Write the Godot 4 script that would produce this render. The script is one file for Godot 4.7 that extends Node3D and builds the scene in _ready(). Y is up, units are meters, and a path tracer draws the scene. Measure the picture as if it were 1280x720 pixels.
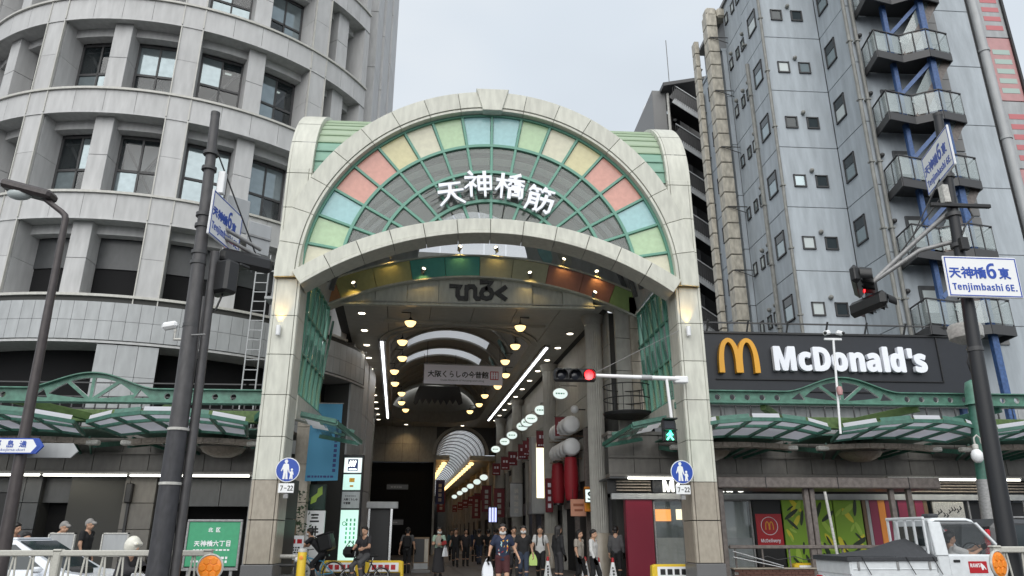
extends Node3D
# A covered shopping street's gate under an overcast sky. y is up, metres; the camera stands at (0, 1.45, 0).

var M := {}
var rng := RandomNumberGenerator.new()
var ARC := Transform3D(Basis(Vector3.UP, deg_to_rad(4.608)), Vector3.ZERO)   # frame of the covered street: local -z runs along it
const I := Transform3D.IDENTITY

class MB:
	var v := PackedVector3Array()
	var n := PackedVector3Array()
	var c := PackedColorArray()
	var col := Color.WHITE
	var colored := false
	func t3(a: Vector3, b: Vector3, d: Vector3, na: Vector3, nb: Vector3, nd: Vector3) -> void:
		if (b - a).cross(d - a).dot(na + nb + nd) > 0.0:
			v.append(a); v.append(d); v.append(b)
			n.append(na); n.append(nd); n.append(nb)
		else:
			v.append(a); v.append(b); v.append(d)
			n.append(na); n.append(nb); n.append(nd)
		if colored:
			c.append(col); c.append(col); c.append(col)
	func quad(a: Vector3, b: Vector3, d: Vector3, e: Vector3, nm: Vector3) -> void:
		t3(a, b, d, nm, nm, nm); t3(a, d, e, nm, nm, nm)
	func qs(a: Vector3, b: Vector3, d: Vector3, e: Vector3, na: Vector3, nb: Vector3, nd: Vector3, ne: Vector3) -> void:
		t3(a, b, d, na, nb, nd); t3(a, d, e, na, nd, ne)
	func box(s: Vector3, x := Transform3D.IDENTITY, bev := 0.0) -> MB:
		var h := s / 2.0
		var b: float = minf(bev, minf(h.x, minf(h.y, h.z)) * 0.9)
		for ax in 3:
			for sg in [-1.0, 1.0]:
				var u := (ax + 1) % 3
				var w := (ax + 2) % 3
				var nm := Vector3.ZERO
				nm[ax] = sg
				var q := []
				for k in [[-1, -1], [1, -1], [1, 1], [-1, 1]]:
					var p := Vector3.ZERO
					p[ax] = sg * h[ax]
					p[u] = k[0] * (h[u] - b)
					p[w] = k[1] * (h[w] - b)
					q.append(x * p)
				quad(q[0], q[1], q[2], q[3], (x.basis * nm).normalized())
		if b > 0.0:
			for ax in 3:
				var u := (ax + 1) % 3
				var w := (ax + 2) % 3
				for su in [-1.0, 1.0]:
					for sw in [-1.0, 1.0]:
						var q := []
						for k in [[-1, 0], [1, 0], [1, 1], [-1, 1]]:
							var p := Vector3.ZERO
							p[ax] = k[0] * (h[ax] - b)
							p[u] = su * (h[u] - (b if k[1] == 0 else 0.0))
							p[w] = sw * (h[w] - (0.0 if k[1] == 0 else b))
							q.append(x * p)
						var nm := Vector3.ZERO
						nm[u] = su; nm[w] = sw
						quad(q[0], q[1], q[2], q[3], (x.basis * nm).normalized())
			for sx in [-1.0, 1.0]:
				for sy in [-1.0, 1.0]:
					for sz in [-1.0, 1.0]:
						var nm: Vector3 = (x.basis * Vector3(sx, sy, sz)).normalized()
						t3(x * Vector3(sx * h.x, sy * (h.y - b), sz * (h.z - b)), x * Vector3(sx * (h.x - b), sy * h.y, sz * (h.z - b)), x * Vector3(sx * (h.x - b), sy * (h.y - b), sz * h.z), nm, nm, nm)
		return self
	func bx(x0: float, x1: float, y0: float, y1: float, z0: float, z1: float, bev := 0.0) -> MB:
		return box(Vector3(absf(x1 - x0), absf(y1 - y0), absf(z1 - z0)), Transform3D(Basis.IDENTITY, Vector3(x0 + x1, y0 + y1, z0 + z1) / 2.0), bev)
	# a straight bar of rectangular section between two points
	func bar(a: Vector3, b: Vector3, w: float, t: float, up := Vector3.UP, bev := 0.0) -> MB:
		var d := (b - a)
		var l := d.length()
		if l < 1e-5:
			return self
		d /= l
		var s := d.cross(up)
		if s.length() < 0.01:
			s = d.cross(Vector3.RIGHT)
		s = s.normalized()
		var o := s.cross(d).normalized()
		return box(Vector3(w, t, l), Transform3D(Basis(s, o, -d), (a + b) / 2.0), bev)
	func tube(p: Array, r, sides := 10, caps := true) -> MB:
		var m := p.size()
		var prev := Vector3.ZERO
		var rings := []
		var norms := []
		for i in m:
			var d: Vector3 = (p[mini(i + 1, m - 1)] - p[maxi(i - 1, 0)]).normalized()
			if prev == Vector3.ZERO:
				prev = d.cross(Vector3.UP if absf(d.y) < 0.9 else Vector3.RIGHT).normalized()
			prev = (prev - d * prev.dot(d)).normalized()
			var o := d.cross(prev)
			var rr: float = r[i] if r is Array else r
			var ring := []
			var nn := []
			for k in sides:
				var a := TAU * k / sides
				var q := prev * cos(a) + o * sin(a)
				ring.append(p[i] + q * rr)
				nn.append(q)
			rings.append(ring); norms.append(nn)
		for i in m - 1:
			for k in sides:
				var j := (k + 1) % sides
				qs(rings[i][k], rings[i][j], rings[i + 1][j], rings[i + 1][k], norms[i][k], norms[i][j], norms[i + 1][j], norms[i + 1][k])
		if caps:
			for e in [0, m - 1]:
				var d: Vector3 = (p[0] - p[1]).normalized() if e == 0 else (p[m - 1] - p[m - 2]).normalized()
				for k in sides:
					t3(p[e], rings[e][k], rings[e][(k + 1) % sides], d, d, d)
		return self
	# profile of (radius, height) turned about y
	func lathe(pr: Array, sides := 16, x := Transform3D.IDENTITY, flat := false) -> MB:
		for i in pr.size() - 1:
			var a: Vector2 = pr[i]
			var b: Vector2 = pr[i + 1]
			var d := b - a
			if d.length() < 1e-6:
				continue
			var nn := Vector2(d.y, -d.x).normalized()
			var na := nn
			var nb := nn
			if not flat:
				if i > 0:
					var dp: Vector2 = a - pr[i - 1]
					var np := Vector2(dp.y, -dp.x).normalized()
					if np.dot(nn) > 0.6:
						na = (nn + np).normalized()
				if i < pr.size() - 2:
					var dn: Vector2 = pr[i + 2] - b
					var nx := Vector2(dn.y, -dn.x).normalized()
					if nx.dot(nn) > 0.6:
						nb = (nn + nx).normalized()
			for k in sides:
				var t0 := TAU * k / sides
				var t1 := TAU * (k + 1) / sides
				var f := func(q: Vector2, t: float) -> Vector3: return Vector3(q.x * sin(t), q.y, q.x * cos(t))
				qs(x * f.call(a, t0), x * f.call(a, t1), x * f.call(b, t1), x * f.call(b, t0), x.basis * f.call(na, t0), x.basis * f.call(na, t1), x.basis * f.call(nb, t1), x.basis * f.call(nb, t0))
		return self
	# polygon in XY, front face at z1, back at z0, bevelled front edge
	func prism(poly: PackedVector2Array, z0: float, z1: float, bev := 0.0, x := Transform3D.IDENTITY, back := true) -> MB:
		var m := poly.size()
		var area := 0.0
		for i in m:
			area += poly[i].cross(poly[(i + 1) % m])
		var sg := signf(area)
		var ins := PackedVector2Array()
		for i in m:
			var e0 := (poly[i] - poly[(i + m - 1) % m]).normalized()
			var e1 := (poly[(i + 1) % m] - poly[i]).normalized()
			var n0 := Vector2(-e0.y, e0.x) * sg
			var n1 := Vector2(-e1.y, e1.x) * sg
			var bi := n0 + n1
			var l := bi.length_squared()
			ins.append(poly[i] + (bi * (2.0 / maxf(l, 0.6)) * bev if bev > 0.0 else Vector2.ZERO))
		var tri := Geometry2D.triangulate_polygon(ins)
		var fz := (x.basis * Vector3(0, 0, 1)).normalized()
		for i in range(0, tri.size(), 3):
			var a := ins[tri[i]]
			var b := ins[tri[i + 1]]
			var d := ins[tri[i + 2]]
			t3(x * Vector3(a.x, a.y, z1), x * Vector3(b.x, b.y, z1), x * Vector3(d.x, d.y, z1), fz, fz, fz)
		if back:
			tri = Geometry2D.triangulate_polygon(poly)
			for i in range(0, tri.size(), 3):
				var a := poly[tri[i]]
				var b := poly[tri[i + 1]]
				var d := poly[tri[i + 2]]
				t3(x * Vector3(a.x, a.y, z0), x * Vector3(b.x, b.y, z0), x * Vector3(d.x, d.y, z0), -fz, -fz, -fz)
		for i in m:
			var j := (i + 1) % m
			var e := (poly[j] - poly[i]).normalized()
			var o := Vector2(e.y, -e.x) * sg
			var nm := (x.basis * Vector3(o.x, o.y, 0)).normalized()
			quad(x * Vector3(poly[i].x, poly[i].y, z0), x * Vector3(poly[j].x, poly[j].y, z0), x * Vector3(poly[j].x, poly[j].y, z1 - bev), x * Vector3(poly[i].x, poly[i].y, z1 - bev), nm)
			if bev > 0.0:
				quad(x * Vector3(poly[i].x, poly[i].y, z1 - bev), x * Vector3(poly[j].x, poly[j].y, z1 - bev), x * Vector3(ins[j].x, ins[j].y, z1), x * Vector3(ins[i].x, ins[i].y, z1), (nm + fz).normalized())
		return self
	# block between two radii, two heights and two angles about y (angle from +z towards +x)
	func arcblock(r0: float, r1: float, h0: float, h1: float, a0: float, a1: float, seg := 6) -> MB:
		for i in seg:
			var t0 := lerpf(a0, a1, float(i) / seg)
			var t1 := lerpf(a0, a1, float(i + 1) / seg)
			var d0 := Vector3(sin(t0), 0, cos(t0))
			var d1 := Vector3(sin(t1), 0, cos(t1))
			var b := Vector3(0, h0, 0)
			var t := Vector3(0, h1, 0)
			qs(d0 * r1 + b, d1 * r1 + b, d1 * r1 + t, d0 * r1 + t, d0, d1, d1, d0)
			qs(d0 * r0 + b, d1 * r0 + b, d1 * r0 + t, d0 * r0 + t, -d0, -d1, -d1, -d0)
			quad(d0 * r0 + t, d1 * r0 + t, d1 * r1 + t, d0 * r1 + t, Vector3.UP)
			quad(d0 * r0 + b, d1 * r0 + b, d1 * r1 + b, d0 * r1 + b, Vector3.DOWN)
		for e in [[a0, -1.0], [a1, 1.0]]:
			var d := Vector3(sin(e[0]), 0, cos(e[0]))
			var nm := Vector3(cos(e[0]), 0, -sin(e[0])) * float(e[1])
			quad(d * r0 + Vector3(0, h0, 0), d * r1 + Vector3(0, h0, 0), d * r1 + Vector3(0, h1, 0), d * r0 + Vector3(0, h1, 0), nm)
		return self
	# a stroke of lettering: ribbon along a polyline with half widths, front at z1
	func ribbon(p: PackedVector2Array, w: PackedFloat32Array, z0: float, z1: float, x := Transform3D.IDENTITY) -> MB:
		var m := p.size()
		var lf := PackedVector2Array()
		var rt := PackedVector2Array()
		for i in m:
			var e0 := (p[i] - p[i - 1]).normalized() if i > 0 else (p[1] - p[0]).normalized()
			var e1 := (p[i + 1] - p[i]).normalized() if i < m - 1 else e0
			var nn := Vector2(-e0.y, e0.x) + Vector2(-e1.y, e1.x)
			var l := nn.length_squared()
			nn = nn * (2.0 / maxf(l, 1.4))
			lf.append(p[i] + nn * w[i]); rt.append(p[i] - nn * w[i])
		var fz := (x.basis * Vector3(0, 0, 1)).normalized()
		for i in m - 1:
			var q := [lf[i], rt[i], rt[i + 1], lf[i + 1]]
			quad(x * Vector3(q[0].x, q[0].y, z1), x * Vector3(q[1].x, q[1].y, z1), x * Vector3(q[2].x, q[2].y, z1), x * Vector3(q[3].x, q[3].y, z1), fz)
			for s in [[0, 3], [1, 2]]:
				var a: Vector2 = q[s[0]]
				var b: Vector2 = q[s[1]]
				var c0: Vector2 = (q[0] + q[1] + q[2] + q[3]) / 4.0
				var o: Vector2 = (b - a).orthogonal().normalized()
				if o.dot((a + b) / 2.0 - c0) < 0.0:
					o = -o
				quad(x * Vector3(a.x, a.y, z0), x * Vector3(b.x, b.y, z0), x * Vector3(b.x, b.y, z1), x * Vector3(a.x, a.y, z1), (x.basis * Vector3(o.x, o.y, 0)).normalized())
		for e in [[0, p[0] - p[1]], [m - 1, p[m - 1] - p[m - 2]]]:
			var o: Vector2 = e[1].normalized()
			var a := lf[e[0]]
			var b := rt[e[0]]
			quad(x * Vector3(a.x, a.y, z0), x * Vector3(b.x, b.y, z0), x * Vector3(b.x, b.y, z1), x * Vector3(a.x, a.y, z1), (x.basis * Vector3(o.x, o.y, 0)).normalized())
		return self
	func sphere(at: Vector3, r: Vector3, seg := 12, rings := 8) -> MB:
		for i in rings:
			var p0 := PI * i / rings
			var p1 := PI * (i + 1) / rings
			for k in seg:
				var t0 := TAU * k / seg
				var t1 := TAU * (k + 1) / seg
				var f := func(p: float, t: float) -> Vector3: return Vector3(sin(p) * cos(t), cos(p), sin(p) * sin(t))
				var q := [f.call(p0, t0), f.call(p0, t1), f.call(p1, t1), f.call(p1, t0)]
				var nn := []
				for e in q:
					nn.append((e / r).normalized())
				if i > 0:
					t3(at + q[0] * r, at + q[1] * r, at + q[2] * r, nn[0], nn[1], nn[2])
				if i < rings - 1:
					t3(at + q[0] * r, at + q[2] * r, at + q[3] * r, nn[0], nn[2], nn[3])
		return self
	func add(o: MB, x := Transform3D.IDENTITY) -> MB:
		for p in o.v:
			v.append(x * p)
		for q in o.n:
			n.append((x.basis * q).normalized())
		if colored:
			if o.colored:
				c.append_array(o.c)
			else:
				for p in o.v.size():
					c.append(col)
		return self
	func mesh() -> ArrayMesh:
		var a := []
		a.resize(Mesh.ARRAY_MAX)
		a[Mesh.ARRAY_VERTEX] = v
		a[Mesh.ARRAY_NORMAL] = n
		if colored:
			a[Mesh.ARRAY_COLOR] = c
		var m := ArrayMesh.new()
		m.add_surface_from_arrays(Mesh.PRIMITIVE_TRIANGLES, a)
		return m

func mb() -> MB:
	return MB.new()

func at(x: float, y: float, z: float, yaw := 0.0) -> Transform3D:
	return Transform3D(Basis(Vector3.UP, deg_to_rad(yaw)), Vector3(x, y, z))

func thing(called: String, label: String, category: String, x := Transform3D.IDENTITY, group := "") -> Node3D:
	var o := Node3D.new()
	o.name = called
	add_child(o, true)
	o.transform = x
	tag(o, label, category, group)
	return o

func tag(o: Node3D, label: String, category: String, group := "") -> void:
	o.set_meta("label", label)
	o.set_meta("category", category)
	if group:
		o.set_meta("group", group)

# one mesh as a child of p, its place x given in p's own axes
func part(p: Node3D, called: String, m, mat: String, x := Transform3D.IDENTITY) -> MeshInstance3D:
	var o := MeshInstance3D.new()
	o.name = called
	o.mesh = m.mesh() if m is MB else m
	if mat:
		o.material_override = M[mat]
	p.add_child(o, true)
	o.transform = x
	return o

# the same with vertices or place x given in the world
func wpart(p: Node3D, called: String, m, mat: String, x := Transform3D.IDENTITY) -> MeshInstance3D:
	var o := part(p, called, m, mat)
	o.transform = p.global_transform.affine_inverse() * x
	return o

func struct(called: String, m, mat: String, label: String, x := Transform3D.IDENTITY) -> MeshInstance3D:
	var o := part(self, called, m, mat, x)
	o.set_meta("kind", "structure")
	o.set_meta("label", label)
	return o

func stuff(o: Node3D) -> Node3D:
	o.set_meta("kind", "stuff")
	return o

func copy_of(src: Node3D, x: Transform3D, label: String) -> Node3D:
	var o: Node3D = src.duplicate()
	add_child(o, true)
	o.transform = x
	o.set_meta("label", label)
	return o

func V(x: float, y: float, z: float) -> Vector3:
	return Vector3(x, y, z)

func P2(a: Array) -> PackedVector2Array:
	var o := PackedVector2Array()
	for i in range(0, a.size(), 2):
		o.append(Vector2(a[i], a[i + 1]))
	return o

func rect(x0: float, y0: float, x1: float, y1: float) -> PackedVector2Array:
	return P2([x0, y0, x1, y0, x1, y1, x0, y1])

# ring sector in XY, angles in degrees from straight up, clockwise
func sector(c: Vector2, r0: float, r1: float, a0: float, a1: float, seg := 4) -> PackedVector2Array:
	var o := PackedVector2Array()
	for i in seg + 1:
		var a := deg_to_rad(lerpf(a0, a1, float(i) / seg))
		o.append(c + Vector2(sin(a), cos(a)) * r1)
	for i in seg + 1:
		var a := deg_to_rad(lerpf(a1, a0, float(i) / seg))
		o.append(c + Vector2(sin(a), cos(a)) * r0)
	return o

func noise_tex(freq: float, lo: float, hi: float, seed_: int, oct := 4, tint_lo := Color.WHITE, tint_hi := Color.WHITE, size := 512, type := FastNoiseLite.TYPE_SIMPLEX_SMOOTH) -> NoiseTexture2D:
	var t := NoiseTexture2D.new()
	t.width = size
	t.height = size
	t.seamless = true
	var f := FastNoiseLite.new()
	f.noise_type = type
	f.seed = seed_
	f.frequency = freq
	f.fractal_octaves = oct
	t.noise = f
	var g := Gradient.new()
	g.set_color(0, Color(lo * tint_lo.r, lo * tint_lo.g, lo * tint_lo.b))
	g.set_color(1, Color(hi * tint_hi.r, hi * tint_hi.g, hi * tint_hi.b))
	t.color_ramp = g
	return t

func normal_tex(freq: float, seed_: int, strength := 4.0) -> NoiseTexture2D:
	var t := NoiseTexture2D.new()
	t.width = 512
	t.height = 512
	t.seamless = true
	t.as_normal_map = true
	t.bump_strength = strength
	var f := FastNoiseLite.new()
	f.seed = seed_
	f.frequency = freq
	f.fractal_octaves = 4
	t.noise = f
	return t

# base colours are linear values
func mat(key: String, c: Array, rough := 0.6, metal := 0.0, tex: Texture2D = null, scale := Vector3.ONE, nrm: Texture2D = null, nscale := 0.3) -> StandardMaterial3D:
	var m := StandardMaterial3D.new()
	m.resource_name = key
	m.albedo_color = Color(c[0], c[1], c[2]).linear_to_srgb()
	m.roughness = rough
	m.metallic = metal
	if tex:
		m.albedo_texture = tex
	if nrm:
		m.normal_enabled = true
		m.normal_texture = nrm
		m.normal_scale = nscale
	if tex or nrm:
		m.uv1_triplanar = true
		m.uv1_world_triplanar = true
		m.uv1_scale = scale
	M[key] = m
	return m

func glow(key: String, c: Array, e: float) -> StandardMaterial3D:
	var m := mat(key, [0.5, 0.5, 0.5], 0.5)
	m.emission_enabled = true
	m.emission = Color(c[0], c[1], c[2]).linear_to_srgb()
	m.emission_energy_multiplier = e
	return m

func glass(key: String, c: Array, alpha: float, rough := 0.04) -> StandardMaterial3D:
	var m := mat(key, c, rough)
	m.albedo_color.a = alpha
	m.transparency = BaseMaterial3D.TRANSPARENCY_ALPHA
	return m

func frosted(key: String, c: Array, b: Array) -> StandardMaterial3D:
	var m := mat(key, c, 0.5)
	m.backlight_enabled = true
	m.backlight = Color(b[0], b[1], b[2]).linear_to_srgb()
	return m

func omni(p: Vector3, c: Color, e: float, size := 0.1) -> void:
	var l := OmniLight3D.new()
	l.name = "lamp_glow"
	add_child(l, true)
	l.position = p
	l.light_color = c
	l.light_energy = e
	l.light_size = size
	l.omni_range = 60.0
	l.omni_attenuation = 2.0
	l.shadow_enabled = true

func spot(p: Vector3, towards: Vector3, c: Color, e: float, angle: float, size := 0.05) -> void:
	var l := SpotLight3D.new()
	l.name = "spot_glow"
	add_child(l, true)
	l.position = p
	l.look_at_from_position(p, p + towards, Vector3.RIGHT if absf(towards.normalized().y) > 0.9 else Vector3.UP)
	l.light_color = c
	l.light_energy = e
	l.light_size = size
	l.spot_angle = angle
	l.spot_range = 60.0
	l.spot_attenuation = 2.0
	l.shadow_enabled = true

# strokes of the characters on the signs, on a square of 100 with y downwards
var KANJI := {
	"天": "15,18 85,18;8,45 92,45;50,18 48,45 38,68 10,95;51,47 65,72 92,94",
	"神": "20,4 30,15;6,26 42,26 30,44 5,64;25,45 25,97;30,50 42,60;52,25 52,72;52,25 94,25 94,72;52,48 94,48;52,72 94,72;73,5 73,98",
	"橋": "4,30 42,30;23,5 23,97;22,32 14,52 3,68;25,36 34,48 42,56;84,5 66,12 50,15;46,28 98,28;70,12 62,32 46,46;74,28 84,38 98,46;60,40 84,40 84,52 60,52 60,40;50,96 50,60 94,60 94,90 86,94;62,70 82,70 82,84 62,84 62,70",
	"筋": "20,4 8,24;14,14 46,14;30,15 36,25;62,4 52,22;57,14 94,14;74,15 80,25;14,36 14,70 6,96;14,36 42,36 42,90 36,95;14,54 42,54;14,70 42,70;52,48 94,48 90,88 82,96 74,90;70,32 68,58 62,76 48,96",
	"東": "10,17 90,17;50,3 50,97;24,30 24,62;24,30 76,30 76,62;24,46 76,46;24,62 76,62;48,63 32,80 8,92;52,63 70,80 94,92",
	"都": "8,18 52,18;30,4 30,34;4,34 58,34;50,8 34,34 6,58;18,52 18,94;18,52 50,52 50,94;18,72 50,72;18,92 50,92;66,8 66,98;66,8 92,8 80,34 92,58 88,72 76,72",
	"島": "48,2 40,12;26,12 26,56;26,12 78,12 78,40;26,26 78,26;26,40 78,40;26,54 92,54 88,92 76,92;14,66 14,92 66,92 66,70;40,58 40,92",
	"通": "14,8 24,20;6,40 24,40 24,72 6,88;24,76 40,88 96,92;44,10 84,10 70,22;52,16 64,24;42,30 42,78;42,30 88,30 88,76 82,78;42,46 88,46;42,60 88,60;65,24 65,78",
	"大": "8,36 92,36;50,6 46,44 34,70 8,94;52,40 66,70 94,94",
	"阪": "10,8 10,97;10,8 38,8 26,34 38,56 34,66 24,66;48,14 94,14;54,14 52,50 40,92;54,38 86,38 76,66 48,94;58,46 74,72 96,92",
	"く": "68,6 28,50 72,96",
	"ら": "40,6 58,16;34,28 28,62 44,50 66,48 78,62 72,82 46,94",
	"し": "28,8 26,72 38,92 62,86 82,66",
	"の": "54,22 44,64 24,80 12,62 20,34 50,18 80,28 90,54 78,80 54,94",
	"今": "50,4 30,34 4,54;50,4 72,34 96,54;34,50 66,50;22,64 76,64 56,96",
	"昔": "10,20 90,20;32,4 32,38;68,4 68,38;4,40 96,40;24,54 24,96;24,54 78,54 78,96;24,74 78,74;24,94 78,94",
	"館": "26,4 4,38;26,4 48,30;26,20 26,30;12,40 42,40 42,64 12,64;12,52 42,52;12,40 12,94 40,84;24,66 44,96;74,4 74,14;54,28 54,16 96,16 96,28;60,30 60,96;60,34 90,34 90,54 60,54;60,66 94,66 94,94 60,94",
	"三": "14,18 86,18;20,50 80,50;6,86 94,86",
	"井": "8,32 92,32;4,64 96,64;34,8 32,60 14,96;68,6 68,97",
	"六": "50,4 54,22;6,34 94,34;36,50 28,72 8,94;62,50 76,70 92,94",
	"丁": "6,14 94,14;52,14 52,90 36,84",
	"目": "22,8 22,96;22,8 78,8 78,96;22,36 78,36;22,64 78,64;22,92 78,92",
	"北": "36,8 36,94;8,36 36,36;4,80 36,68;64,8 64,84 74,92 94,88 96,72;92,24 64,44",
	"区": "92,10 14,10 14,92 96,92;72,22 52,52 26,76;30,26 54,46 76,76",
	"て": "0,14 60,14 44,36 44,76 56,92 80,92",
	"ん": "14,98 14,14;14,34 28,14 56,14 68,30 68,80 78,92 94,92",
	"ろ": "8,-16 74,-16 42,24;42,24 68,34 80,58 68,84 44,92 20,84 10,58 20,34 42,24",
	"<": "86,14 34,53 86,92",
	"-": "14,50 86,50",
}

# one character (size s, lower left corner at o) as strokes of half width w
func glyph(st: MB, ch: String, o: Vector2, s: float, w: float, z0: float, z1: float, x := Transform3D.IDENTITY, brush := false) -> void:
	var k := 0
	for stroke in KANJI[ch].split(";"):
		var p := PackedVector2Array()
		for q in stroke.split(" "):
			var xy: PackedStringArray = q.split(",")
			p.append(o + Vector2(float(xy[0]), 100.0 - float(xy[1])) * s / 100.0)
		var ws := PackedFloat32Array()
		for i in p.size():
			var f := float(i) / (p.size() - 1)
			ws.append(w * (lerpf(1.25, 0.75, f) if brush else 1.0))
		# square off the ends a little past the points
		p[0] += (p[0] - p[1]).normalized() * w * 0.6
		var e := p.size() - 1
		p[e] += (p[e] - p[e - 1]).normalized() * w * 0.6
		st.ribbon(p, ws, z0, z1 + 0.0004 * k, x)
		k += 1

# a horizontal line of characters; latin ones come from TextMesh elsewhere
func line_of(st: MB, s: String, o: Vector2, size: float, pitch: float, w: float, z0: float, z1: float, x := Transform3D.IDENTITY) -> void:
	for i in s.length():
		if KANJI.has(s[i]):
			glyph(st, s[i], o + Vector2(pitch * i, 0), size, w, z0, z1, x)

func text_mesh(s: String, height: float, depth: float, bold := false, serif := false, spacing := 0) -> TextMesh:
	var t := TextMesh.new()
	var f := SystemFont.new()
	f.font_names = PackedStringArray(["Droid Serif" if serif else "Droid Sans"])
	f.font_weight = 700 if bold else 400
	if spacing:
		var fv := FontVariation.new()
		fv.base_font = f
		fv.spacing_glyph = spacing
		t.font = fv
	else:
		t.font = f
	t.text = s
	t.font_size = 48
	t.pixel_size = height / 34.0
	t.depth = depth
	t.curve_step = 2.0
	return t

# illegible small print: rows of short dashes
func tiny_print(st: MB, x0: float, y0: float, x1: float, y1: float, rows: int, w: float, z: float, r: RandomNumberGenerator) -> void:
	for k in rows:
		var y := lerpf(y1, y0, (k + 0.5) / rows)
		var h := (y1 - y0) / rows * 0.32
		var q := x0
		while q < x1 - w:
			var l := w * r.randf_range(0.7, 1.5)
			st.bx(q, minf(q + l, x1), y - h, y + h, z - 0.002, z)
			q += l + w * 0.45

func _ready() -> void:
	# camera
	var cam := Camera3D.new()
	cam.name = "camera"
	add_child(cam)
	cam.position = V(0, 1.45, 0)
	cam.rotation = Vector3(deg_to_rad(18.9), deg_to_rad(-4.0), 0)
	cam.fov = 43.6
	cam.near = 0.1
	cam.far = 3000.0
	cam.current = true
	# overcast sky
	var env := Environment.new()
	env.background_mode = Environment.BG_SKY
	var sky := Sky.new()
	var pano := PanoramaSkyMaterial.new()
	pano.panorama = ImageTexture.create_from_image(overcast())
	sky.sky_material = pano
	env.sky = sky
	env.tonemap_mode = Environment.TONE_MAPPER_LINEAR
	env.tonemap_exposure = 1.85
	env.sdfgi_enabled = true
	env.ssao_enabled = true
	env.ssil_enabled = true
	var we := WorldEnvironment.new()
	we.name = "world_environment"
	we.environment = env
	add_child(we)
	# the bright patch of cloud in front of the sun, behind the camera to the left
	var sun := DirectionalLight3D.new()
	sun.name = "sun"
	add_child(sun)
	sun.rotation = Vector3(deg_to_rad(-42), deg_to_rad(-12), 0)
	sun.light_energy = 0.5
	sun.light_color = Color(1.0, 0.99, 0.97)
	sun.light_angular_distance = 80.0
	sun.shadow_enabled = true
	rng.seed = 77
	materials()
	ground()
	arcade_gate()
	arcade_hall()
	inner_arcade()
	round_tower()
	grey_tower()
	stair_building()
	podium_left()
	podium_right()
	canopies()
	street_poles()
	arcade_signs()
	street_things()
	vehicles()
	people()

func overcast() -> Image:
	var w := 1024
	var h := 512
	var im := Image.create_empty(w, h, false, Image.FORMAT_RGBF)
	var f := FastNoiseLite.new()
	f.seed = 5
	f.frequency = 0.9
	f.fractal_octaves = 4
	for y in h:
		var el := PI * (0.5 - (y + 0.5) / h)
		var up := maxf(sin(el), 0.0)
		for x in w:
			var az := TAU * (x + 0.5) / w
			var d := Vector3(cos(el) * cos(az), sin(el), cos(el) * sin(az))
			var k := f.get_noise_3dv(Vector3(d.x, d.y * 2.2, d.z) * 1.6)
			var b := 0.455 - 0.03 * up + 0.055 * k
			var c := Color(b * 0.91, b * 1.0, b * 1.10)
			c = c.lerp(Color(b * 0.98, b * 1.02, b * 1.06), clampf(0.4 + 1.6 * k, 0.0, 1.0) * 0.8)
			if el < 0.0:
				c = Color(0.3, 0.3, 0.3)
			im.set_pixel(x, y, c)
	return im

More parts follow.
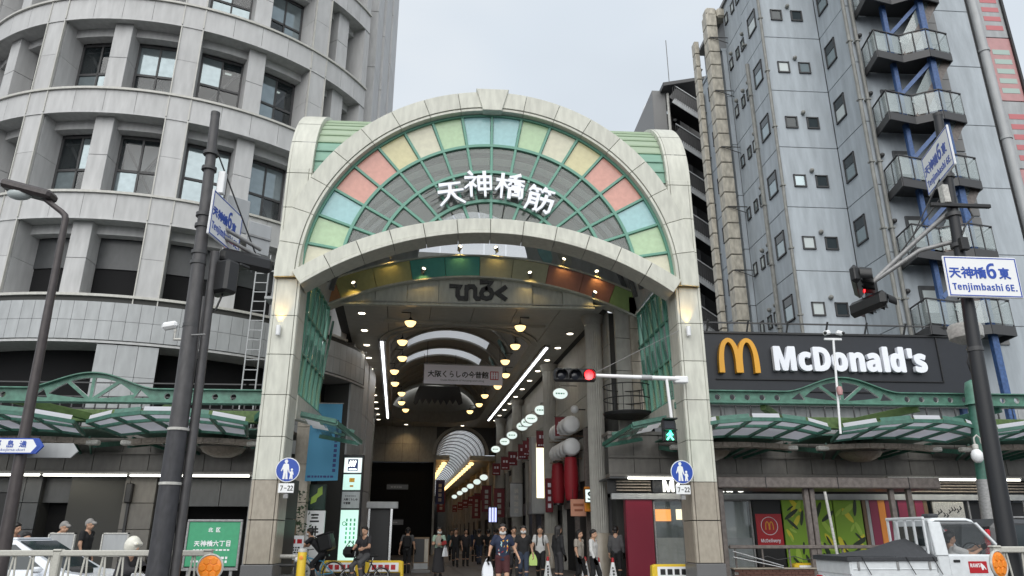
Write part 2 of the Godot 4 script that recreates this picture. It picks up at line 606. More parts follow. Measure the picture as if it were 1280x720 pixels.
func materials() -> void:
	var cloud := noise_tex(0.012, 0.93, 1.0, 1)
	var fine := noise_tex(0.05, 0.86, 1.0, 2)
	var streak := noise_tex(0.02, 0.88, 1.0, 3, 5)
	var stain := noise_tex(0.02, 0.88, 1.0, 23, 6)
	var speck := noise_tex(0.25, 0.55, 1.0, 4, 2)
	var grime := noise_tex(0.015, 0.74, 1.0, 5, 5)
	var rust := noise_tex(0.02, 0.9, 1.0, 15, 5)
	var bump := normal_tex(0.04, 6, 3.0)
	var grain := normal_tex(0.3, 7, 2.0)
	# gate
	for i in 3:
		var k: float = [1.0, 0.93, 0.97][i]
		mat("gate_%d" % i, [0.63 * k, 0.632 * k, 0.555 * k], 0.42, 0.0, streak, V(0.5, 0.12, 0.5))
		mat("stone_%d" % i, [0.40 * k, 0.355 * k, 0.29 * k], 0.35, 0.0, streak, V(0.7, 0.35, 0.7))
		mat("tower_%d" % i, [0.55 * k, 0.55 * k, 0.55 * k], 0.6, 0.0, streak, V(0.35, 0.07, 0.35))
		mat("tile_%d" % i, [0.42 * k, 0.435 * k, 0.445 * k], 0.4, 0.0, streak, V(0.35, 0.09, 0.35))
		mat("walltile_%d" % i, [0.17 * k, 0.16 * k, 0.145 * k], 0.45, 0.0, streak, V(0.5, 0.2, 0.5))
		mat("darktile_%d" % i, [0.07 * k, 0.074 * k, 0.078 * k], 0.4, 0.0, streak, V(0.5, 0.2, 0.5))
		mat("ceil_%d" % i, [0.43 * k, 0.43 * k, 0.40 * k], 0.5, 0.0, cloud, V(0.4, 0.4, 0.4))
		mat("hall_%d" % i, [0.42 * k, 0.41 * k, 0.375 * k], 0.6, 0.0, streak, V(0.4, 0.2, 0.4))
		var kg: float = [1.0, 0.965, 0.985][i]
		mat("grey_%d" % i, [0.44 * kg, 0.485 * kg, 0.525 * kg], 0.75, 0.0, stain, V(0.22, 0.035, 0.22), bump, 0.15)
		mat("paver_%d" % i, [0.17 * k, 0.15 * k, 0.14 * k], 0.6, 0.0, speck, V(1, 1, 1))
		mat("brick_%d" % i, [0.20 * k, 0.085 * k, 0.06 * k], 0.75, 0.0, speck, V(3, 3, 3))
	mat("joint", [0.05, 0.05, 0.047], 0.8)
	mat("trim", [0.55, 0.54, 0.50], 0.4, 0.0, streak, V(0.6, 0.2, 0.6))
	mat("granite", [0.23, 0.23, 0.235], 0.4, 0.0, speck, V(4, 4, 4))
	mat("dark_granite", [0.06, 0.055, 0.05], 0.55, 0.0, speck, V(3, 3, 3))
	mat("green", [0.13, 0.34, 0.255], 0.4, 0.0, fine, V(1, 1, 1))
	mat("green_roof", [0.20, 0.38, 0.29], 0.45, 0.0, streak, V(0.1, 0.6, 0.6))
	mat("green_roof_pale", [0.36, 0.52, 0.36], 0.45, 0.0, streak, V(0.1, 0.6, 0.6))
	mat("canopy_green", [0.05, 0.17, 0.125], 0.45, 0.0, grime, V(0.8, 0.8, 0.8))
	mat("beam_green", [0.10, 0.25, 0.185], 0.45, 0.0, grime, V(0.5, 0.5, 0.5))
	mat("olive", [0.12, 0.20, 0.06], 0.55, 0.0, grime, V(0.7, 0.7, 0.7))
	# coloured panes
	for e in [["blue", [0.33, 0.56, 0.58]], ["green", [0.42, 0.58, 0.36]], ["cream", [0.62, 0.60, 0.46]], ["yellow", [0.62, 0.57, 0.33]], ["pink", [0.64, 0.32, 0.26]]]:
		mat("pane_" + e[0], e[1], 0.18, 0.0, cloud, V(0.7, 0.7, 0.7))
	for e in [["orange", [0.60, 0.29, 0.14]], ["olive", [0.56, 0.52, 0.22]], ["teal", [0.10, 0.42, 0.35]], ["khaki", [0.52, 0.50, 0.33]], ["rust", [0.47, 0.21, 0.16]], ["leaf", [0.36, 0.50, 0.19]]]:
		mat("band_" + e[0], e[1], 0.6, 0.0, cloud, V(0.6, 0.6, 0.6))
	glass("glass_grey", [0.13, 0.155, 0.14], 0.36, 0.06)
	glass("glass_pale", [0.6, 0.65, 0.66], 0.12)
	glass("glass_clear", [0.30, 0.36, 0.36], 0.16)
	glass("glass_green", [0.20, 0.42, 0.33], 0.3)
	glass("glass_yellow", [0.45, 0.48, 0.20], 0.35)
	glass("rail_glass", [0.45, 0.52, 0.52], 0.32)
	mat("poster_pink", [0.50, 0.27, 0.27], 0.4, 0.0, cloud, V(0.4, 0.4, 0.4))
	mat("poster_red", [0.48, 0.15, 0.16], 0.4)
	mat("poster_green", [0.36, 0.46, 0.42], 0.4)
	mat("mural_green", [0.20, 0.36, 0.02], 0.4)
	mat("mural_black", [0.015, 0.03, 0.01], 0.4)
	mat("mural_yellow", [0.62, 0.55, 0.03], 0.4)
	mat("mural_lime", [0.33, 0.50, 0.06], 0.4)
	mat("mural_maroon", [0.24, 0.02, 0.06], 0.4)
	mat("mural_wood", [0.16, 0.10, 0.055], 0.5)
	mat("lit_stripe", [0.80, 0.28, 0.04], 0.4)
	mat("pole_wrap", [0.055, 0.055, 0.062], 0.6, 0.0, grime, V(2, 0.6, 2))
	mat("fence_paint", [0.50, 0.49, 0.44], 0.5, 0.0, rust, V(3, 3, 3))
	mat("banner_white", [0.74, 0.72, 0.80], 0.7)
	mat("banner_navy", [0.02, 0.03, 0.13], 0.6)
	mat("bank_green", [0.008, 0.035, 0.025], 0.4)
	mat("board_orange", [0.62, 0.30, 0.20], 0.5)
	mat("rust_print", [0.30, 0.10, 0.05], 0.5)
	mat("leaf_dark", [0.025, 0.05, 0.02], 0.5)
	glow("lit_blue", [0.5, 0.55, 1.0], 0.8)
	mat("bike_blue", [0.08, 0.27, 0.40], 0.35)
	mat("crimson", [0.17, 0.006, 0.024], 0.4)
	mat("sky_window", [0.30, 0.355, 0.375], 0.07, 0.6, streak, V(0.3, 0.3, 0.3))
	glass("window_glass", [0.02, 0.03, 0.035], 0.3)
	mat("dark_window", [0.03, 0.04, 0.045], 0.06)
	mat("mirror_window", [0.30, 0.36, 0.38], 0.08, 0.55)
	mat("frosted_window", [0.5, 0.55, 0.55], 0.25)
	frosted("green_roof_clear", [0.40, 0.49, 0.36], [0.42, 0.52, 0.40])
	frosted("skylight", [0.75, 0.77, 0.8], [0.8, 0.82, 0.85])
	frosted("canopy_pane", [0.78, 0.78, 0.84], [0.95, 0.95, 1.0])
	mat("white", [0.78, 0.79, 0.80], 0.4)
	mat("off_white", [0.62, 0.61, 0.57], 0.45, 0.0, grime, V(2, 2, 2))
	mat("letter_white", [0.82, 0.84, 0.90], 0.3)
	mat("chrome", [0.6, 0.6, 0.6], 0.25, 1.0)
	mat("steel", [0.36, 0.36, 0.36], 0.5, 0.3, grime, V(1.5, 1.5, 1.5))
	mat("black", [0.012, 0.012, 0.013], 0.4)
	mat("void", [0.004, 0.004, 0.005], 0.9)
	mat("black_sign", [0.014, 0.017, 0.024], 0.5, 0.0, cloud, V(0.5, 0.5, 0.5))
	mat("dark_grey", [0.05, 0.05, 0.052], 0.5)
	mat("mid_grey", [0.17, 0.17, 0.17], 0.5)
	mat("pole_brown", [0.075, 0.062, 0.062], 0.45, 0.1, grime, V(1.2, 0.5, 1.2))
	mat("pole_grey", [0.085, 0.082, 0.085], 0.5, 0.1, grime, V(1.5, 0.5, 1.5))
	mat("pole_black", [0.012, 0.013, 0.016], 0.5)
	mat("asphalt", [0.05, 0.05, 0.052], 0.9, 0.0, speck, V(2, 2, 2))
	mat("kerb", [0.28, 0.27, 0.26], 0.8, 0.0, grime, V(1, 1, 1))
	mat("blue_steel", [0.06, 0.13, 0.32], 0.45, 0.0, grime, V(0.8, 0.8, 0.8))
	mat("sign_blue", [0.012, 0.06, 0.36], 0.35)
	mat("sign_green", [0.05, 0.34, 0.17], 0.4, 0.0, cloud, V(1, 1, 1))
	mat("arch_yellow", [0.75, 0.36, 0.02], 0.35)
	mat("safety_yellow", [0.70, 0.48, 0.03], 0.4)
	mat("reflector", [0.85, 0.25, 0.015], 0.3)
	mat("red", [0.42, 0.012, 0.02], 0.35)
	mat("deep_red", [0.16, 0.012, 0.02], 0.5)
	mat("lantern_red", [0.30, 0.01, 0.02], 0.6)
	mat("banner_blue", [0.05, 0.22, 0.36], 0.6)
	mat("brown_metal", [0.20, 0.17, 0.155], 0.45, 0.0, grime, V(0.8, 0.8, 0.8))
	mat("lit_trough", [0.34, 0.29, 0.24], 0.5, 0.0, grime, V(1, 1, 1))
	mat("duct", [0.55, 0.51, 0.43], 0.55, 0.1, grime, V(0.5, 0.2, 0.5))
	mat("pipe", [0.30, 0.30, 0.28], 0.55, 0.0, grime, V(1, 0.3, 1))
	glow("tube_light", [1.0, 0.97, 0.86], 3.0)
	glow("downlight", [1.0, 0.90, 0.70], 3.0)
	glow("pendant", [1.0, 0.66, 0.26], 1.3)
	glow("strip_light", [0.95, 0.98, 1.0], 4.0)
	glow("spot_bulb", [1.0, 0.88, 0.6], 5.0)
	glow("red_lamp", [1.0, 0.01, 0.015], 3.0)
	glow("green_lamp", [0.02, 0.9, 0.55], 2.0)
	glow("lit_white", [0.8, 0.95, 0.9], 0.5)
	glow("lit_warm", [1.0, 0.88, 0.55], 1.1)
	glow("lit_green", [0.55, 0.95, 0.8], 0.4)
	glow("lit_letter", [1.0, 1.0, 0.9], 1.2)
	glow("lit_orange", [1.0, 0.35, 0.04], 0.9)

func ground() -> void:
	var st := mb()
	st.quad(V(-900, -0.13, 200), V(900, -0.13, 200), V(900, -0.13, -1500), V(-900, -0.13, -1500), Vector3.UP)
	struct("road", st, "asphalt", "dark asphalt road in front of the gate")
	st = mb()
	st.bx(-400, 400, -0.13, -0.004, -18.05, -300)
	struct("pavement", st, "mid_grey", "grey pavement running along the shop fronts")
	st = mb()
	for i in 60:
		st.bx(-60 + i * 2.0 + 0.006, -58 + i * 2.0 - 0.006, -0.14, 0.0, -17.85, -18.05, 0.015)
	struct("kerb", st, "kerb", "pale kerb between road and pavement")
	# white crossing bars
	st = mb()
	for i in 12:
		st.bx(-5.0 + i * 0.9, -4.55 + i * 0.9, -0.13, -0.126, -9.5, -14.5)
	struct("crossing_marking", st, "off_white", "white bars of the pedestrian crossing")
	# paving of the covered street
	var floor_ := struct("arcade_floor", mb().bx(-2.6, 7.6, -0.004, 0.0, -21.0, -180.0), "mid_grey", "grey stone paving of the covered street", ARC)
	for j in 16:
		for i in 10:
			var w := 1.0
			var m := mb().bx(-2.45 + i * w + 0.008, -2.45 + (i + 1) * w - 0.008, 0.0, 0.012, -28.0 - j * 2.0 + 0.008, -30.0 - j * 2.0 - 0.008 + 0.016, 0.004)
			part(floor_, "tile", m, "paver_%d" % (rng.randi() % 3))

const GX := 0.76      # middle of the gate
const GH := 8.65      # height of the big arch's centre

func arcade_gate() -> void:
	var g := thing("arcade_gate", "tall cream arched gate with pastel glass fanlight over the entrance of the shopping street", "gate", at(GX, 0, -20))
	var c := Vector2(GX, GH)
	# two columns: dark cores, cream panels in courses, stone below
	var courses := [2.81, 3.94, 5.07, 6.2, 7.33, 8.45, 9.58, 10.7, 11.85]
	for s in [-1, 1]:
		var x0: float = -5.46 if s < 0 else 6.30
		var x1: float = -4.72 if s < 0 else 7.04
		wpart(g, "column_core", mb().bx(x0 + 0.02, x1 - 0.02, 0, 12.1, -20.03, -20.9), "joint")
		wpart(g, "column_base", mb().bx(x0 - 0.03, x1 + 0.03, -0.01, 0.72, -19.93, -20.95, 0.015), "granite")
		var rows := [[0.73, 1.80], [1.81, 2.81], [11.85, 12.02]]
		for k in courses.size() - 1:
			rows.append([courses[k], courses[k + 1]])
		for k in rows.size():
			var lo: float = rows[k][0] + 0.007
			var hi: float = rows[k][1] - 0.007
			var kind := "stone_" if hi < 2.85 else "gate_"
			for e in [[x0, x0 + 0.075], [x0 + 0.085, x1 - 0.085], [x1 - 0.075, x1]]:
				var m := mb().bx(e[0], e[1], lo, hi, -19.97 - (0.012 if e[1] - e[0] < 0.1 else 0.0), -20.03, 0.008)
				wpart(g, "panel", m, kind + str(rng.randi() % 3))
			for e in [x0, x1]:
				wpart(g, "side_panel", mb().bx(e - 0.012, e + 0.012, lo, hi, -20.05, -20.9, 0.004), kind + str(rng.randi() % 3))
		# the strip that bends back over the roof
		var n := 5
		for k in n:
			var a0 := PI / 2 * k / n
			var a1 := PI / 2 * (k + 1) / n
			for e in [[x0, x0 + 0.075, 0.0], [x0 + 0.085, x1, 0.012]]:
				var m := mb()
				var q := 5
				for i in q:
					var b0 := lerpf(a0 + 0.004, a1 - 0.004, float(i) / q)
					var b1 := lerpf(a0 + 0.004, a1 - 0.004, float(i + 1) / q)
					var f := func(b: float, r: float, x: float) -> Vector3: return V(x, 12.0 + (r + 0.0) * sin(b), -23.3 + r * cos(b))
					var r: float = 3.3 + e[2]
					var n0 := V(0, sin(b0), cos(b0))
					var n1 := V(0, sin(b1), cos(b1))
					m.qs(f.call(b0, r, e[0]), f.call(b0, r, e[1]), f.call(b1, r, e[1]), f.call(b1, r, e[0]), n0, n0, n1, n1)
					for xx in [e[0], e[1]]:
						m.quad(f.call(b0, r, xx), f.call(b1, r, xx), f.call(b1, r - 0.6, xx), f.call(b0, r - 0.6, xx), V(signf(xx - (e[0] + e[1]) / 2), 0, 0))
				wpart(g, "roof_rim", m, "gate_%d" % (rng.randi() % 3))
	# green roof in curved strips between the rims, open where the front arch cuts in
	for k in 18:
		var b0 := PI * (k + 0.02) / 18 * 0.72
		var b1 := PI * (k + 0.98) / 18 * 0.72
		var hm := 12.0 + 3.15 * sin((b0 + b1) / 2)
		var w := sqrt(maxf(5.75 * 5.75 - pow(hm - GH, 2), 0.0))
		var spans := [[-4.70, GX - w], [GX + w, 6.28]] if b0 < 1.05 else [[-4.70, 6.28]]
		for e in spans:
			if e[1] - e[0] < 0.15:
				continue
			var m := mb()
			for i in 4:
				var a0 := lerpf(b0, b1, i / 4.0)
				var a1 := lerpf(b0, b1, (i + 1) / 4.0)
				var p0 := V(0, 12.0 + 3.15 * sin(a0), -23.3 + 3.15 * cos(a0))
				var p1 := V(0, 12.0 + 3.15 * sin(a1), -23.3 + 3.15 * cos(a1))
				m.qs(p0 + V(e[0], 0, 0), p0 + V(e[1], 0, 0), p1 + V(e[1], 0, 0), p1 + V(e[0], 0, 0), V(0, sin(a0), cos(a0)), V(0, sin(a0), cos(a0)), V(0, sin(a1), cos(a1)), V(0, sin(a1), cos(a1)))
			# a raised seam along the lower edge
			var p := V(0, 12.0 + 3.17 * sin(b0), -23.3 + 3.17 * cos(b0))
			m.bar(p + V(e[0], 0, 0), p + V(e[1], 0, 0), 0.05, 0.05)
			wpart(g, "roof_strip", m, "green_roof" if k < 3 else "green_roof_clear")
	# big ring of cream panels and keystone
	for k in 18:
		var a0 := -92.0 + k * 184.0 / 18
		var a1 := a0 + 184.0 / 18
		for e in [[5.55, 5.64, -19.83], [5.652, 6.22, -19.8]]:
			var m := mb().prism(sector(c, e[0], e[1], a0 + 0.06, a1 - 0.06, 5), -20.25, e[2], 0.01)
			wpart(g, "ring_panel", m, "gate_%d" % (rng.randi() % 3))
	wpart(g, "ring_core", mb().prism(sector(c, 5.57, 6.20, -92, 92, 60), -20.3, -19.86), "joint")
	wpart(g, "keystone", mb().prism(P2([GX - 0.3, 14.17, GX + 0.3, 14.17, GX + 0.52, 14.95, GX - 0.52, 14.95]), -20.2, -19.74, 0.015), "gate_0")
	# lower arc
	var lc := Vector2(0.74, 0.66)
	for k in 12:
		var a0 := -35.7 + k * 71.4 / 12
		var a1 := a0 + 71.4 / 12
		wpart(g, "arc_panel", mb().prism(sector(lc, 9.36, 9.74, a0 + 0.05, a1 - 0.05, 4), -20.3, -19.70, 0.01), "gate_%d" % (rng.randi() % 3))
		wpart(g, "arc_lip", mb().prism(sector(lc, 9.25, 9.35, a0 + 0.05, a1 - 0.05, 4), -20.5, -19.66, 0.012), "gate_%d" % (rng.randi() % 3))
	wpart(g, "arc_core", mb().prism(sector(lc, 9.30, 9.72, -35.6, 35.6, 40), -20.32, -19.74), "joint")
	# fanlight
	var disc := sector(lc, 0.0, 9.6, -60, 60, 60)
	var rad := [1.6, 2.5, 3.49, 4.42, 5.6]
	var order := ["cream", "green", "blue", "pink", "pink", "yellow", "cream", "green", "blue"]
	for j in 4:
		var step := 20 if j == 0 else 10
		for i in range(-90, 90, step):
			var cell := sector(c, rad[j] + 0.03, rad[j + 1] - 0.03, i + 0.6, i + step - 0.6, 4)
			for piece in Geometry2D.clip_polygons(cell, disc):
				if piece.size() > 2:
					var m := mb().prism(piece, -20.14, -20.115, 0.0)
					if j == 3:
						var idx := (i + 90) / 10
						wpart(g, "coloured_pane", m, "pane_" + order[idx if idx < 9 else 17 - idx])
					else:
						wpart(g, "pane", m, "glass_grey")
	var above := func(p: Vector2) -> bool: return p.distance_to(lc) > 9.6
	for i in range(-90, 91, 10):
		var d := Vector2(sin(deg_to_rad(i)), cos(deg_to_rad(i)))
		var r := 1.5
		if i % 20 != 0:
			r = 2.5
		while not above.call(c + d * r) and r < 5.5:
			r += 0.02
		if r < 5.45:
			var a := c + d * r
			var b := c + d * 5.58
			wpart(g, "mullion", mb().bar(V(a.x, a.y, -20.12), V(b.x, b.y, -20.12), 0.085, 0.14, V(0, 0, 1), 0.012), "green")
	for r in [2.5, 3.49, 4.42, 5.52]:
		var run := []
		for i in range(-180, 181):
			var a := deg_to_rad(i / 2.0)
			var p := c + Vector2(sin(a), cos(a)) * float(r)
			if above.call(p):
				run.append(V(p.x, p.y, -20.11))
		var m := mb()
		for i in range(0, run.size() - 2, 2):
			var w: float = 0.09
			var d0: Vector3 = (run[i] - V(c.x, c.y, -20.11)).normalized()
			var d1: Vector3 = (run[i + 2] - V(c.x, c.y, -20.11)).normalized()
			m.quad(run[i] - d0 * w / 2 + V(0, 0, 0.07), run[i] + d0 * w / 2 + V(0, 0, 0.07), run[i + 2] + d1 * w / 2 + V(0, 0, 0.07), run[i + 2] - d1 * w / 2 + V(0, 0, 0.07), V(0, 0, 1))
			for sg in [-1.0, 1.0]:
				m.qs(run[i] + d0 * w / 2 * sg + V(0, 0, 0.07), run[i + 2] + d1 * w / 2 * sg + V(0, 0, 0.07), run[i + 2] + d1 * w / 2 * sg + V(0, 0, -0.07), run[i] + d0 * w / 2 * sg + V(0, 0, -0.07), d0 * sg, d1 * sg, d1 * sg, d0 * sg)
		wpart(g, "ring_mullion", m, "green")
	# rails and the four brush-written characters
	for r in [2.68, 2.98, 3.3]:
		var run := []
		for i in 25:
			var a := deg_to_rad(lerpf(-38, 38, i / 24.0))
			run.append(V(c.x + sin(a) * r, c.y + cos(a) * r, -19.96))
		wpart(g, "letter_rail", mb().tube(run, 0.014, 6), "dark_grey")
	var chars := [["天", -0.47, 11.28, 10.0], ["神", 0.35, 11.6, 3.5], ["橋", 1.32, 11.55, -4.5], ["筋", 2.24, 11.14, -14.0]]
	for e in chars:
		var m := mb()
		glyph(m, e[0], Vector2(-0.44, -0.42), 0.88, 0.046, -0.10, 0.0, I, true)
		var o := wpart(g, "letter", m, "letter_white", Transform3D(Basis(Vector3(0, 0, 1), deg_to_rad(e[3])), V(e[1], e[2], -19.84)))
		o.set_meta("label", "white brush-written character %s of the gate's name" % e[0])
	# vault lining behind the fanlight and back wall with a lunette
	for k in 12:
		var a0 := -84.0 + k * 14.0
		for j in 3:
			var z := -20.35 - j * 1.75
			var w := mb().prism(sector(c, 5.62, 5.68, a0 + 0.1, a0 + 13.9, 3), z - 1.74, z)
			wpart(g, "vault_panel", w, "skylight" if k in [2, 3, 4, 5, 6, 7, 8, 9] else "tower_%d" % (rng.randi() % 3))
	var lun := sector(Vector2(0.3, 11.3), 0.0, 2.1, -90, 90, 20)
	var wall := sector(c, 0.0, 5.7, -88, 88, 40)
	for half in [rect(-6.0, 9.5, 0.3, 15.0), rect(0.3, 9.5, 7.5, 15.0)]:
		for cut in Geometry2D.intersect_polygons(wall, half):
			for piece in Geometry2D.clip_polygons(cut, lun):
				wpart(g, "back_wall", mb().prism(piece, -25.75, -25.65), "tower_1")
	for k in 5:
		var cell := Geometry2D.intersect_polygons(lun, rect(-1.8 + k * 0.84 + 0.02, 11.3, -0.96 + k * 0.84 - 0.02, 13.6))
		for piece in cell:
			wpart(g, "lunette_pane", mb().prism(piece, -25.72, -25.69), "glass_pale")
	wpart(g, "lunette_bar", mb().bx(-1.6, 2.2, 12.2, 12.26, -25.6, -25.68), "mid_grey")
	for k in 6:
		wpart(g, "vault_rib", mb().prism(sector(c, 5.45, 5.6, -80, 80, 40), -20.9 - k * 0.9, -20.8 - k * 0.9), "mid_grey")
	for k in 2:
		var ell := PackedVector2Array()
		for i in 20:
			var a := TAU * i / 20
			ell.append(Vector2(cos(a) * 0.24, sin(a) * 0.55).rotated(0.35) + Vector2(3.05 + k * 0.75, 11.75 - k * 0.1))
		wpart(g, "oval_pane", mb().prism(ell, -25.65, -25.6, 0.01), "pane_blue" if k == 0 else "ceil_0")
	# coloured band on the inner arch
	var bc := Vector2(0.47, -2.34)
	var xs := [-5.44, -4.53, -3.25, -1.95, -0.72, 0.55, 1.75, 3.04, 4.3, 5.42, 6.40]
	var cols := ["orange", "olive", "olive", "teal", "teal", "khaki", "khaki", "rust", "rust", "leaf"]
	for k in 10:
		var a0 := rad_to_deg(asin((xs[k] - bc.x) / 13.1))
		var a1 := rad_to_deg(asin((xs[k + 1] - bc.x) / 13.1))
		var m := mb().prism(sector(bc, 12.78, 13.54, a0 + 0.03, a1 - 0.03, 5), -25.5, -24.9, 0.012)
		wpart(g, "band_panel", m, "band_" + cols[k])
	wpart(g, "band_lip", mb().prism(sector(bc, 12.70, 12.77, -27.5, 27.5, 40), -25.5, -24.84, 0.01), "gate_1")
	wpart(g, "band_cornice", mb().prism(sector(bc, 13.545, 13.6, -27.5, 27.5, 40), -25.5, -24.84, 0.01), "gate_1")
	# fascia above the hall ceiling
	var fas := PackedVector2Array()
	fas.append(Vector2(-4.35, 9.36)); fas.append(Vector2(4.75, 9.36))
	for i in 21:
		var a := deg_to_rad(lerpf(19.5, -22.0, i / 20.0))
		fas.append(bc + Vector2(sin(a), cos(a)) * 12.8)
	for k in 8:
		var strip := rect(-4.35 + k * 1.14 + 0.006, 9.3, -3.21 + k * 1.14 - 0.006, 11)
		for piece in Geometry2D.intersect_polygons(fas, strip):
			wpart(g, "fascia_panel", mb().prism(piece, -25.2, -25.05, 0.006), "gate_%d" % (rng.randi() % 3))
	wpart(g, "fascia_edge", mb().bx(-4.4, 4.8, 9.28, 9.36, -24.98, -25.2, 0.01), "gate_1")
	# black emblem on the fascia
	var em := mb()
	var ox := -0.5
	for e in [["て", 0.0, 0.62], ["ん", 0.5, 0.62], ["ろ", 1.06, 0.62], ["<", 1.5, 0.62]]:
		glyph(em, e[0], Vector2(ox + e[1], 9.55), e[2] * 0.95, 0.078, -25.04, -24.97)
	wpart(g, "emblem", em, "black").set_meta("label", "thick black emblem lettering")
	var tp := mb()
	tiny_print(tp, -0.55, 9.385, 1.55, 9.46, 1, 0.05, -25.04, rng)
	wpart(g, "emblem_caption", tp, "mid_grey")
	# rear piers and side glazing
	for s in [-1, 1]:
		var px: float = -5.5 if s < 0 else 6.05
		for k in 8:
			wpart(g, "rear_pier_panel", mb().bx(px, px + 0.5, k * 1.22 + 0.006, k * 1.22 + 1.214, -24.9, -25.4, 0.008), "stone_%d" % (rng.randi() % 3))
		var sx: float = -4.80 if s < 0 else 6.36
		var ztop := 8.9
		# slanting mullions and panes of the side wall
		var zs := [-20.95, -21.6, -22.25, -22.9, -23.55, -24.2, -24.85]
		for k in 6:
			for j in 3:
				var y0 := 5.3 + j * 1.25
				var y1 := y0 + 1.25
				var f := func(z: float, y: float) -> Vector2: return Vector2(-(z + 0.16 * (y - 5.3)), y)
				var poly := PackedVector2Array([f.call(zs[k] - 0.02, y0 + 0.02), f.call(zs[k + 1] + 0.02, y0 + 0.02), f.call(zs[k + 1] + 0.02, y1 - 0.02), f.call(zs[k] - 0.02, y1 - 0.02)])
				var x := Transform3D(Basis(V(0, 0, -1), V(0, 1, 0), V(1, 0, 0)), V(sx, 0, 0))
				var mm: String = ["glass_green", "glass_clear", "glass_yellow", "glass_green"][(k * 2 + j * 3) % 4]
				wpart(g, "side_pane", mb().prism(poly, -0.01, 0.01, 0.0, x), mm)
			var za: float = zs[k]
			wpart(g, "side_mullion", mb().bar(V(sx, 5.25, za), V(sx, ztop + 0.2, za - 0.16 * 3.8), 0.06, 0.14, V(1, 0, 0), 0.008), "green")
			wpart(g, "side_brace", mb().bar(V(sx, 5.3, za), V(sx, 8.9, zs[k + 1] - 1.1), 0.04, 0.08, V(1, 0, 0)), "canopy_green")
		for j in 4:
			wpart(g, "side_transom", mb().bx(sx - 0.05, sx + 0.05, 5.26 + j * 1.25, 5.33 + j * 1.25, -20.9, -24.9), "green")
		wpart(g, "side_sill", mb().prism(P2([20.9, 4.55, 24.9, 4.9, 24.9, 5.24, 20.9, 5.24]), -0.12, 0.12, 0.01, Transform3D(Basis(V(0, 0, -1), V(0, 1, 0), V(1, 0, 0)), V(sx, 0, 0))), "gate_1")
	wpart(g, "plinth_pier", mb().bx(-5.2, -4.76, 0.0, 1.86, -20.98, -22.5, 0.01), "dark_granite")
	wpart(g, "plinth_pier", mb().bx(-5.2, -4.76, 1.872, 2.95, -20.98, -22.5, 0.01), "dark_granite")
	# small lamps on the columns, each throwing a warm cone upwards
	for e in [[-5.17, 6.85], [6.55, 7.05]]:
		var lamp := thing("wall_lamp", "small white up-light on the %s column of the gate" % ("left" if e[0] < 0 else "right"), "lamp", at(e[0], e[1], -19.86), "up-lights on the gate columns")
		part(lamp, "housing", mb().lathe([Vector2(0, -0.13), Vector2(0.06, -0.13), Vector2(0.065, -0.1), Vector2(0.065, 0.15), Vector2(0.05, 0.15), Vector2(0.05, 0.10), Vector2(0, 0.10)], 14), "white")
		part(lamp, "bulb", mb().sphere(V(0, 0.10, 0), V(0.035, 0.03, 0.035), 10, 6), "spot_bulb")
		part(lamp, "bracket", mb().bx(-0.02, 0.02, -0.03, 0.03, -0.11, -0.05), "white")
		spot(V(e[0], e[1] + 0.17, -19.86), V(0, 1, -0.12), Color(1, 0.80, 0.42), 0.8, 32.0, 0.03)
	# spotlights on the coloured band
	var spots := [[-3.95, 9.95, -25], [-1.5, 10.55, -25], [2.4, 10.5, -25], [4.75, 9.8, -25], [-2.75, 11.15, -25.1], [-0.2, 11.5, -25.1], [1.15, 11.5, -25.1], [3.65, 11.1, -25.1], [4.9, 10.65, -25.1]]
	var where := ["on the olive band segment", "on the teal band segment", "on the khaki band segment", "on the rust band segment", "standing above the olive band segment", "standing above the teal band segments", "standing above the khaki band segment", "standing above the rust band segment", "standing above the leaf green end of the band"]
	for i in spots.size():
		var e = spots[i]
		var lamp := thing("spotlight", "small bright spotlight " + where[i], "spotlight", at(e[0], e[1], e[2] + 0.28), "spotlights along the coloured band")
		var tilt := Transform3D(Basis(Vector3(0, 0, 1), 0.5 if i % 2 == 0 else -0.5) * Basis(Vector3.RIGHT, 0.9), Vector3.ZERO)
		part(lamp, "housing", mb().lathe([Vector2(0, -0.16), Vector2(0.05, -0.15), Vector2(0.085, 0.0), Vector2(0.09, 0.08), Vector2(0.08, 0.08), Vector2(0.075, 0.05), Vector2(0, 0.05)], 12), "steel", tilt)
		part(lamp, "bulb", mb().sphere(V(0, 0.06, 0), V(0.06, 0.03, 0.06), 10, 6), "spot_bulb", tilt)
		part(lamp, "arm", mb().tube([V(0, -0.1, -0.05), V(0, -0.1, -0.25)], 0.02, 6), "dark_grey")
		spot(V(e[0], e[1] - 0.05, e[2] + 0.42), V(0, -0.75, -0.45), Color(1, 0.84, 0.5), 0.16, 50.0, 0.04)

# s to the right, h up, d along the covered street
func A(s: float, h: float, d: float) -> Vector3:
	return Vector3(s, h, -d)

func stadium(cs: float, hw: float, d0: float, d1: float, mirror := true) -> PackedVector2Array:
	var o := PackedVector2Array()
	for i in 25:
		var a := PI * i / 24
		o.append(Vector2((cs + cos(a) * hw) * (-1.0 if mirror else 1.0), d1 - hw + sin(a) * hw))
	for i in 25:
		var a := PI + PI * i / 24
		o.append(Vector2((cs + cos(a) * hw) * (-1.0 if mirror else 1.0), d0 + hw + sin(a) * hw))
	return o

func fluted(h: float, r: float) -> MB:
	var m := mb()
	var k := 24
	for i in k:
		var pts := []
		for j in 3:
			var a := TAU * (i + j / 2.0) / k
			var rr := r * (1.0 if j != 1 else 0.93)
			pts.append(V(sin(a) * rr, 0, cos(a) * rr))
		for j in 2:
			var d: Vector3 = (pts[j + 1] - pts[j]).normalized()
			var nm := V(-d.z, 0, d.x)
			if nm.dot(pts[j]) < 0:
				nm = -nm
			m.quad(pts[j], pts[j + 1], pts[j + 1] + V(0, h, 0), pts[j] + V(0, h, 0), nm)
	return m

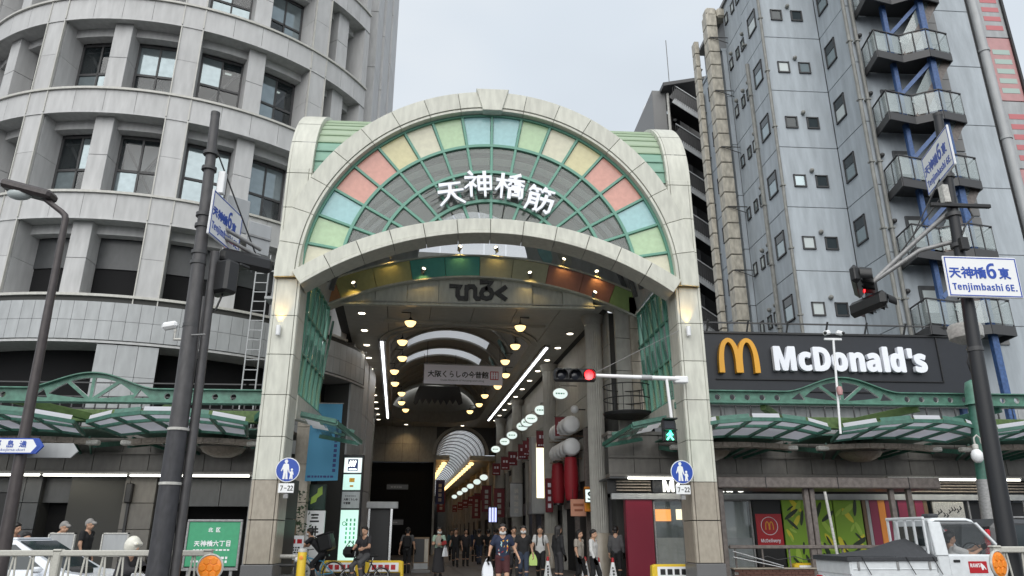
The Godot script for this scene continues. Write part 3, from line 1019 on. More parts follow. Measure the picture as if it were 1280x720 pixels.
func arcade_hall() -> void:
	var hall := thing("arcade_hall", "tall dim arcade hall with coffered oval ceiling behind the gate", "arcade", ARC)
	var down := Basis(V(-1, 0, 0), V(0, 0, -1), V(0, -1, 0))
	var hc := 9.4
	var oval := stadium(2.3, 3.2, 27.6, 54.0)
	var cx := Transform3D(down, V(0, hc, 0))
	# flat ceiling panels round the oval coffer
	var ss := [-2.35, -0.75, 0.85, 2.45, 4.05, 5.65, 7.2]
	for j in 13:
		for i in 6:
			var d0 := 25.2 + j * 2.45
			var d1 := d0 + 2.45
			var cell := rect(-ss[i + 1] + 0.01, d0 + 0.01, -ss[i] - 0.01, d1 - 0.01)
			if j == 0:   # the first row follows the line of the fronts
				cell = P2([-ss[i + 1] + 0.01, 25.08 - ss[i + 1] * 0.0806 + 0.02, -ss[i] - 0.01, 25.08 - ss[i] * 0.0806 + 0.02, -ss[i] - 0.01, d1 - 0.01, -ss[i + 1] + 0.01, d1 - 0.01])
			for piece in Geometry2D.clip_polygons(cell, oval):
				part(hall, "ceiling_panel", mb().prism(piece, -0.05, 0.0, 0.004, cx), "ceil_%d" % (rng.randi() % 3))
	# backing above the joints
	for piece in Geometry2D.clip_polygons(P2([-2.3, 25.2, 2.7, 25.6, 2.7, 57.2, -2.3, 57.2]), oval):
		part(hall, "ceiling_backing", mb().prism(piece, -0.3, -0.06, 0.0, cx), "joint")
	for piece in Geometry2D.clip_polygons(P2([-7.5, 24.9, -2.3, 25.2, -2.3, 57.2, -7.5, 57.2]), oval):
		part(hall, "ceiling_backing", mb().prism(piece, -0.3, -0.06, 0.0, cx), "joint")
	# rim of the coffer in two steps
	for e in [[3.2, 27.6, 54.0, 9.28, 10.1, 0.16], [3.45, 27.35, 54.25, 9.34, 9.4, 0.3]]:
		var m := mb()
		var a := stadium(2.3, e[0], e[1], e[2], false)
		var b := stadium(2.3, e[0] - e[5], e[1] + e[5], e[2] - e[5], false)
		for i in a.size():
			var k := (i + 1) % a.size()
			var da := (a[k] - a[i])
			if da.length() < 0.001:
				continue
			var nn := V(-(b[i] - a[i]).x, 0, (b[i] - a[i]).y).normalized()
			var f := func(p: Vector2, h: float) -> Vector3: return V(p.x, h, -p.y)
			m.quad(f.call(b[i], e[3]), f.call(b[k], e[3]), f.call(b[k], e[4]), f.call(b[i], e[4]), -nn)
			m.quad(f.call(a[i], e[3]), f.call(a[k], e[3]), f.call(a[k], e[4]), f.call(a[i], e[4]), nn)
			m.quad(f.call(b[i], e[3]), f.call(b[k], e[3]), f.call(a[k], e[3]), f.call(a[i], e[3]), Vector3.DOWN)
		part(hall, "coffer_rim", m, "hall_1")
	# vault over the coffer: ribs, panels, skylights at the crown
	var vx := Transform3D(Basis(V(1, 0, 0), V(0, 1, 0), V(0, 0, 1)), Vector3.ZERO)
	for j in 13:
		var d0 := 27.8 + j * 2.0
		for k in 8:
			var t0 := PI * k / 8
			var t1 := PI * (k + 1) / 8
			var m := mb()
			for q in 4:
				var b0 := lerpf(t0, t1, q / 4.0)
				var b1 := lerpf(t0, t1, (q + 1) / 4.0)
				var p0 := V(2.3 + cos(b0) * 3.15, 9.95 + sin(b0) * 2.1, 0)
				var p1 := V(2.3 + cos(b1) * 3.15, 9.95 + sin(b1) * 2.1, 0)
				var n0 := -V(cos(b0), sin(b0) * 1.5, 0).normalized()
				var n1 := -V(cos(b1), sin(b1) * 1.5, 0).normalized()
				m.qs(p0 + V(0, 0, -d0 - 0.02), p1 + V(0, 0, -d0 - 0.02), p1 + V(0, 0, -d0 - 1.98), p0 + V(0, 0, -d0 - 1.98), n0, n1, n1, n0)
			var sky_bay: bool = (k in [2, 3, 4, 5] and j in [1, 3, 5, 7])
			part(hall, "skylight_pane" if sky_bay else "vault_panel", m, "skylight" if sky_bay else "ceil_%d" % (rng.randi() % 3), vx)
		var run := []
		for q in 25:
			var b := PI * q / 24
			run.append(V(2.3 + cos(b) * 3.1, 9.95 + sin(b) * 2.06, -d0))
		part(hall, "vault_rib", mb().tube(run, 0.09, 6), "hall_0")
		# eye-shaped windows on the right haunch
		if j in [2, 4, 6, 8]:
			var m := mb()
			var ell := PackedVector2Array()
			for i in 18:
				var a := TAU * i / 18
				ell.append(Vector2(cos(a) * 0.32 * (1.0 - 0.25 * absf(sin(a))), sin(a) * 0.75))
			m.prism(ell, -0.02, 0.03, 0.01)
			part(hall, "oval_window", m, "pane_blue", Transform3D(Basis(V(0, 0, -1), V(-0.45, 0.89, 0).normalized(), V(-0.89, -0.45, 0).normalized()), A(4.95, 11.0, d0 + 1.0)))
	part(hall, "vault_end", mb().bx(-0.9, 5.5, 9.3, 12.3, -27.4, -27.6), "ceil_0")
	part(hall, "vault_end", mb().bx(-0.9, 5.5, 10.0, 12.3, -54.0, -54.2), "ceil_2")
	part(hall, "wall_core", mb().bx(-2.6, 2.7, 6.7, 9.6, -57.12, -57.28), "joint")
	part(hall, "roof_cover", mb().bx(-2.6, -0.95, 9.8, 9.9, -25.4, -57), "joint")
	part(hall, "roof_cover", mb().bx(5.55, 7.7, 9.8, 9.9, -25.4, -57), "joint")
	# downlights
	var dl := mb().lathe([Vector2(0, 0.02), Vector2(0.13, 0.02), Vector2(0.15, 0.0), Vector2(0.17, 0.0), Vector2(0.17, 0.03)], 16).mesh()
	var lens := mb().lathe([Vector2(0, -0.004), Vector2(0.125, -0.004), Vector2(0.13, 0.02)], 16).mesh()
	for k in 12:
		for e in [[-1.72, 26.7 + 2.45 * k], [6.75, 25.95 + 2.45 * k]]:
			var d := part(hall, "downlight", dl, "off_white", Transform3D(Basis.IDENTITY, A(e[0], hc - 0.02, e[1])))
			part(d, "lens", lens, "downlight")
			if k % 2 == 0:
				spot(ARC * A(e[0], hc - 0.06, e[1]), V(0, -1, 0), Color(1, 0.95, 0.86), 1.1, 48.0, 0.12)
	for d in [55.9]:
		for s in [0.3, 4.6]:
			part(part(hall, "downlight", dl, "off_white", Transform3D(Basis.IDENTITY, A(s, hc - 0.02, d))), "lens", lens, "downlight")
			spot(ARC * A(s, hc - 0.06, d), V(0, -1, -0.3), Color(1, 0.84, 0.6), 1.2, 55.0, 0.12)
	# long strip lights
	for s in [-1.04, 6.2]:
		var t := part(hall, "strip_light", mb().bx(s - 0.16, s + 0.16, 9.32, 9.4, -30.5, -52.5, 0.01), "steel")
		part(t, "tube", mb().bx(s - 0.045, s + 0.045, 9.285, 9.318, -30.6, -52.4), "strip_light")
		var al := AreaLight3D.new()
		al.name = "strip_glow"
		add_child(al, true)
		al.transform = ARC * Transform3D(Basis(V(1, 0, 0), V(0, 0, -1), V(0, 1, 0)), A(s, 9.27, 41.5))
		al.area_size = Vector2(0.09, 21.8)
		al.light_energy = 0.8
		al.light_color = Color(0.96, 0.98, 1.0)
		al.shadow_enabled = true
	# right wall: upper panels, fluted columns, shop bands
	for j in 13:
		for i in 3:
			var m := mb().bx(7.44, 7.5, 5.6 + i * 1.27 + 0.008, 5.6 + (i + 1) * 1.27 - 0.008, -25.2 - j * 2.45 - 0.008, -27.65 - j * 2.45 + 0.008, 0.006)
			part(hall, "wall_panel", m, "hall_%d" % (rng.randi() % 3))
	part(hall, "wall_core", mb().bx(7.5, 7.8, 0.0, 9.4, -25.3, -57.2), "joint")
	var colm := fluted(7.6, 0.31).mesh()
	for e in [[7.05, 25.9], [7.05, 34.4], [7.05, 44.4], [7.05, 52.2], [-2.2, 33.0], [-2.2, 39.0], [-2.2, 45.0], [-2.2, 51.0]]:
		var base := part(hall, "column", colm, "hall_0", Transform3D(Basis.IDENTITY, A(e[0], 1.5, e[1])))
		part(base, "column_base", mb().lathe([Vector2(0.36, -1.5), Vector2(0.36, -0.03), Vector2(0.33, 0.0)], 24), "stone_0")
		part(base, "capital", mb().lathe([Vector2(0.31, 7.55), Vector2(0.36, 7.62), Vector2(0.42, 7.78), Vector2(0.44, 7.9)], 24), "hall_1")
	# left wall
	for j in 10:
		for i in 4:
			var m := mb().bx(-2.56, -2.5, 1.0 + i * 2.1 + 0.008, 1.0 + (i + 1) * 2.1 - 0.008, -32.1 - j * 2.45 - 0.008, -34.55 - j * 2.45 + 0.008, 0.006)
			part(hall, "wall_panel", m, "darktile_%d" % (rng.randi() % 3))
	part(hall, "wall_core", mb().bx(-2.9, -2.56, 0.0, 9.4, -32.1, -57.2), "joint")
	# end wall with the dark passage under it
	for i in 4:
		for k in 2:
			part(hall, "wall_panel", mb().bx(-2.5 + i * 1.3 + 0.008, -1.2 + i * 1.3 - 0.008, 6.72 + k * 1.34 + 0.008, 6.72 + (k + 1) * 1.34 - 0.008, -57.0, -57.1, 0.006), "hall_%d" % (rng.randi() % 3))
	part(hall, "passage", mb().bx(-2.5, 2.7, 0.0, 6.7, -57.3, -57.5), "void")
	part(hall, "passage_cheek", mb().bx(2.55, 2.7, 0.0, 7.6, -57.0, -57.6), "hall_2")
	# right wall shops between the columns
	var bays := [[26.3, 34.0], [34.8, 44.0], [44.8, 51.8], [52.6, 57.0]]
	for b in bays:
		var d: float = b[0]
		while d < b[1] - 0.5:
			var w := minf(rng.randf_range(1.6, 3.0), b[1] - d)
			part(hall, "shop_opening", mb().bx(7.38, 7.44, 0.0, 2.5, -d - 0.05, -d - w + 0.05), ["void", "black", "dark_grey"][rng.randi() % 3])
			part(hall, "shop_pier", mb().bx(7.2, 7.44, 0.0, 5.5, -d + 0.08, -d - 0.08, 0.01), ["hall_1", "brown_metal", "hall_2"][rng.randi() % 3])
			part(hall, "shop_fascia", mb().bx(7.28, 7.44, 2.5, 3.15, -d - 0.09, -d - w + 0.09, 0.01), ["dark_grey", "hall_2", "brown_metal", "black"][rng.randi() % 4])
			part(hall, "upper_window", mb().bx(7.36, 7.42, 3.5, 5.2, -d - 0.3, -d - w + 0.3, 0.01), ["dark_window", "hall_0", "hall_1", "darktile_1"][rng.randi() % 4])
			d += w
	# front corner beside the first column
	for k in 4:
		part(hall, "corner_panel", mb().bx(7.5, 8.6, 4.6 + k * 1.2 + 0.008, 5.8 + k * 1.2 - 0.008, -24.45, -24.6, 0.006), "hall_%d" % (rng.randi() % 3))
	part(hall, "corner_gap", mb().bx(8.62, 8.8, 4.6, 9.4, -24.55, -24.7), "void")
	# hanging lamps
	var pd := [26.3, 29.2, 32.1, 35.0, 38.0, 40.8, 43.8, 46.5]
	var sl := [0.12, -0.16, -0.14, -0.5, -0.48, -0.12, -0.1, 0.17]
	var sr := [4.3, 4.56, 4.54, 4.98, 4.97, 4.6, 4.6, 4.29]
	var words := ["nearest the gate", "second from the gate", "third from the gate", "fourth from the gate", "fifth from the gate", "sixth from the gate", "seventh from the gate", "farthest from the gate"]
	for k in 8:
		for e in [[sl[k], -1, "left"], [sr[k], 1, "right"]]:
			var l := thing("pendant_lamp", "glowing amber bowl lamp, %s in the %s row under the coffer" % [words[k], e[2]], "lamp", ARC * Transform3D(Basis.IDENTITY, A(e[0], 8.95, pd[k])), "amber bowl lamps under the coffer")
			part(l, "shade", mb().lathe([Vector2(0, -0.13), Vector2(0.11, -0.11), Vector2(0.19, -0.02), Vector2(0.215, 0.06), Vector2(0.20, 0.06)], 16), "pendant")
			part(l, "cap", mb().lathe([Vector2(0.22, 0.06), Vector2(0.18, 0.11), Vector2(0.06, 0.17), Vector2(0.03, 0.24), Vector2(0, 0.24)], 16), "dark_grey")
			part(l, "stem", mb().tube([V(0, 0.2, 0), V(0, 0.42, 0), V(e[1] * 0.35, 0.42, 0)], 0.02, 6), "dark_grey")
			omni(ARC * A(e[0], 8.72, pd[k]), Color(1, 0.76, 0.45), 0.03, 0.12)

func inner_arcade() -> void:
	var a := thing("inner_arcade", "farther vaulted arcade with a ribbed white roof beyond the hall", "arcade", ARC)
	for j in 34:
		var d0 := 57.0 + j * 2.4
		for k in 4 if j < 26 else 1:
			var n := 4 if j < 26 else 1
			var t0 := PI * k / n
			var t1 := PI * (k + 1) / n
			var m := mb()
			for q in 16 / n:
				var b0 := lerpf(t0, t1, q * n / 16.0)
				var b1 := lerpf(t0, t1, (q + 1) * n / 16.0)
				var p0 := V(4.6 + cos(b0) * 1.95, 7.3 + sin(b0) * 1.95, 0)
				var p1 := V(4.6 + cos(b1) * 1.95, 7.3 + sin(b1) * 1.95, 0)
				m.qs(p0 + V(0, 0, -d0), p1 + V(0, 0, -d0), p1 + V(0, 0, -d0 - 2.35), p0 + V(0, 0, -d0 - 2.35), -V(cos(b0), sin(b0), 0), -V(cos(b1), sin(b1), 0), -V(cos(b1), sin(b1), 0), -V(cos(b0), sin(b0), 0))
			part(a, "vault_pane", m, "skylight")
		var run := []
		for q in 17:
			var b := PI * q / 16
			run.append(V(4.6 + cos(b) * 1.93, 7.3 + sin(b) * 1.93, -d0))
		part(a, "vault_rib", mb().tube(run, 0.07, 5), "mid_grey")
		for f in 2:
			run = []
			for q in 9:
				var b := PI * q / 8
				run.append(V(4.6 + cos(b) * 1.94, 7.3 + sin(b) * 1.94, -d0 - 0.8 - f * 0.8))
			if j < 12:
				part(a, "glazing_bar", mb().tube(run, 0.025, 4, false), "off_white")
	part(a, "mouth_trim", mb().prism(sector(Vector2(4.6, 7.3), 1.95, 2.2, -90, 90, 24), -57.2, -56.95, 0.02), "off_white")
	var spandrel := Geometry2D.clip_polygons(rect(2.7, 7.3, 7.4, 9.6), sector(Vector2(4.6, 7.3), 0, 2.15, -90, 90, 24))
	for piece in spandrel:
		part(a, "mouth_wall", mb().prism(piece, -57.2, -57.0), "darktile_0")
	for e in [[2.65, 3.75], [5.35, 7.4]]:
		part(a, "side_ceiling", mb().bx(e[0], e[1], 6.9, 7.25, -57.0, -138), "ceil_1")
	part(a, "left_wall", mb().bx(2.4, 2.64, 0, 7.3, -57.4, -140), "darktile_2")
	part(a, "right_wall", mb().bx(7.3, 7.6, 0, 7.3, -57, -140), "hall_2")
	part(a, "far_end", mb().bx(2.4, 7.6, 0, 9.6, -139, -139.3), "dark_grey")
	for j in 16:
		var d := 58.5 + j * 5.0
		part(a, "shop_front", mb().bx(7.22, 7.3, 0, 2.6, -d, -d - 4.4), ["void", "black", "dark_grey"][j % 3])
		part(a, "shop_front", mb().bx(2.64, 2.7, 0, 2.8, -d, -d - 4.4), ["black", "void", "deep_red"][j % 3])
		part(a, "pilaster", mb().bx(6.95, 7.3, 0, 6.9, -d + 0.45, -d + 0.05, 0.01), "hall_0")
	# the rows of small lamps along the spring of the vault
	var lm := mb().lathe([Vector2(0, -0.16), Vector2(0.15, -0.12), Vector2(0.22, 0.0), Vector2(0.18, 0.07), Vector2(0.03, 0.12), Vector2(0, 0.12)], 10).mesh()
	for j in 22:
		for s in [3.34, 5.45]:
			part(a, "bowl_lamp", lm, "pendant", Transform3D(Basis.IDENTITY, A(s, 6.65, 57.2 + j * 2.4)))
	for j in 6:
		for s in [3.34, 5.45]:
			omni(ARC * A(s, 6.4, 58.0 + j * 7.0), Color(1, 0.70, 0.36), 0.15, 0.15)

const TC := Vector3(-13.63, 0, -33.73)
const TR := 9.55

func polar(a: float, r: float, h: float) -> Vector3:
	return TC + V(sin(a) * r, h, cos(a) * r)

func round_tower() -> void:
	var t := thing("round_tower", "grey panelled round office tower with deep set windows left of the gate", "building", Transform3D(Basis.IDENTITY, TC))
	var ledge := [9.22, 13.08, 17.37, 21.57, 25.8, 30.0]
	var hp := deg_to_rad(2.35)          # half a pilaster
	var dp := PI / 180.0
	var piers := [-78.5, -47.0, -15.5, 16.0, 47.5]
	var a_end := 66.0
	# shared pieces
	var ring := func(name_: String, r0: float, r1: float, h0: float, h1: float, a0: float, a1: float, m: String, seg := 5) -> MeshInstance3D:
		return part(t, name_, mb().arcblock(r0, r1, h0, h1, a0 * dp, a1 * dp, seg), m)
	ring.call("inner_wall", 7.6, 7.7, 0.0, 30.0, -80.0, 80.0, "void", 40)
	for k in ledge.size():
		var h: float = ledge[k]
		# ledge and spandrel panels
		ring.call("ledge", 9.0, TR + 0.07, h - 0.09, h, -80.0, a_end, "trim", 60)
		ring.call("floor_slab", 8.45, TR - 0.02, h - 0.95, h - 0.09, -80.0, a_end, "joint", 60)
		if k > 0:
			ring.call("soffit", 7.7, TR - 0.03, h - 1.05, h - 0.95, -80.0, a_end, "tower_1", 60)
			for b in piers.size():
				var p: float = piers[b]
				ring.call("spandrel_panel", TR - 0.1, TR, h - 1.05, h - 0.1, p - 2.28, p + 2.28, "tower_%d" % (rng.randi() % 3), 2)
				var nxt: float = piers[b + 1] - 2.35 if b < piers.size() - 1 else a_end
				var n := 4 if b < piers.size() - 1 else 3
				for i in n:
					ring.call("spandrel_panel", TR - 0.1, TR - 0.012, h - 1.05, h - 0.1, lerpf(p + 2.35, nxt, float(i) / n) + 0.04, lerpf(p + 2.35, nxt, float(i + 1) / n) - 0.04, "tower_%d" % (rng.randi() % 3), 3)
			# thin drip edge below the spandrel
			ring.call("drip", TR - 0.05, TR + 0.02, h - 1.10, h - 1.05, -80.0, a_end, "tower_0", 60)
		if k == ledge.size() - 1:
			continue
		var top: float = ledge[k + 1] - 1.05
		var mid := (h + top) / 2.0
		for b in piers.size():
			var p: float = piers[b]
			for e in [[h, mid], [mid, top]]:
				ring.call("pilaster_panel", TR - 0.12, TR - 0.015, e[0] + 0.006, e[1] - 0.006, p - 2.25, p + 2.25, "tower_%d" % (rng.randi() % 3), 2)
				for s in [-1.0, 1.0]:   # deep cheeks
					ring.call("cheek_panel", 8.35, TR - 0.13, e[0] + 0.006, e[1] - 0.006, p + s * 2.28 - 0.15, p + s * 2.28 + 0.15, "tower_%d" % (rng.randi() % 3), 1)
			ring.call("pilaster_core", 7.8, TR - 0.13, h, top, p - 2.1, p + 2.1, "joint", 2)
			for s in [-2.32, 2.32]:
				ring.call("edge_strip", TR - 0.06, TR + 0.03, h - 1.0, ledge[k + 1] - 1.05, p + s - 0.12, p + s + 0.12, "trim", 1)
		# end pier against the core
		ring.call("pilaster_panel", 8.0, TR - 0.02, h, top, 63.6, a_end, "tower_1", 2)
		# middle columns and windows
		for b in piers.size():
			var p: float = piers[b]
			var bayw := 31.5 if b < piers.size() - 1 else 19.0
			var c: float = p + (15.75 if b < piers.size() - 1 else 9.0)
			for e in [[h, mid], [mid, top]]:
				var m := mb().bx(-0.34, 0.34, e[0] + 0.006, e[1] - 0.006, -0.75, 0.0, 0.012)
				part(t, "column_panel", m, "tower_%d" % (rng.randi() % 3), Transform3D(Basis(Vector3.UP, c * dp), Vector3(sin(c * dp), 0, cos(c * dp)) * (TR - 0.33)))
			part(t, "column_core", mb().bx(-0.3, 0.3, h, top, -0.8, -0.04), "joint", Transform3D(Basis(Vector3.UP, c * dp), Vector3(sin(c * dp), 0, cos(c * dp)) * (TR - 0.33)))
			for s in [-1.0, 1.0]:
				var w0: float = (p + 2.4) if s < 0 else (c + 2.1)
				var w1: float = (c - 2.1) if s < 0 else (p + bayw - 2.4)
				if b == piers.size() - 1 and s > 0:
					w1 = 63.5
				ring.call("lintel", 8.5, 8.9, top - 0.36, top - 0.006, w0, w1, "tower_2", 3)
				if k == 0:
					# open plant floor: upper grey panel, black below
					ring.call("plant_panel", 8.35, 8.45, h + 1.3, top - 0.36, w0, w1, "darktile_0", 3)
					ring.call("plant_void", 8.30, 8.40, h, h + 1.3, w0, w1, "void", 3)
					continue
				var bright := 0.62 if w0 > 14.0 else 0.25
				# window: flat frame, four panes, brace behind
				var wc := (w0 + w1) / 2.0 * dp
				var half := 8.42 * sin((w1 - w0) / 2.0 * dp)
				var wx := Transform3D(Basis(Vector3.UP, wc), Vector3(sin(wc), 0, cos(wc)) * 8.38)
				var hgt := top - 0.36 - h
				var win := part(t, "window", mb().bx(-half, half, h, h + 0.1, -0.06, 0.05).bx(-half, half, h + hgt - 0.12, h + hgt, -0.06, 0.05).bx(-half, -half + 0.09, h, h + hgt, -0.06, 0.05).bx(half - 0.09, half, h, h + hgt, -0.06, 0.05).bx(-0.035, 0.035, h, h + hgt, -0.05, 0.04).bx(-half, half, h + hgt * 0.47, h + hgt * 0.47 + 0.1, -0.05, 0.04), "dark_grey", wx)
				for qx in 2:
					for qy in 2:
						var x0 := -half + 0.09 if qx == 0 else 0.035
						var x1 := -0.035 if qx == 0 else half - 0.09
						var y0 := h + 0.1 if qy == 0 else h + hgt * 0.47 + 0.1
						var y1 := h + hgt * 0.47 if qy == 0 else h + hgt - 0.12
						part(win, "pane", mb().bx(x0, x1, y0, y1, -0.01, 0.0), "sky_window" if rng.randf() < bright else "window_glass")
				var br := mb()
				br.bar(V(-half, h, -0.35), V(half, h + hgt, -0.35), 0.09, 0.07, V(0, 0, 1))
				br.bar(V(half, h, -0.40), V(-half, h + hgt, -0.40), 0.09, 0.07, V(0, 0, 1))
				part(win, "brace", br, "mid_grey")
				# blinds or office ceiling behind
				var roll := rng.randf()
				if roll < 0.55:
					var drop := rng.randf_range(0.35, 1.0)
					part(win, "blind", mb().bx(-half + 0.1, half - 0.1, h + hgt * (1.0 - drop), h + hgt, -0.5, -0.48), "frosted_window")
				else:
					part(win, "office_ceiling", mb().bx(-half, half, h + hgt - 0.25, h + hgt - 0.2, -0.7, -0.2), "mid_grey")
					part(win, "office_lamp", mb().bx(half * 0.2, half * 0.5, h + hgt - 0.28, h + hgt - 0.255, -0.6, -0.5), "lit_white")
	# lower drum: two courses of tiles, then tall dark openings between tiled piers
	var nt := 58
	for i in nt:
		var a0 := -70.0 + i * 146.0 / nt
		var a1 := a0 + 146.0 / nt
		for j in 2:
			ring.call("tile", TR - 0.02, TR + 0.06, 7.62 + j * 0.66 + 0.006, 7.62 + (j + 1) * 0.66 - 0.006, a0 + 0.035, a1 - 0.035, "tile_%d" % (rng.randi() % 3), 2)
	ring.call("drum_core", 8.9, TR - 0.03, 7.6, 9.1, -72.0, 78.0, "joint", 60)
	ring.call("drum_soffit", 7.7, TR + 0.03, 7.52, 7.6, -72.0, 78.0, "tower_0", 60)
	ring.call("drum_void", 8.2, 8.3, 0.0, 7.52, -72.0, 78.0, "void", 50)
	for e in [[-37.0, -26.0], [8.5, 20.0], [47.0, 56.0], [70.0, 78.0]]:
		for i in 3:
			var a0: float = lerpf(e[0], e[1], i / 3.0)
			var a1: float = lerpf(e[0], e[1], (i + 1) / 3.0)
			for j in range(4, 7):
				ring.call("pier_tile", TR - 0.1, TR - 0.02, j * 1.07 + 0.006, (j + 1) * 1.07 - 0.006, a0 + 0.04, a1 - 0.04, "tile_%d" % (rng.randi() % 3), 2)
		ring.call("pier_core", 8.2, TR - 0.11, 0.0, 7.5, e[0] + 0.1, e[1] - 0.1, "joint", 4)
	# straight core wall behind the round front
	var core := [[-9.0, -4.76, -31.2], [-9.0, -4.64, -33.2], [-9.0, -4.56, -35.6]]
	for c in 3:
		var e = core[c]
		for j in 10:
			part(t, "core_panel", mb().bx(e[0], e[1], j * 3.4 + 0.01, (j + 1) * 3.4 - 0.01, e[2], e[2] - 2.4, 0.015), "tower_%d" % (rng.randi() % 3), Transform3D(Basis.IDENTITY, -TC))

# a window set in a wall: frame and pane standing in the plane z = 0 of x
func punched(p: Node3D, x: Transform3D, w: float, h: float, glass_m := "mirror_window", split := 0.0) -> void:
	var win := part(p, "window", mb().bx(-w / 2, w / 2, h / 2 - 0.05, h / 2, -0.05, 0.06).bx(-w / 2, w / 2, -h / 2, -h / 2 + 0.06, -0.05, 0.07).bx(-w / 2, -w / 2 + 0.06, -h / 2, h / 2, -0.05, 0.06).bx(w / 2 - 0.06, w / 2, -h / 2, h / 2, -0.05, 0.06), "dark_grey")
	win.transform = p.global_transform.affine_inverse() * x
	if split > 0.0:
		part(win, "pane", mb().bx(-w / 2 + 0.05, w / 2 - 0.05, -h / 2 + 0.05, -h / 2 + h * split, 0.0, 0.02), glass_m)
		part(win, "pane", mb().bx(-w / 2 + 0.05, w / 2 - 0.05, -h / 2 + h * split + 0.04, h / 2 - 0.05, 0.0, 0.03), "dark_window")
	else:
		part(win, "pane", mb().bx(-w / 2 + 0.05, w / 2 - 0.05, -h / 2 + 0.05, h / 2 - 0.05, 0.0, 0.02), glass_m)

func facing(p: Vector3, n: Vector3) -> Transform3D:
	var z := n.normalized()
	var x := Vector3.UP.cross(z).normalized()
	return Transform3D(Basis(x, Vector3.UP, z), p)

func grey_tower() -> void:
	var t := thing("grey_tower", "tall grey stained apartment tower with outside escape stairs right of the gate", "building", at(18, 0, -27))
	var top := 29.0
	# storey-high wall slabs with joints between them
	var floors := [0.0, 6.05, 9.0, 11.95, 14.9, 17.85, 20.8, 23.75, 26.7, 29.65]
	var faces := [   # two points on plan and how many slabs across
		[V(13.87, 0, -27.5), V(16.59, 0, -27.5), 1, "A"],
		[V(16.59, 0, -27.5), V(16.59, 0, -25.2), 1, "B"],
		[V(16.59, 0, -25.2), V(22.35, 0, -25.2), 2, "D"],
		[V(13.87, 0, -29.6), V(13.87, 0, -27.5), 1, "C0"],
		[V(14.12, 0, -32.4), V(14.12, 0, -29.6), 1, "C1"],
		[V(13.87, 0, -36.6), V(13.87, 0, -32.4), 1, "C2"],
	]
	for f in faces:
		var a: Vector3 = f[0]
		var b: Vector3 = f[1]
		var l := a.distance_to(b)
		var d := (b - a).normalized()
		var nrm := V(-d.z, 0, d.x)
		if f[3] in ["B", "C0", "C1", "C2"]:
			nrm = V(-1, 0, 0)
		else:
			nrm = V(0, 0, 1)
		var x := facing(a if (b - a).dot(Vector3.UP.cross(nrm)) > 0 else b, nrm)
		var hi := 9 if f[3] in ["A", "B", "D", "C0"] else (9 if f[3] == "C1" else 8)
		for k in hi:
			for i in int(f[2]):
				var m := mb().bx(l * i / f[2] + 0.012, l * (i + 1) / f[2] - 0.012, floors[k] + 0.012, floors[k + 1] - 0.012, -0.25, 0.0, 0.015)
				wpart(t, "wall_slab", m, "grey_%d" % (rng.randi() % 3), x)
		wpart(t, "wall_core", mb().bx(0.06, l - 0.06, 0.0, floors[hi] - 0.05, -0.5, -0.03), "mid_grey", x)
	wpart(t, "inner_core", mb().bx(14.4, 22.2, 0, 29.3, -27.7, -36.4), "mid_grey")
	wpart(t, "inner_core", mb().bx(16.75, 22.2, 0, 29.2, -25.5, -27.6), "mid_grey")
	wpart(t, "roof", mb().bx(14.0, 22.3, 29.4, 29.6, -25.5, -36.5), "mid_grey")
	wpart(t, "roof_edge", mb().bx(13.80, 14.2, 26.65, 26.85, -32.4, -36.6, 0.02), "grey_1")
	# flank where the flue runs, and the inner return
	for k in 9:
		var y: float = floors[k] + 2.0 if k > 0 else 4.0
		if y > 27.5:
			continue
		var z := 16.87 + (k - 5) * 2.95
		# pair of small square windows on the front face, hood between them
	for k in 7:
		var y := 13.2 + (k - 1) * 2.95
		for xx in [14.62, 15.62]:
			punched(t, facing(V(xx, y + 0.02 - (0.0 if xx < 15 else 0.0), -27.5), V(0, 0, 1)), 0.56, 0.60, ["dark_window", "dark_window", "mirror_window", "frosted_window"][rng.randi() % 4])
		wpart(t, "vent_hood", mb().sphere(V(15.2, y + 0.52, -27.42), V(0.1, 0.11, 0.12), 8, 6), "pipe")
		# larger window on the inner return, two lights each
		punched(t, facing(V(16.59, y + 0.35, -26.75), V(-1, 0, 0)), 0.85, 1.15, "mirror_window" if k % 3 else "frosted_window", 0.55)
		# left flank
		punched(t, facing(V(13.87, y + 0.3, -28.5), V(-1, 0, 0)), 0.9, 1.1, "frosted_window" if rng.randf() < 0.5 else "mirror_window", 0.6)
		for e in [-30.3, -31.0, -31.9]:
			punched(t, facing(V(14.12, y + 0.45, e), V(-1, 0, 0)), 0.42, 0.62, "mirror_window" if rng.randf() < 0.6 else "frosted_window")
			if rng.randf() < 0.7:
				wpart(t, "vent_hood", mb().sphere(V(14.05, y + 1.0, e + 0.15), V(0.12, 0.11, 0.1), 8, 6), "pipe")
		if y < 25.5:
			punched(t, facing(V(13.87, y + 0.5, -34.6), V(-1, 0, 0)), 0.6, 0.9, "frosted_window", 0.6)
	# down pipes with brackets
	for e in [[13.78, -27.42, 29.0, 0.07], [13.8, -29.45, 23.6, 0.1], [16.5, -25.12, 29, 0.08], [16.82, -25.08, 29, 0.08], [13.75, -33.5, 26.0, 0.07], [13.75, -35.6, 26.0, 0.09], [13.75, -36.3, 26.0, 0.06]]:
		var pipe := wpart(t, "down_pipe", mb().tube([V(e[0], 5.0, e[1]), V(e[0], e[2], e[1])], e[3], 10), "pipe")
		for k in 8:
			var cl := mb()
			cl.bx(e[0] - e[3] - 0.03, e[0] + e[3] + 0.03, 7.0 + k * 2.95, 7.06 + k * 2.95, e[1] - 0.1, e[1] + e[3] + 0.02)
			part(pipe, "clamp", cl, "pipe")
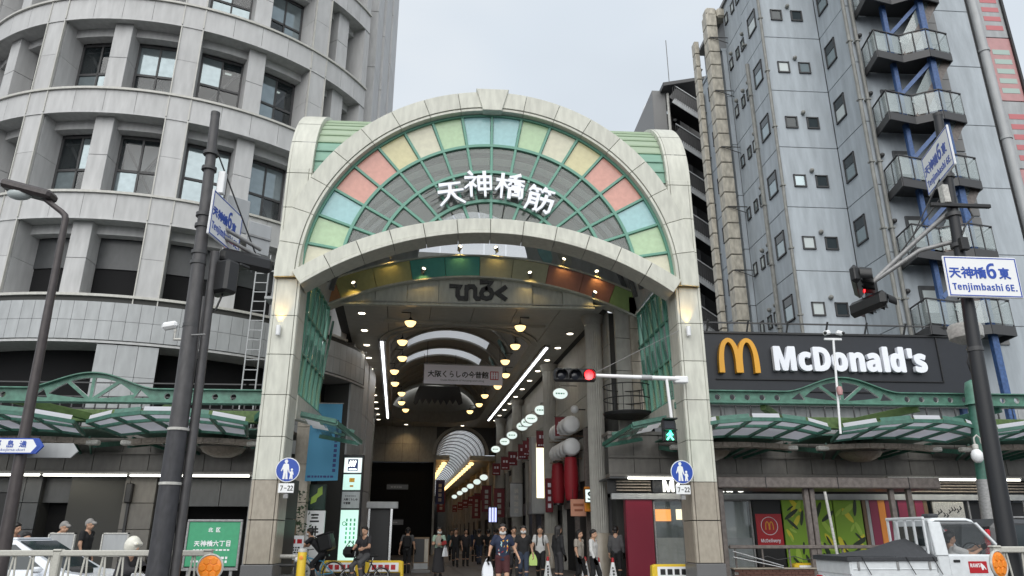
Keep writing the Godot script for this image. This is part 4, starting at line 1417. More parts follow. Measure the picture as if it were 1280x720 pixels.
	# jointed square flue climbing the flank and bending over the roof
	for k in 27:
		var y := 6.0 + k * 0.85
		wpart(t, "flue_section", mb().bx(13.05, 13.65, y + 0.02, y + 0.83, -32.15, -32.85, 0.03), "duct")
		if k % 4 == 1:
			wpart(t, "flue_bracket", mb().bar(V(13.1, y, -32.05), V(14.1, y, -32.05), 0.04, 0.04).bar(V(13.1, y, -32.05), V(14.1, y - 0.35, -32.05), 0.03, 0.03), "dark_grey")
	wpart(t, "flue_core", mb().bx(13.1, 13.6, 5.8, 29.0, -32.2, -32.8), "joint")
	for k in 3:
		wpart(t, "flue_section", mb().bx(13.1 + k * 0.62, 13.7 + k * 0.62, 28.75, 29.4, -32.15, -32.85, 0.12), "duct")
	for k in 26:
		wpart(t, "flue_section", mb().bx(12.75, 13.02, 6.0 + k * 0.85 + 0.02, 6.0 + k * 0.85 + 0.83, -33.5, -34.0, 0.03), "duct")
	# escape stairs: cranked landings, glazed balustrades, flights, blue posts
	var z0 := -25.15
	for k in 7:
		var h := 8.55 + k * 2.95
		var plan := P2([17.0, z0, 16.78, -23.85, 18.05, -24.15, 18.9, -23.65, 20.0, -23.9, 20.2, z0])
		var flat := PackedVector2Array()
		for p in plan:
			flat.append(Vector2(p.x, -p.y))
		var up := Transform3D(Basis(V(1, 0, 0), V(0, 0, -1), V(0, 1, 0)), V(0, h, 0))
		wpart(t, "landing", mb().prism(flat, -0.1, 0.0, 0.01, up), "dark_grey")
		wpart(t, "landing_fascia", edge_band(plan, h - 0.30, h + 0.04, 0.06, 0, 4), "dark_grey")
		for e in 5:
			var a: Vector2 = plan[e]
			var b: Vector2 = plan[e + 1]
			var n := maxi(1, int(a.distance_to(b) / 0.62 + 0.5))
			for i in n:
				var p := a.lerp(b, (i + 0.04) / n)
				var q := a.lerp(b, (i + 0.96) / n)
				wpart(t, "balustrade_pane", mb().bar(V(p.x, h + 0.55, p.y), V(q.x, h + 0.55, q.y), 0.012, 0.85), "rail_glass")
				wpart(t, "balustrade_post", mb().bar(V(p.x, h, p.y), V(p.x, h + 1.05, p.y), 0.035, 0.035), "dark_grey")
			wpart(t, "handrail", mb().bar(V(a.x, h + 1.06, a.y), V(b.x, h + 1.06, b.y), 0.06, 0.04), "dark_grey")
		# flight up to the next landing
		var f0 := V(18.2, h, -24.6)
		var f1 := V(20.0, h + 2.95, -24.6)
		wpart(t, "flight", mb().bar(f0, f1, 0.95, 0.14), "dark_grey")
		wpart(t, "stringer", mb().bar(f0 + V(0, 0, 0.5), f1 + V(0, 0, 0.5), 0.04, 0.32), "brown_metal")
		var tr := mb()
		for i in 12:
			var q := f0.lerp(f1, (i + 0.5) / 12)
			tr.bx(q.x - 0.14, q.x + 0.14, q.y + 0.1, q.y + 0.13, -25.05, -24.15)
		wpart(t, "tread", tr, "dark_grey")
		wpart(t, "balustrade_pane", mb().bar(f0 + V(0, 0.6, 0.5), f1 + V(0, 0.6, 0.5), 0.012, 0.45), "rail_glass")
		wpart(t, "blue_brace", mb().bar(V(17.9, h + 1.3, -24.45), V(19.1, h + 2.6, -24.05), 0.1, 0.16), "blue_steel")
		# door, lamp and ladder rungs behind the landing
		wpart(t, "door", mb().bx(17.5, 18.4, h, h + 2.0, -25.2, -25.12, 0.01), "darktile_0")
		wpart(t, "door_light", mb().bx(17.6, 18.3, h + 0.9, h + 1.8, -25.12, -25.1), "frosted_window")
		wpart(t, "vent_hood", mb().sphere(V(17.0, h + 1.75, -25.1), V(0.1, 0.1, 0.12), 8, 6), "dark_grey")
		for i in 5:
			wpart(t, "wall_window", mb().bx(20.1, 20.7, h - 0.3 + i * 0.6, h + 0.24 + i * 0.6, -25.2, -25.14, 0.01), "mid_grey")
	wpart(t, "blue_post", mb().bx(17.75, 17.95, 5.0, 29.4, -24.42, -24.62, 0.02), "blue_steel")
	wpart(t, "blue_post", mb().bx(19.05, 19.3, 5.0, 29.4, -23.9, -24.12, 0.02), "blue_steel")
	# far corner: dark gap, pale pipe and tall printed board
	wpart(t, "corner_gap", mb().bx(22.36, 22.5, 0, 29.4, -25.3, -26), "black")
	wpart(t, "corner_pipe", mb().tube([V(22.72, 3, -25.25), V(22.72, 29.4, -25.25)], 0.2, 12), "tile_0")
	for k in 5:
		wpart(t, "corner_pipe_collar", mb().lathe([Vector2(0.2, -0.08), Vector2(0.24, -0.06), Vector2(0.24, 0.06), Vector2(0.2, 0.08)], 12, Transform3D(Basis.IDENTITY, V(22.72, 8.5 + k * 4.4, -25.25))), "tile_0")
	for k in 7:
		wpart(t, "poster_panel", mb().bx(23.0, 24.1, 6.0 + k * 3.3 + 0.02, 6.0 + (k + 1) * 3.3 - 0.02, -25.3, -25.4, 0.01), "poster_pink" if k in [1, 2, 4, 6] else "tile_1")
		var bl := mb()
		for i in 5:
			bl.bx(23.15, 23.95, 6.4 + k * 3.3 + i * 0.5, 6.4 + k * 3.3 + i * 0.5 + 0.25, -25.3, -25.29)
		wpart(t, "poster_print", bl, "poster_red" if k % 2 else "poster_green")
	wpart(t, "poster_frame", mb().bx(24.1, 24.2, 5.0, 29.4, -25.2, -25.6), "black")
	wpart(t, "poster_back", mb().bx(22.95, 24.15, 0.0, 29.4, -25.42, -36), "grey_2")

# a vertical band along an open line on plan
func edge_band(plan: PackedVector2Array, y0: float, y1: float, th: float, from := 0, to := -1) -> MB:
	var m := mb()
	var last := plan.size() - 2 if to < 0 else to
	for i in range(from, last + 1):
		var a := plan[i]
		var b := plan[i + 1]
		m.bar(V(a.x, (y0 + y1) / 2, a.y), V(b.x, (y0 + y1) / 2, b.y), th, y1 - y0)
	return m

func stair_building() -> void:
	var t := thing("stair_building", "dark narrow building with zigzag open stairs between gate and grey tower", "building", at(13.5, 0, -41))
	wpart(t, "side_wall", mb().bx(12.05, 12.95, 0, 29.2, -40, -48, 0.03), "mid_grey")
	wpart(t, "back_wall", mb().bx(12.9, 16.5, 0, 29.0, -42.4, -42.8), "black")
	wpart(t, "inner_pier", mb().bx(14.3, 14.9, 0, 29.0, -41.6, -42.3, 0.02), "dark_grey")
	wpart(t, "roof_canopy", mb().prism(P2([12.6, 29.0, 16.5, 29.9, 16.5, 30.15, 12.6, 29.3]), -42.5, -39.2, 0.03), "dark_grey")
	wpart(t, "roof_tank", mb().lathe([Vector2(0.55, 29.6), Vector2(0.6, 30.4), Vector2(0.45, 30.7), Vector2(0, 30.75)], 14, at(13.1, 0, -44)), "white")
	wpart(t, "white_pipe", mb().tube([V(13.05, 10, -39.9), V(13.05, 28.9, -39.9)], 0.1, 8), "off_white")
	wpart(t, "aerial", mb().tube([V(13.6, 29.5, -41), V(13.6, 34.0, -41)], 0.03, 5), "mid_grey")
	for k in 9:
		var h := 2.5 + k * 2.95
		var a := V(13.25, h + 2.0, -40.1)
		var b := V(16.2, h - 0.1, -40.1)
		wpart(t, "flight", mb().bar(a, b, 1.3, 0.16), "black")
		wpart(t, "stringer", mb().bar(a + V(0, 0.0, 0.68), b + V(0, 0.0, 0.68), 0.05, 0.38), "tile_2")
		var bal := mb()
		for i in 26:
			var p := a.lerp(b, i / 25.0)
			bal.bar(p + V(0, 0.1, 0.72), p + V(0, 1.15, 0.72), 0.03, 0.02)
		var rail := wpart(t, "balustrade", bal, "dark_grey")
		part(rail, "backing_mesh", mb().bar(a + V(0, 0.6, 0.69), b + V(0, 0.6, 0.69), 0.01, 0.95), "dark_grey")
		wpart(t, "handrail", mb().bar(a + V(0, 1.18, 0.72), b + V(0, 1.18, 0.72), 0.07, 0.06), "tile_2")
		wpart(t, "slab", mb().bx(12.95, 16.5, h - 0.2, h, -41.0, -42.4), "black")
		wpart(t, "stair_lamp", mb().sphere(V(14.2, h + 2.3, -42.2), V(0.14, 0.1, 0.1), 8, 6), "white")
	for k in 9:
		var y := 4.0 + k * 2.95
		wpart(t, "stand_pipe", mb().tube([V(15.4, y, -39.2), V(15.4, y + 2.2, -39.2), V(15.6, y + 2.4, -39.2), V(15.6, y + 2.8, -39.2)], 0.05, 6), "pipe")

# raised letters, one part each, fitted to width w and height h with the lower left corner at the origin of x
func letters(p: Node3D, s: String, w: float, h: float, depth: float, m: String, x: Transform3D, bold := true, called := "letter", fat := 0.0) -> void:
	var whole := text_mesh(s, 1.0, 0.1, bold)
	whole.horizontal_alignment = HORIZONTAL_ALIGNMENT_LEFT
	var box := whole.get_aabb()
	var sx := w / box.size.x
	var sy := h / box.size.y
	for i in s.length():
		if s[i] == " ":
			continue
		var t := text_mesh(s[i], 1.0, depth, bold)
		t.horizontal_alignment = HORIZONTAL_ALIGNMENT_LEFT
		var adv: float = whole.font.get_string_size(s.substr(0, i), HORIZONTAL_ALIGNMENT_LEFT, -1, 48).x * whole.pixel_size
		var mesh: Mesh = t
		if fat > 0.0:   # swell the strokes
			var stl := SurfaceTool.new()
			stl.begin(Mesh.PRIMITIVE_TRIANGLES)
			for k in 9:
				var a := TAU * k / 8.0
				var q := V(cos(a) * fat / sx, sin(a) * fat / sy, 0.0004 * k) if k < 8 else V(0, 0, 0.0036)
				for sf in t.get_surface_count():
					stl.append_from(t, sf, Transform3D(Basis.IDENTITY, q))
			mesh = stl.commit()
		var o := part(p, called, mesh, m)
		o.transform = p.global_transform.affine_inverse() * x * Transform3D(Basis.from_scale(V(sx, sy, 1)), V((adv - box.position.x) * sx, -box.position.y * sy, 0))

# flat print as one part
func words(p: Node3D, s: String, w: float, h: float, m: String, x: Transform3D, bold := false, serif := false) -> MeshInstance3D:
	var t := text_mesh(s, 1.0, 0.004, bold, serif)
	t.horizontal_alignment = HORIZONTAL_ALIGNMENT_LEFT
	var box := t.get_aabb()
	var o := part(p, "lettering", t, m)
	o.transform = p.global_transform.affine_inverse() * x * Transform3D(Basis.from_scale(V(w / box.size.x, h / box.size.y, 1)), V(-box.position.x * w / box.size.x, -box.position.y * h / box.size.y, 0))
	return o

func tiled_front(p: Node3D, x0: float, x1: float, z: float, rows: Array, w: float, kind: String) -> void:
	for k in rows.size() - 1:
		var n := int(round((x1 - x0) / w))
		for i in n:
			var a := lerpf(x0, x1, float(i) / n)
			var b := lerpf(x0, x1, float(i + 1) / n)
			wpart(p, "tile", mb().bx(a + 0.008, b - 0.008, rows[k] + 0.008, rows[k + 1] - 0.008, z, z - 0.08, 0.006), kind + str(rng.randi() % 3))
	wpart(p, "tile_backing", mb().bx(x0, x1, rows[0], rows[rows.size() - 1], z - 0.03, z - 0.6), "joint")

func tube_lamps(p: Node3D, x0: float, y: float, z: float, ls: Array) -> void:
	var x := x0
	for l in ls:
		var o := wpart(p, "tube_fitting", mb().bx(x, x + l, y + 0.035, y + 0.09, z - 0.05, z + 0.05, 0.01), "off_white")
		part(o, "tube", mb().tube([V(x + 0.03, y, z), V(x + l - 0.03, y, z)], 0.032, 8), "tube_light")
		var al := AreaLight3D.new()
		al.name = "tube_glow"
		add_child(al, true)
		al.transform = Transform3D(Basis(V(1, 0, 0), V(0, 0, -1), V(0, 1, 0)), V(x + l / 2, y - 0.045, z))
		al.area_size = Vector2(l - 0.1, 0.05)
		al.light_energy = 0.22 * l
		al.light_color = Color(1.0, 0.97, 0.88)
		al.shadow_enabled = true
		x += l + 0.06

func podium_left() -> void:
	var t := thing("shop_building", "low dark shop block with a tiled band and bright tube lamps left of the gate", "building", at(-11, 0, -25))
	tiled_front(t, -17.6, -5.6, -24.2, [3.36, 3.88, 4.62], 0.86, "walltile_")
	wpart(t, "cornice", mb().bx(-17.6, -5.6, 3.88 - 0.02, 3.93, -24.14, -24.3, 0.008), "walltile_1")
	wpart(t, "band_edge", mb().bx(-17.6, -5.56, 3.28, 3.36, -24.1, -24.8, 0.01), "walltile_0")
	wpart(t, "flat_roof", mb().bx(-17.6, -5.6, 4.62, 4.74, -24.15, -26.5, 0.01), "walltile_0")
	wpart(t, "soffit", mb().bx(-17.6, -5.6, 3.2, 3.27, -24.12, -26.0), "darktile_0")
	tube_lamps(t, -15.2, 3.2, -24.0, [2.2, 2.55, 1.1, 2.55, 0.7])
	# dark shop front below: tiles, piers, openings
	for e in [[-15.6, -13.4, 2.72], [-13.4, -9.0, 2.4], [-8.9, -5.6, 2.3]]:
		for i in 3:
			var a: float = lerpf(e[0], e[1], i / 3.0)
			var b: float = lerpf(e[0], e[1], (i + 1) / 3.0)
			wpart(t, "header_tile", mb().bx(a + 0.008, b - 0.008, e[2] + 0.01, 3.18, -25.0, -25.1, 0.006), "darktile_%d" % (rng.randi() % 3))
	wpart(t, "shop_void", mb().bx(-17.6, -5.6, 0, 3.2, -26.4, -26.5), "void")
	for e in [[-16.8, -15.5], [-14.3, -13.3], [-11.4, -9.75], [-6.4, -5.5]]:
		for j in 4:
			for i in 2:
				var a: float = lerpf(e[0], e[1], i / 2.0)
				var b: float = lerpf(e[0], e[1], (i + 1) / 2.0)
				wpart(t, "pier_tile", mb().bx(a + 0.008, b - 0.008, j * 0.8 + 0.008, (j + 1) * 0.8 - 0.008, -24.75, -24.85, 0.006), "darktile_%d" % (rng.randi() % 3) if e[0] != -11.4 else "walltile_%d" % (rng.randi() % 3))
		wpart(t, "pier_core", mb().bx(e[0] + 0.01, e[1] - 0.01, 0, 3.2, -24.86, -25.6), "joint")
	wpart(t, "counter", mb().bx(-13.2, -11.5, 0, 1.0, -25.3, -25.9, 0.02), "dark_grey")
	wpart(t, "shop_panel", mb().bx(-9.7, -8.9, 0, 1.5, -25.2, -25.3, 0.01), "mid_grey")
	wpart(t, "shop_panel", mb().bx(-15.4, -14.4, 0, 3.1, -25.1, -25.2, 0.01), "black")
	# direction plate with an arrow
	var pl := wpart(t, "direction_plate", mb().bx(-9.72, -8.95, 1.75, 2.15, -25.02, -25.08, 0.01), "dark_grey")
	part(pl, "arrow", mb().bar(V(-9.6, 2.08, -25.015), V(-9.6, 1.84, -25.015), 0.02, 0.004, V(0, 0, 1)).bar(V(-9.67, 1.91, -25.014), V(-9.6, 1.83, -25.014), 0.02, 0.004, V(0, 0, 1)).bar(V(-9.53, 1.91, -25.013), V(-9.6, 1.83, -25.013), 0.02, 0.004, V(0, 0, 1)), "white")
	var tp := mb()
	tiny_print(tp, -9.45, 1.85, -9.05, 2.05, 2, 0.05, -25.01, rng)
	part(pl, "small_print", tp, "white")
	# wall speaker with a small lamp on the tiled pier
	wpart(t, "wall_speaker", mb().bx(-10.62, -10.42, 2.4, 3.0, -24.55, -24.74, 0.03), "black")
	wpart(t, "cable_duct", mb().bx(-10.56, -10.48, 0.8, 2.4, -24.68, -24.74), "black")
	# railing over the roof edge
	for k in 2:
		wpart(t, "rail", mb().bx(-17.6, -5.5, 5.25 + k * 0.38, 5.29 + k * 0.38, -23.9, -23.94), "dark_grey")
	for i in 34:
		wpart(t, "baluster", mb().bx(-17.5 + i * 0.36, -17.46 + i * 0.36, 4.74, 5.65, -23.9, -23.94), "dark_grey")
	for i in 6:
		wpart(t, "roof_rail", mb().bx(-17.0 + i * 2.0, -15.1 + i * 2.0, 6.1, 6.14, -24.0, -24.04), "dark_grey")
	# steel ladder and cage on the drum
	var lad := thing("ladder", "thin grey steel ladder with a small cage on the round tower's lower floor", "ladder", at(-7.0, 4.7, -24.0))
	for s in [-0.22, 0.22]:
		part(lad, "stile", mb().bx(s - 0.02, s + 0.02, 0, 6.0, -0.02, 0.02), "tile_1")
	for k in 17:
		part(lad, "rung", mb().bx(-0.22, 0.22, 0.2 + k * 0.34, 0.23 + k * 0.34, -0.015, 0.015), "tile_1")
	part(lad, "cage_floor", mb().bx(0.25, 0.95, 4.3, 4.4, -0.4, 0.3, 0.01), "tile_1")
	for k in 4:
		part(lad, "cage_post", mb().bx(0.27 + k * 0.21, 0.3 + k * 0.21, 4.4, 5.3, 0.26, 0.29), "tile_1")
	part(lad, "cage_rail", mb().bx(0.25, 0.95, 5.28, 5.33, 0.25, 0.3), "tile_1")
	part(lad, "conduit", mb().tube([V(0.5, -4.4, 0.1), V(0.5, 4.3, 0.1)], 0.05, 8), "tile_1")

func podium_right() -> void:
	var t := thing("restaurant_building", "fast food restaurant front with black roof sign, tiled band and louvred fascia", "building", at(12, 0, -25))
	tiled_front(t, 4.9, 20.5, -24.2, [3.36, 3.88, 4.62], 0.86, "walltile_")
	wpart(t, "cornice", mb().bx(4.9, 20.5, 3.86, 3.93, -24.14, -24.3, 0.008), "walltile_1")
	wpart(t, "band_edge", mb().bx(4.9, 20.5, 3.26, 3.36, -24.1, -24.8, 0.01), "walltile_0")
	wpart(t, "flat_roof", mb().bx(4.9, 20.5, 4.62, 4.74, -24.15, -25.2, 0.01), "walltile_0")
	for i in 14:
		wpart(t, "siding_panel", mb().bx(7.2 + i * 0.98 + 0.006, 8.18 + i * 0.98 - 0.006, 4.74, 6.0, -24.6, -24.7, 0.005), "tile_%d" % (rng.randi() % 3))
	# roof sign
	wpart(t, "sign_box", mb().bx(8.2, 18.3, 5.75, 8.25, -24.05, -24.8, 0.03), "black_sign")
	var trim := [[8.22, 18.28, 8.17, 8.25], [8.22, 18.28, 5.8, 5.87], [8.75, 17.0, 6.52, 6.56], [8.75, 17.15, 6.12, 6.16]]
	for e in trim:
		wpart(t, "sign_trim", mb().bx(e[0], e[1], e[2], e[3], -24.0, -24.06, 0.01), "black")
	wpart(t, "sign_trim", mb().bx(16.96, 17.0, 6.56, 8.17, -24.0, -24.06, 0.01), "black")
	# yellow double arch
	var arch := mb()
	for s in [0.0, 0.66]:
		var run := []
		var rr := []
		for i in 25:
			var f := i / 24.0
			var a := lerpf(PI, 0.0, f)
			var q := V(8.92 + s + 0.33 + cos(a) * 0.30 * (1.0 + 0.0), 6.74 + pow(maxf(sin(a), 0.0), 0.62) * 1.16, -23.95)
			run.append(q); rr.append(lerpf(0.075, 0.062, sin(a)))
		var left := PackedVector2Array()
		var wd := PackedFloat32Array()
		for i in run.size():
			left.append(Vector2(run[i].x, run[i].y))
			wd.append(lerpf(0.095, 0.075, sin(PI * i / 24.0)))
		arch.ribbon(left, wd, -24.04, -23.86 + s * 0.002)
	wpart(t, "arches_logo", arch, "arch_yellow")
	letters(t, "McDonald's", 5.5, 0.86, 0.16, "letter_white", Transform3D(Basis.IDENTITY, V(10.86, 6.87, -23.95)), true, "letter", 0.03)
	# rail with little arms over the sign
	wpart(t, "sign_rail", mb().bx(8.4, 17.6, 8.52, 8.57, -23.9, -23.95), "dark_grey")
	for i in 7:
		wpart(t, "sign_rail_arm", mb().bar(V(8.6 + i * 1.45, 8.25, -24.1), V(8.6 + i * 1.45, 8.62, -23.85), 0.05, 0.05), "dark_grey")
	# balcony railing on the roof
	for k in 2:
		wpart(t, "rail", mb().bx(7.1, 20.5, 5.2 + k * 0.4, 5.24 + k * 0.4, -23.9, -23.94), "dark_grey")
	for i in 26:
		wpart(t, "baluster", mb().bx(7.2 + i * 0.52, 7.24 + i * 0.52, 4.74, 5.62, -23.9, -23.94), "dark_grey")
	# shop front
	wpart(t, "shop_soffit", mb().bx(4.9, 20.5, 3.2, 3.26, -24.12, -26.0), "darktile_0")
	tube_lamps(t, 5.45, 3.2, -24.0, [2.5])
	tube_lamps(t, 14.3, 3.2, -24.0, [1.6, 1.5, 1.5])
	tube_lamps(t, 8.9, 2.82, -22.2, [2.4, 2.4])
	for e in [[5.2, 6.35], [9.85, 20.5]]:
		for k in 4:
			wpart(t, "louvre", mb().bx(e[0], e[1], 2.82 + k * 0.095, 2.865 + k * 0.095, -24.46, -24.6, 0.006), "lit_trough")
	wpart(t, "fascia_back", mb().bx(4.9, 20.5, 2.74, 3.2, -24.6, -24.7), "black")
	wpart(t, "fascia_sign", mb().bx(6.4, 9.8, 2.76, 3.2, -24.45, -24.6, 0.01), "black_sign")
	letters(t, "McDonald's", 2.75, 0.4, 0.05, "lit_letter", Transform3D(Basis.IDENTITY, V(6.75, 2.79, -24.42)))
	wpart(t, "fascia_band", mb().bx(5.0, 20.5, 2.55, 2.74, -24.40, -24.6, 0.01), "tile_1")
	wpart(t, "red_pillar", mb().bx(5.46, 6.36, 0.1, 2.55, -24.45, -24.8, 0.015), "crimson")
	wpart(t, "shop_back", mb().bx(5.0, 20.5, 0.0, 2.7, -26.4, -26.5), "dark_grey")
	wpart(t, "shop_floor", mb().bx(5.0, 20.5, 0.0, 0.05, -24.6, -26.4), "mid_grey")
	wpart(t, "menu_light", mb().bx(6.7, 7.5, 1.9, 2.3, -26.35, -26.4), "lit_orange")
	wpart(t, "menu_light", mb().bx(7.7, 8.4, 1.95, 2.3, -26.35, -26.4), "lit_warm")
	wpart(t, "counter", mb().bx(6.5, 8.6, 0.05, 1.1, -25.5, -26.1, 0.02), "hall_0")
	for e in [[6.4, 7.42], [7.46, 8.6], [8.75, 9.72]]:
		var w := wpart(t, "window", mb().bx(e[0], e[0] + 0.05, 0.05, 2.55, -24.5, -24.58).bx(e[1] - 0.05, e[1], 0.05, 2.55, -24.5, -24.58).bx(e[0], e[1], 2.5, 2.55, -24.5, -24.58), "steel")
		part(w, "pane", mb().bx(e[0] + 0.05, e[1] - 0.05, 0.06, 2.5, -24.53, -24.54), "glass_clear")
		part(w, "frosted_film", mb().bx(e[0] + 0.06, e[1] - 0.06, 0.06, 1.35, -24.55, -24.56), "hall_1" if e[0] < 8.7 else "tile_0")
	wpart(t, "door_screen", mb().bx(8.75, 9.72, 0.05, 2.5, -24.9, -24.95), "frosted_window")
	# poster with a round arch badge
	wpart(t, "poster_case", mb().bx(9.78, 10.72, 0.0, 2.55, -24.5, -24.6, 0.01), "black")
	var po := wpart(t, "delivery_poster", mb().bx(9.82, 10.70, 1.05, 2.1, -24.47, -24.5, 0.005), "red")
	var rg := []
	for i in 33:
		rg.append(V(10.26 + cos(TAU * i / 32) * 0.28, 1.72 + sin(TAU * i / 32) * 0.28, -24.465))
	part(po, "badge_ring", mb().tube(rg, 0.011, 5, false), "letter_white")
	var ma := mb()
	for s in [0.0, 0.14]:
		var pl := PackedVector2Array()
		var wd := PackedFloat32Array()
		for i in 13:
			var a := lerpf(PI, 0.0, i / 12.0)
			pl.append(Vector2(10.19 + s + cos(a) * 0.06, 1.6 + pow(maxf(sin(a), 0.0), 0.62) * 0.25)); wd.append(0.014)
		ma.ribbon(pl, wd, -24.47, -24.463 + s * 0.001)
	part(po, "arches_logo", ma, "arch_yellow")
	words(t, "McDelivery", 0.66, 0.15, "letter_white", Transform3D(Basis.IDENTITY, V(9.93, 1.17, -24.464)), true)
	# printed screens: leaf mural, then stripes
	var r2 := RandomNumberGenerator.new()
	r2.seed = 31
	for e in [[10.76, 11.6], [11.64, 12.5], [12.54, 13.5]]:
		var mu := wpart(t, "mural_panel", mb().bx(e[0], e[1], 0.1, 2.55, -24.46, -24.52, 0.006), "mural_green")
		for g in [["mural_black", 9], ["mural_yellow", 4], ["mural_lime", 5]]:
			var lf := mb()
			for k in g[1]:
				var cpt := Vector2(r2.randf_range(e[0] + 0.12, e[1] - 0.12), r2.randf_range(0.25, 2.4))
				var ang := r2.randf_range(-1.2, 1.2)
				var ln := r2.randf_range(0.12, 0.34)
				var poly := PackedVector2Array()
				for i in 12:
					var a := TAU * i / 12
					var q := Vector2(cos(a) * ln * (0.22 if g[0] == "mural_black" else 0.3), sin(a) * ln).rotated(ang) + cpt
					q.x = clampf(q.x, e[0] + 0.01, e[1] - 0.01)
					poly.append(q)
				if Geometry2D.triangulate_polygon(poly).size() > 0:
					lf.prism(poly, -24.46, -24.457 + 0.0006 * k, 0.0, I, false)
			stuff(part(mu, "leaf_print", lf, g[0])).transform = Transform3D(Basis.IDENTITY, V(0, 0, {"mural_black": 0.009, "mural_yellow": 0.0, "mural_lime": 0.004}[g[0]]))
	var sc := ["mural_wood", "tile_0", "mural_maroon", "lit_stripe", "mural_maroon", "black", "mural_maroon", "mural_wood", "mural_maroon", "mural_wood"]
	var xs := [13.55, 13.68, 13.8, 14.1, 14.35, 14.55, 14.8, 15.25, 15.4, 15.7, 15.85]
	for k in 10:
		wpart(t, "striped_screen", mb().bx(xs[k], xs[k + 1] - 0.01, 0.1, 2.55, -24.46, -24.52, 0.004), sc[k])
	var ns := wpart(t, "notice_panel", mb().bx(16.0, 17.1, 1.75, 2.5, -24.42, -24.5, 0.01), "off_white")
	var np := mb()
	var r3 := RandomNumberGenerator.new()
	r3.seed = 8
	for k in 9:
		var p0 := Vector2(16.12 + 0.1 * k, r3.randf_range(1.95, 2.25))
		np.ribbon(PackedVector2Array([p0, p0 + Vector2(0.07, 0.05), p0 + Vector2(0.02, 0.14)]), PackedFloat32Array([0.016, 0.02, 0.012]), -24.42, -24.414)
	part(ns, "brush_marks", np, "black")
	wpart(t, "entrance", mb().bx(17.2, 20.4, 0.0, 2.5, -24.9, -25.0), "black")
	for k in 3:
		wpart(t, "entrance_post", mb().bx(17.3 + k * 1.0, 17.36 + k * 1.0, 0, 2.55, -24.5, -24.56), "steel")
	# terrace: brick parapet, rails, brown flat shelter on posts
	var te := thing("terrace", "brick terrace with brown metal shelter roof and rails before the restaurant", "terrace", at(11.0, 0, -22))
	var nb := 0
	for row in 7:
		var x := 7.9 + (0.11 if row % 2 else 0.0)
		while x < 12.6:
			if nb < 290:
				wpart(te, "brick", mb().bx(x + 0.004, x + 0.216, row * 0.072 + 0.004, row * 0.072 + 0.068, -21.6, -21.7, 0.006), "brick_%d" % (rng.randi() % 3))
				nb += 1
			x += 0.22
	wpart(te, "parapet_core", mb().bx(7.9, 14.6, 0, 0.5, -21.63, -21.9), "kerb")
	wpart(te, "coping", mb().bx(7.85, 14.65, 0.505, 0.545, -21.56, -21.95, 0.01), "stone_0")
	for e in [[7.55, 14.4]]:
		wpart(te, "shelter_roof", mb().bx(7.55, 14.4, 2.75, 3.06, -21.4, -23.2, 0.03), "brown_metal")
		for k in 3:
			wpart(te, "roof_joint", mb().bx(9.0 + k * 2.2, 9.02 + k * 2.2, 2.74, 3.07, -21.39, -21.42), "black")
	for x in [7.7, 10.3, 10.48, 12.95, 13.5]:
		wpart(te, "post", mb().bx(x - 0.07, x + 0.07, 0, 2.75, -21.6, -21.75, 0.012), "brown_metal")
	wpart(te, "handrail", mb().bx(7.8, 14.4, 1.06, 1.16, -21.55, -21.68, 0.02), "brown_metal")
	for i in 9:
		wpart(te, "rail_post", mb().bx(7.95 + i * 0.8, 7.99 + i * 0.8, 0.54, 1.06, -21.6, -21.64), "brown_metal")
	for s in 2:
		wpart(te, "slanted_rail", mb().tube([V(7.85, 1.0 - s * 0.16, -21.5), V(9.3, 0.6 - s * 0.05, -21.5)], 0.02, 6), "chrome")
	for i in 8:
		wpart(te, "wave_rail", mb().tube([V(7.9 + i * 0.8, 0.8, -21.62), V(8.1 + i * 0.8, 0.86, -21.62), V(8.4 + i * 0.8, 0.76, -21.62), V(8.7 + i * 0.8, 0.8, -21.62)], 0.012, 5, false), "dark_grey")
	for x in [11.6, 13.1]:
		wpart(te, "bench", mb().bx(x - 1.0, x + 0.2, 0.55, 0.85, -22.2, -22.5, 0.04), "safety_yellow" if x < 12 else "mid_grey")

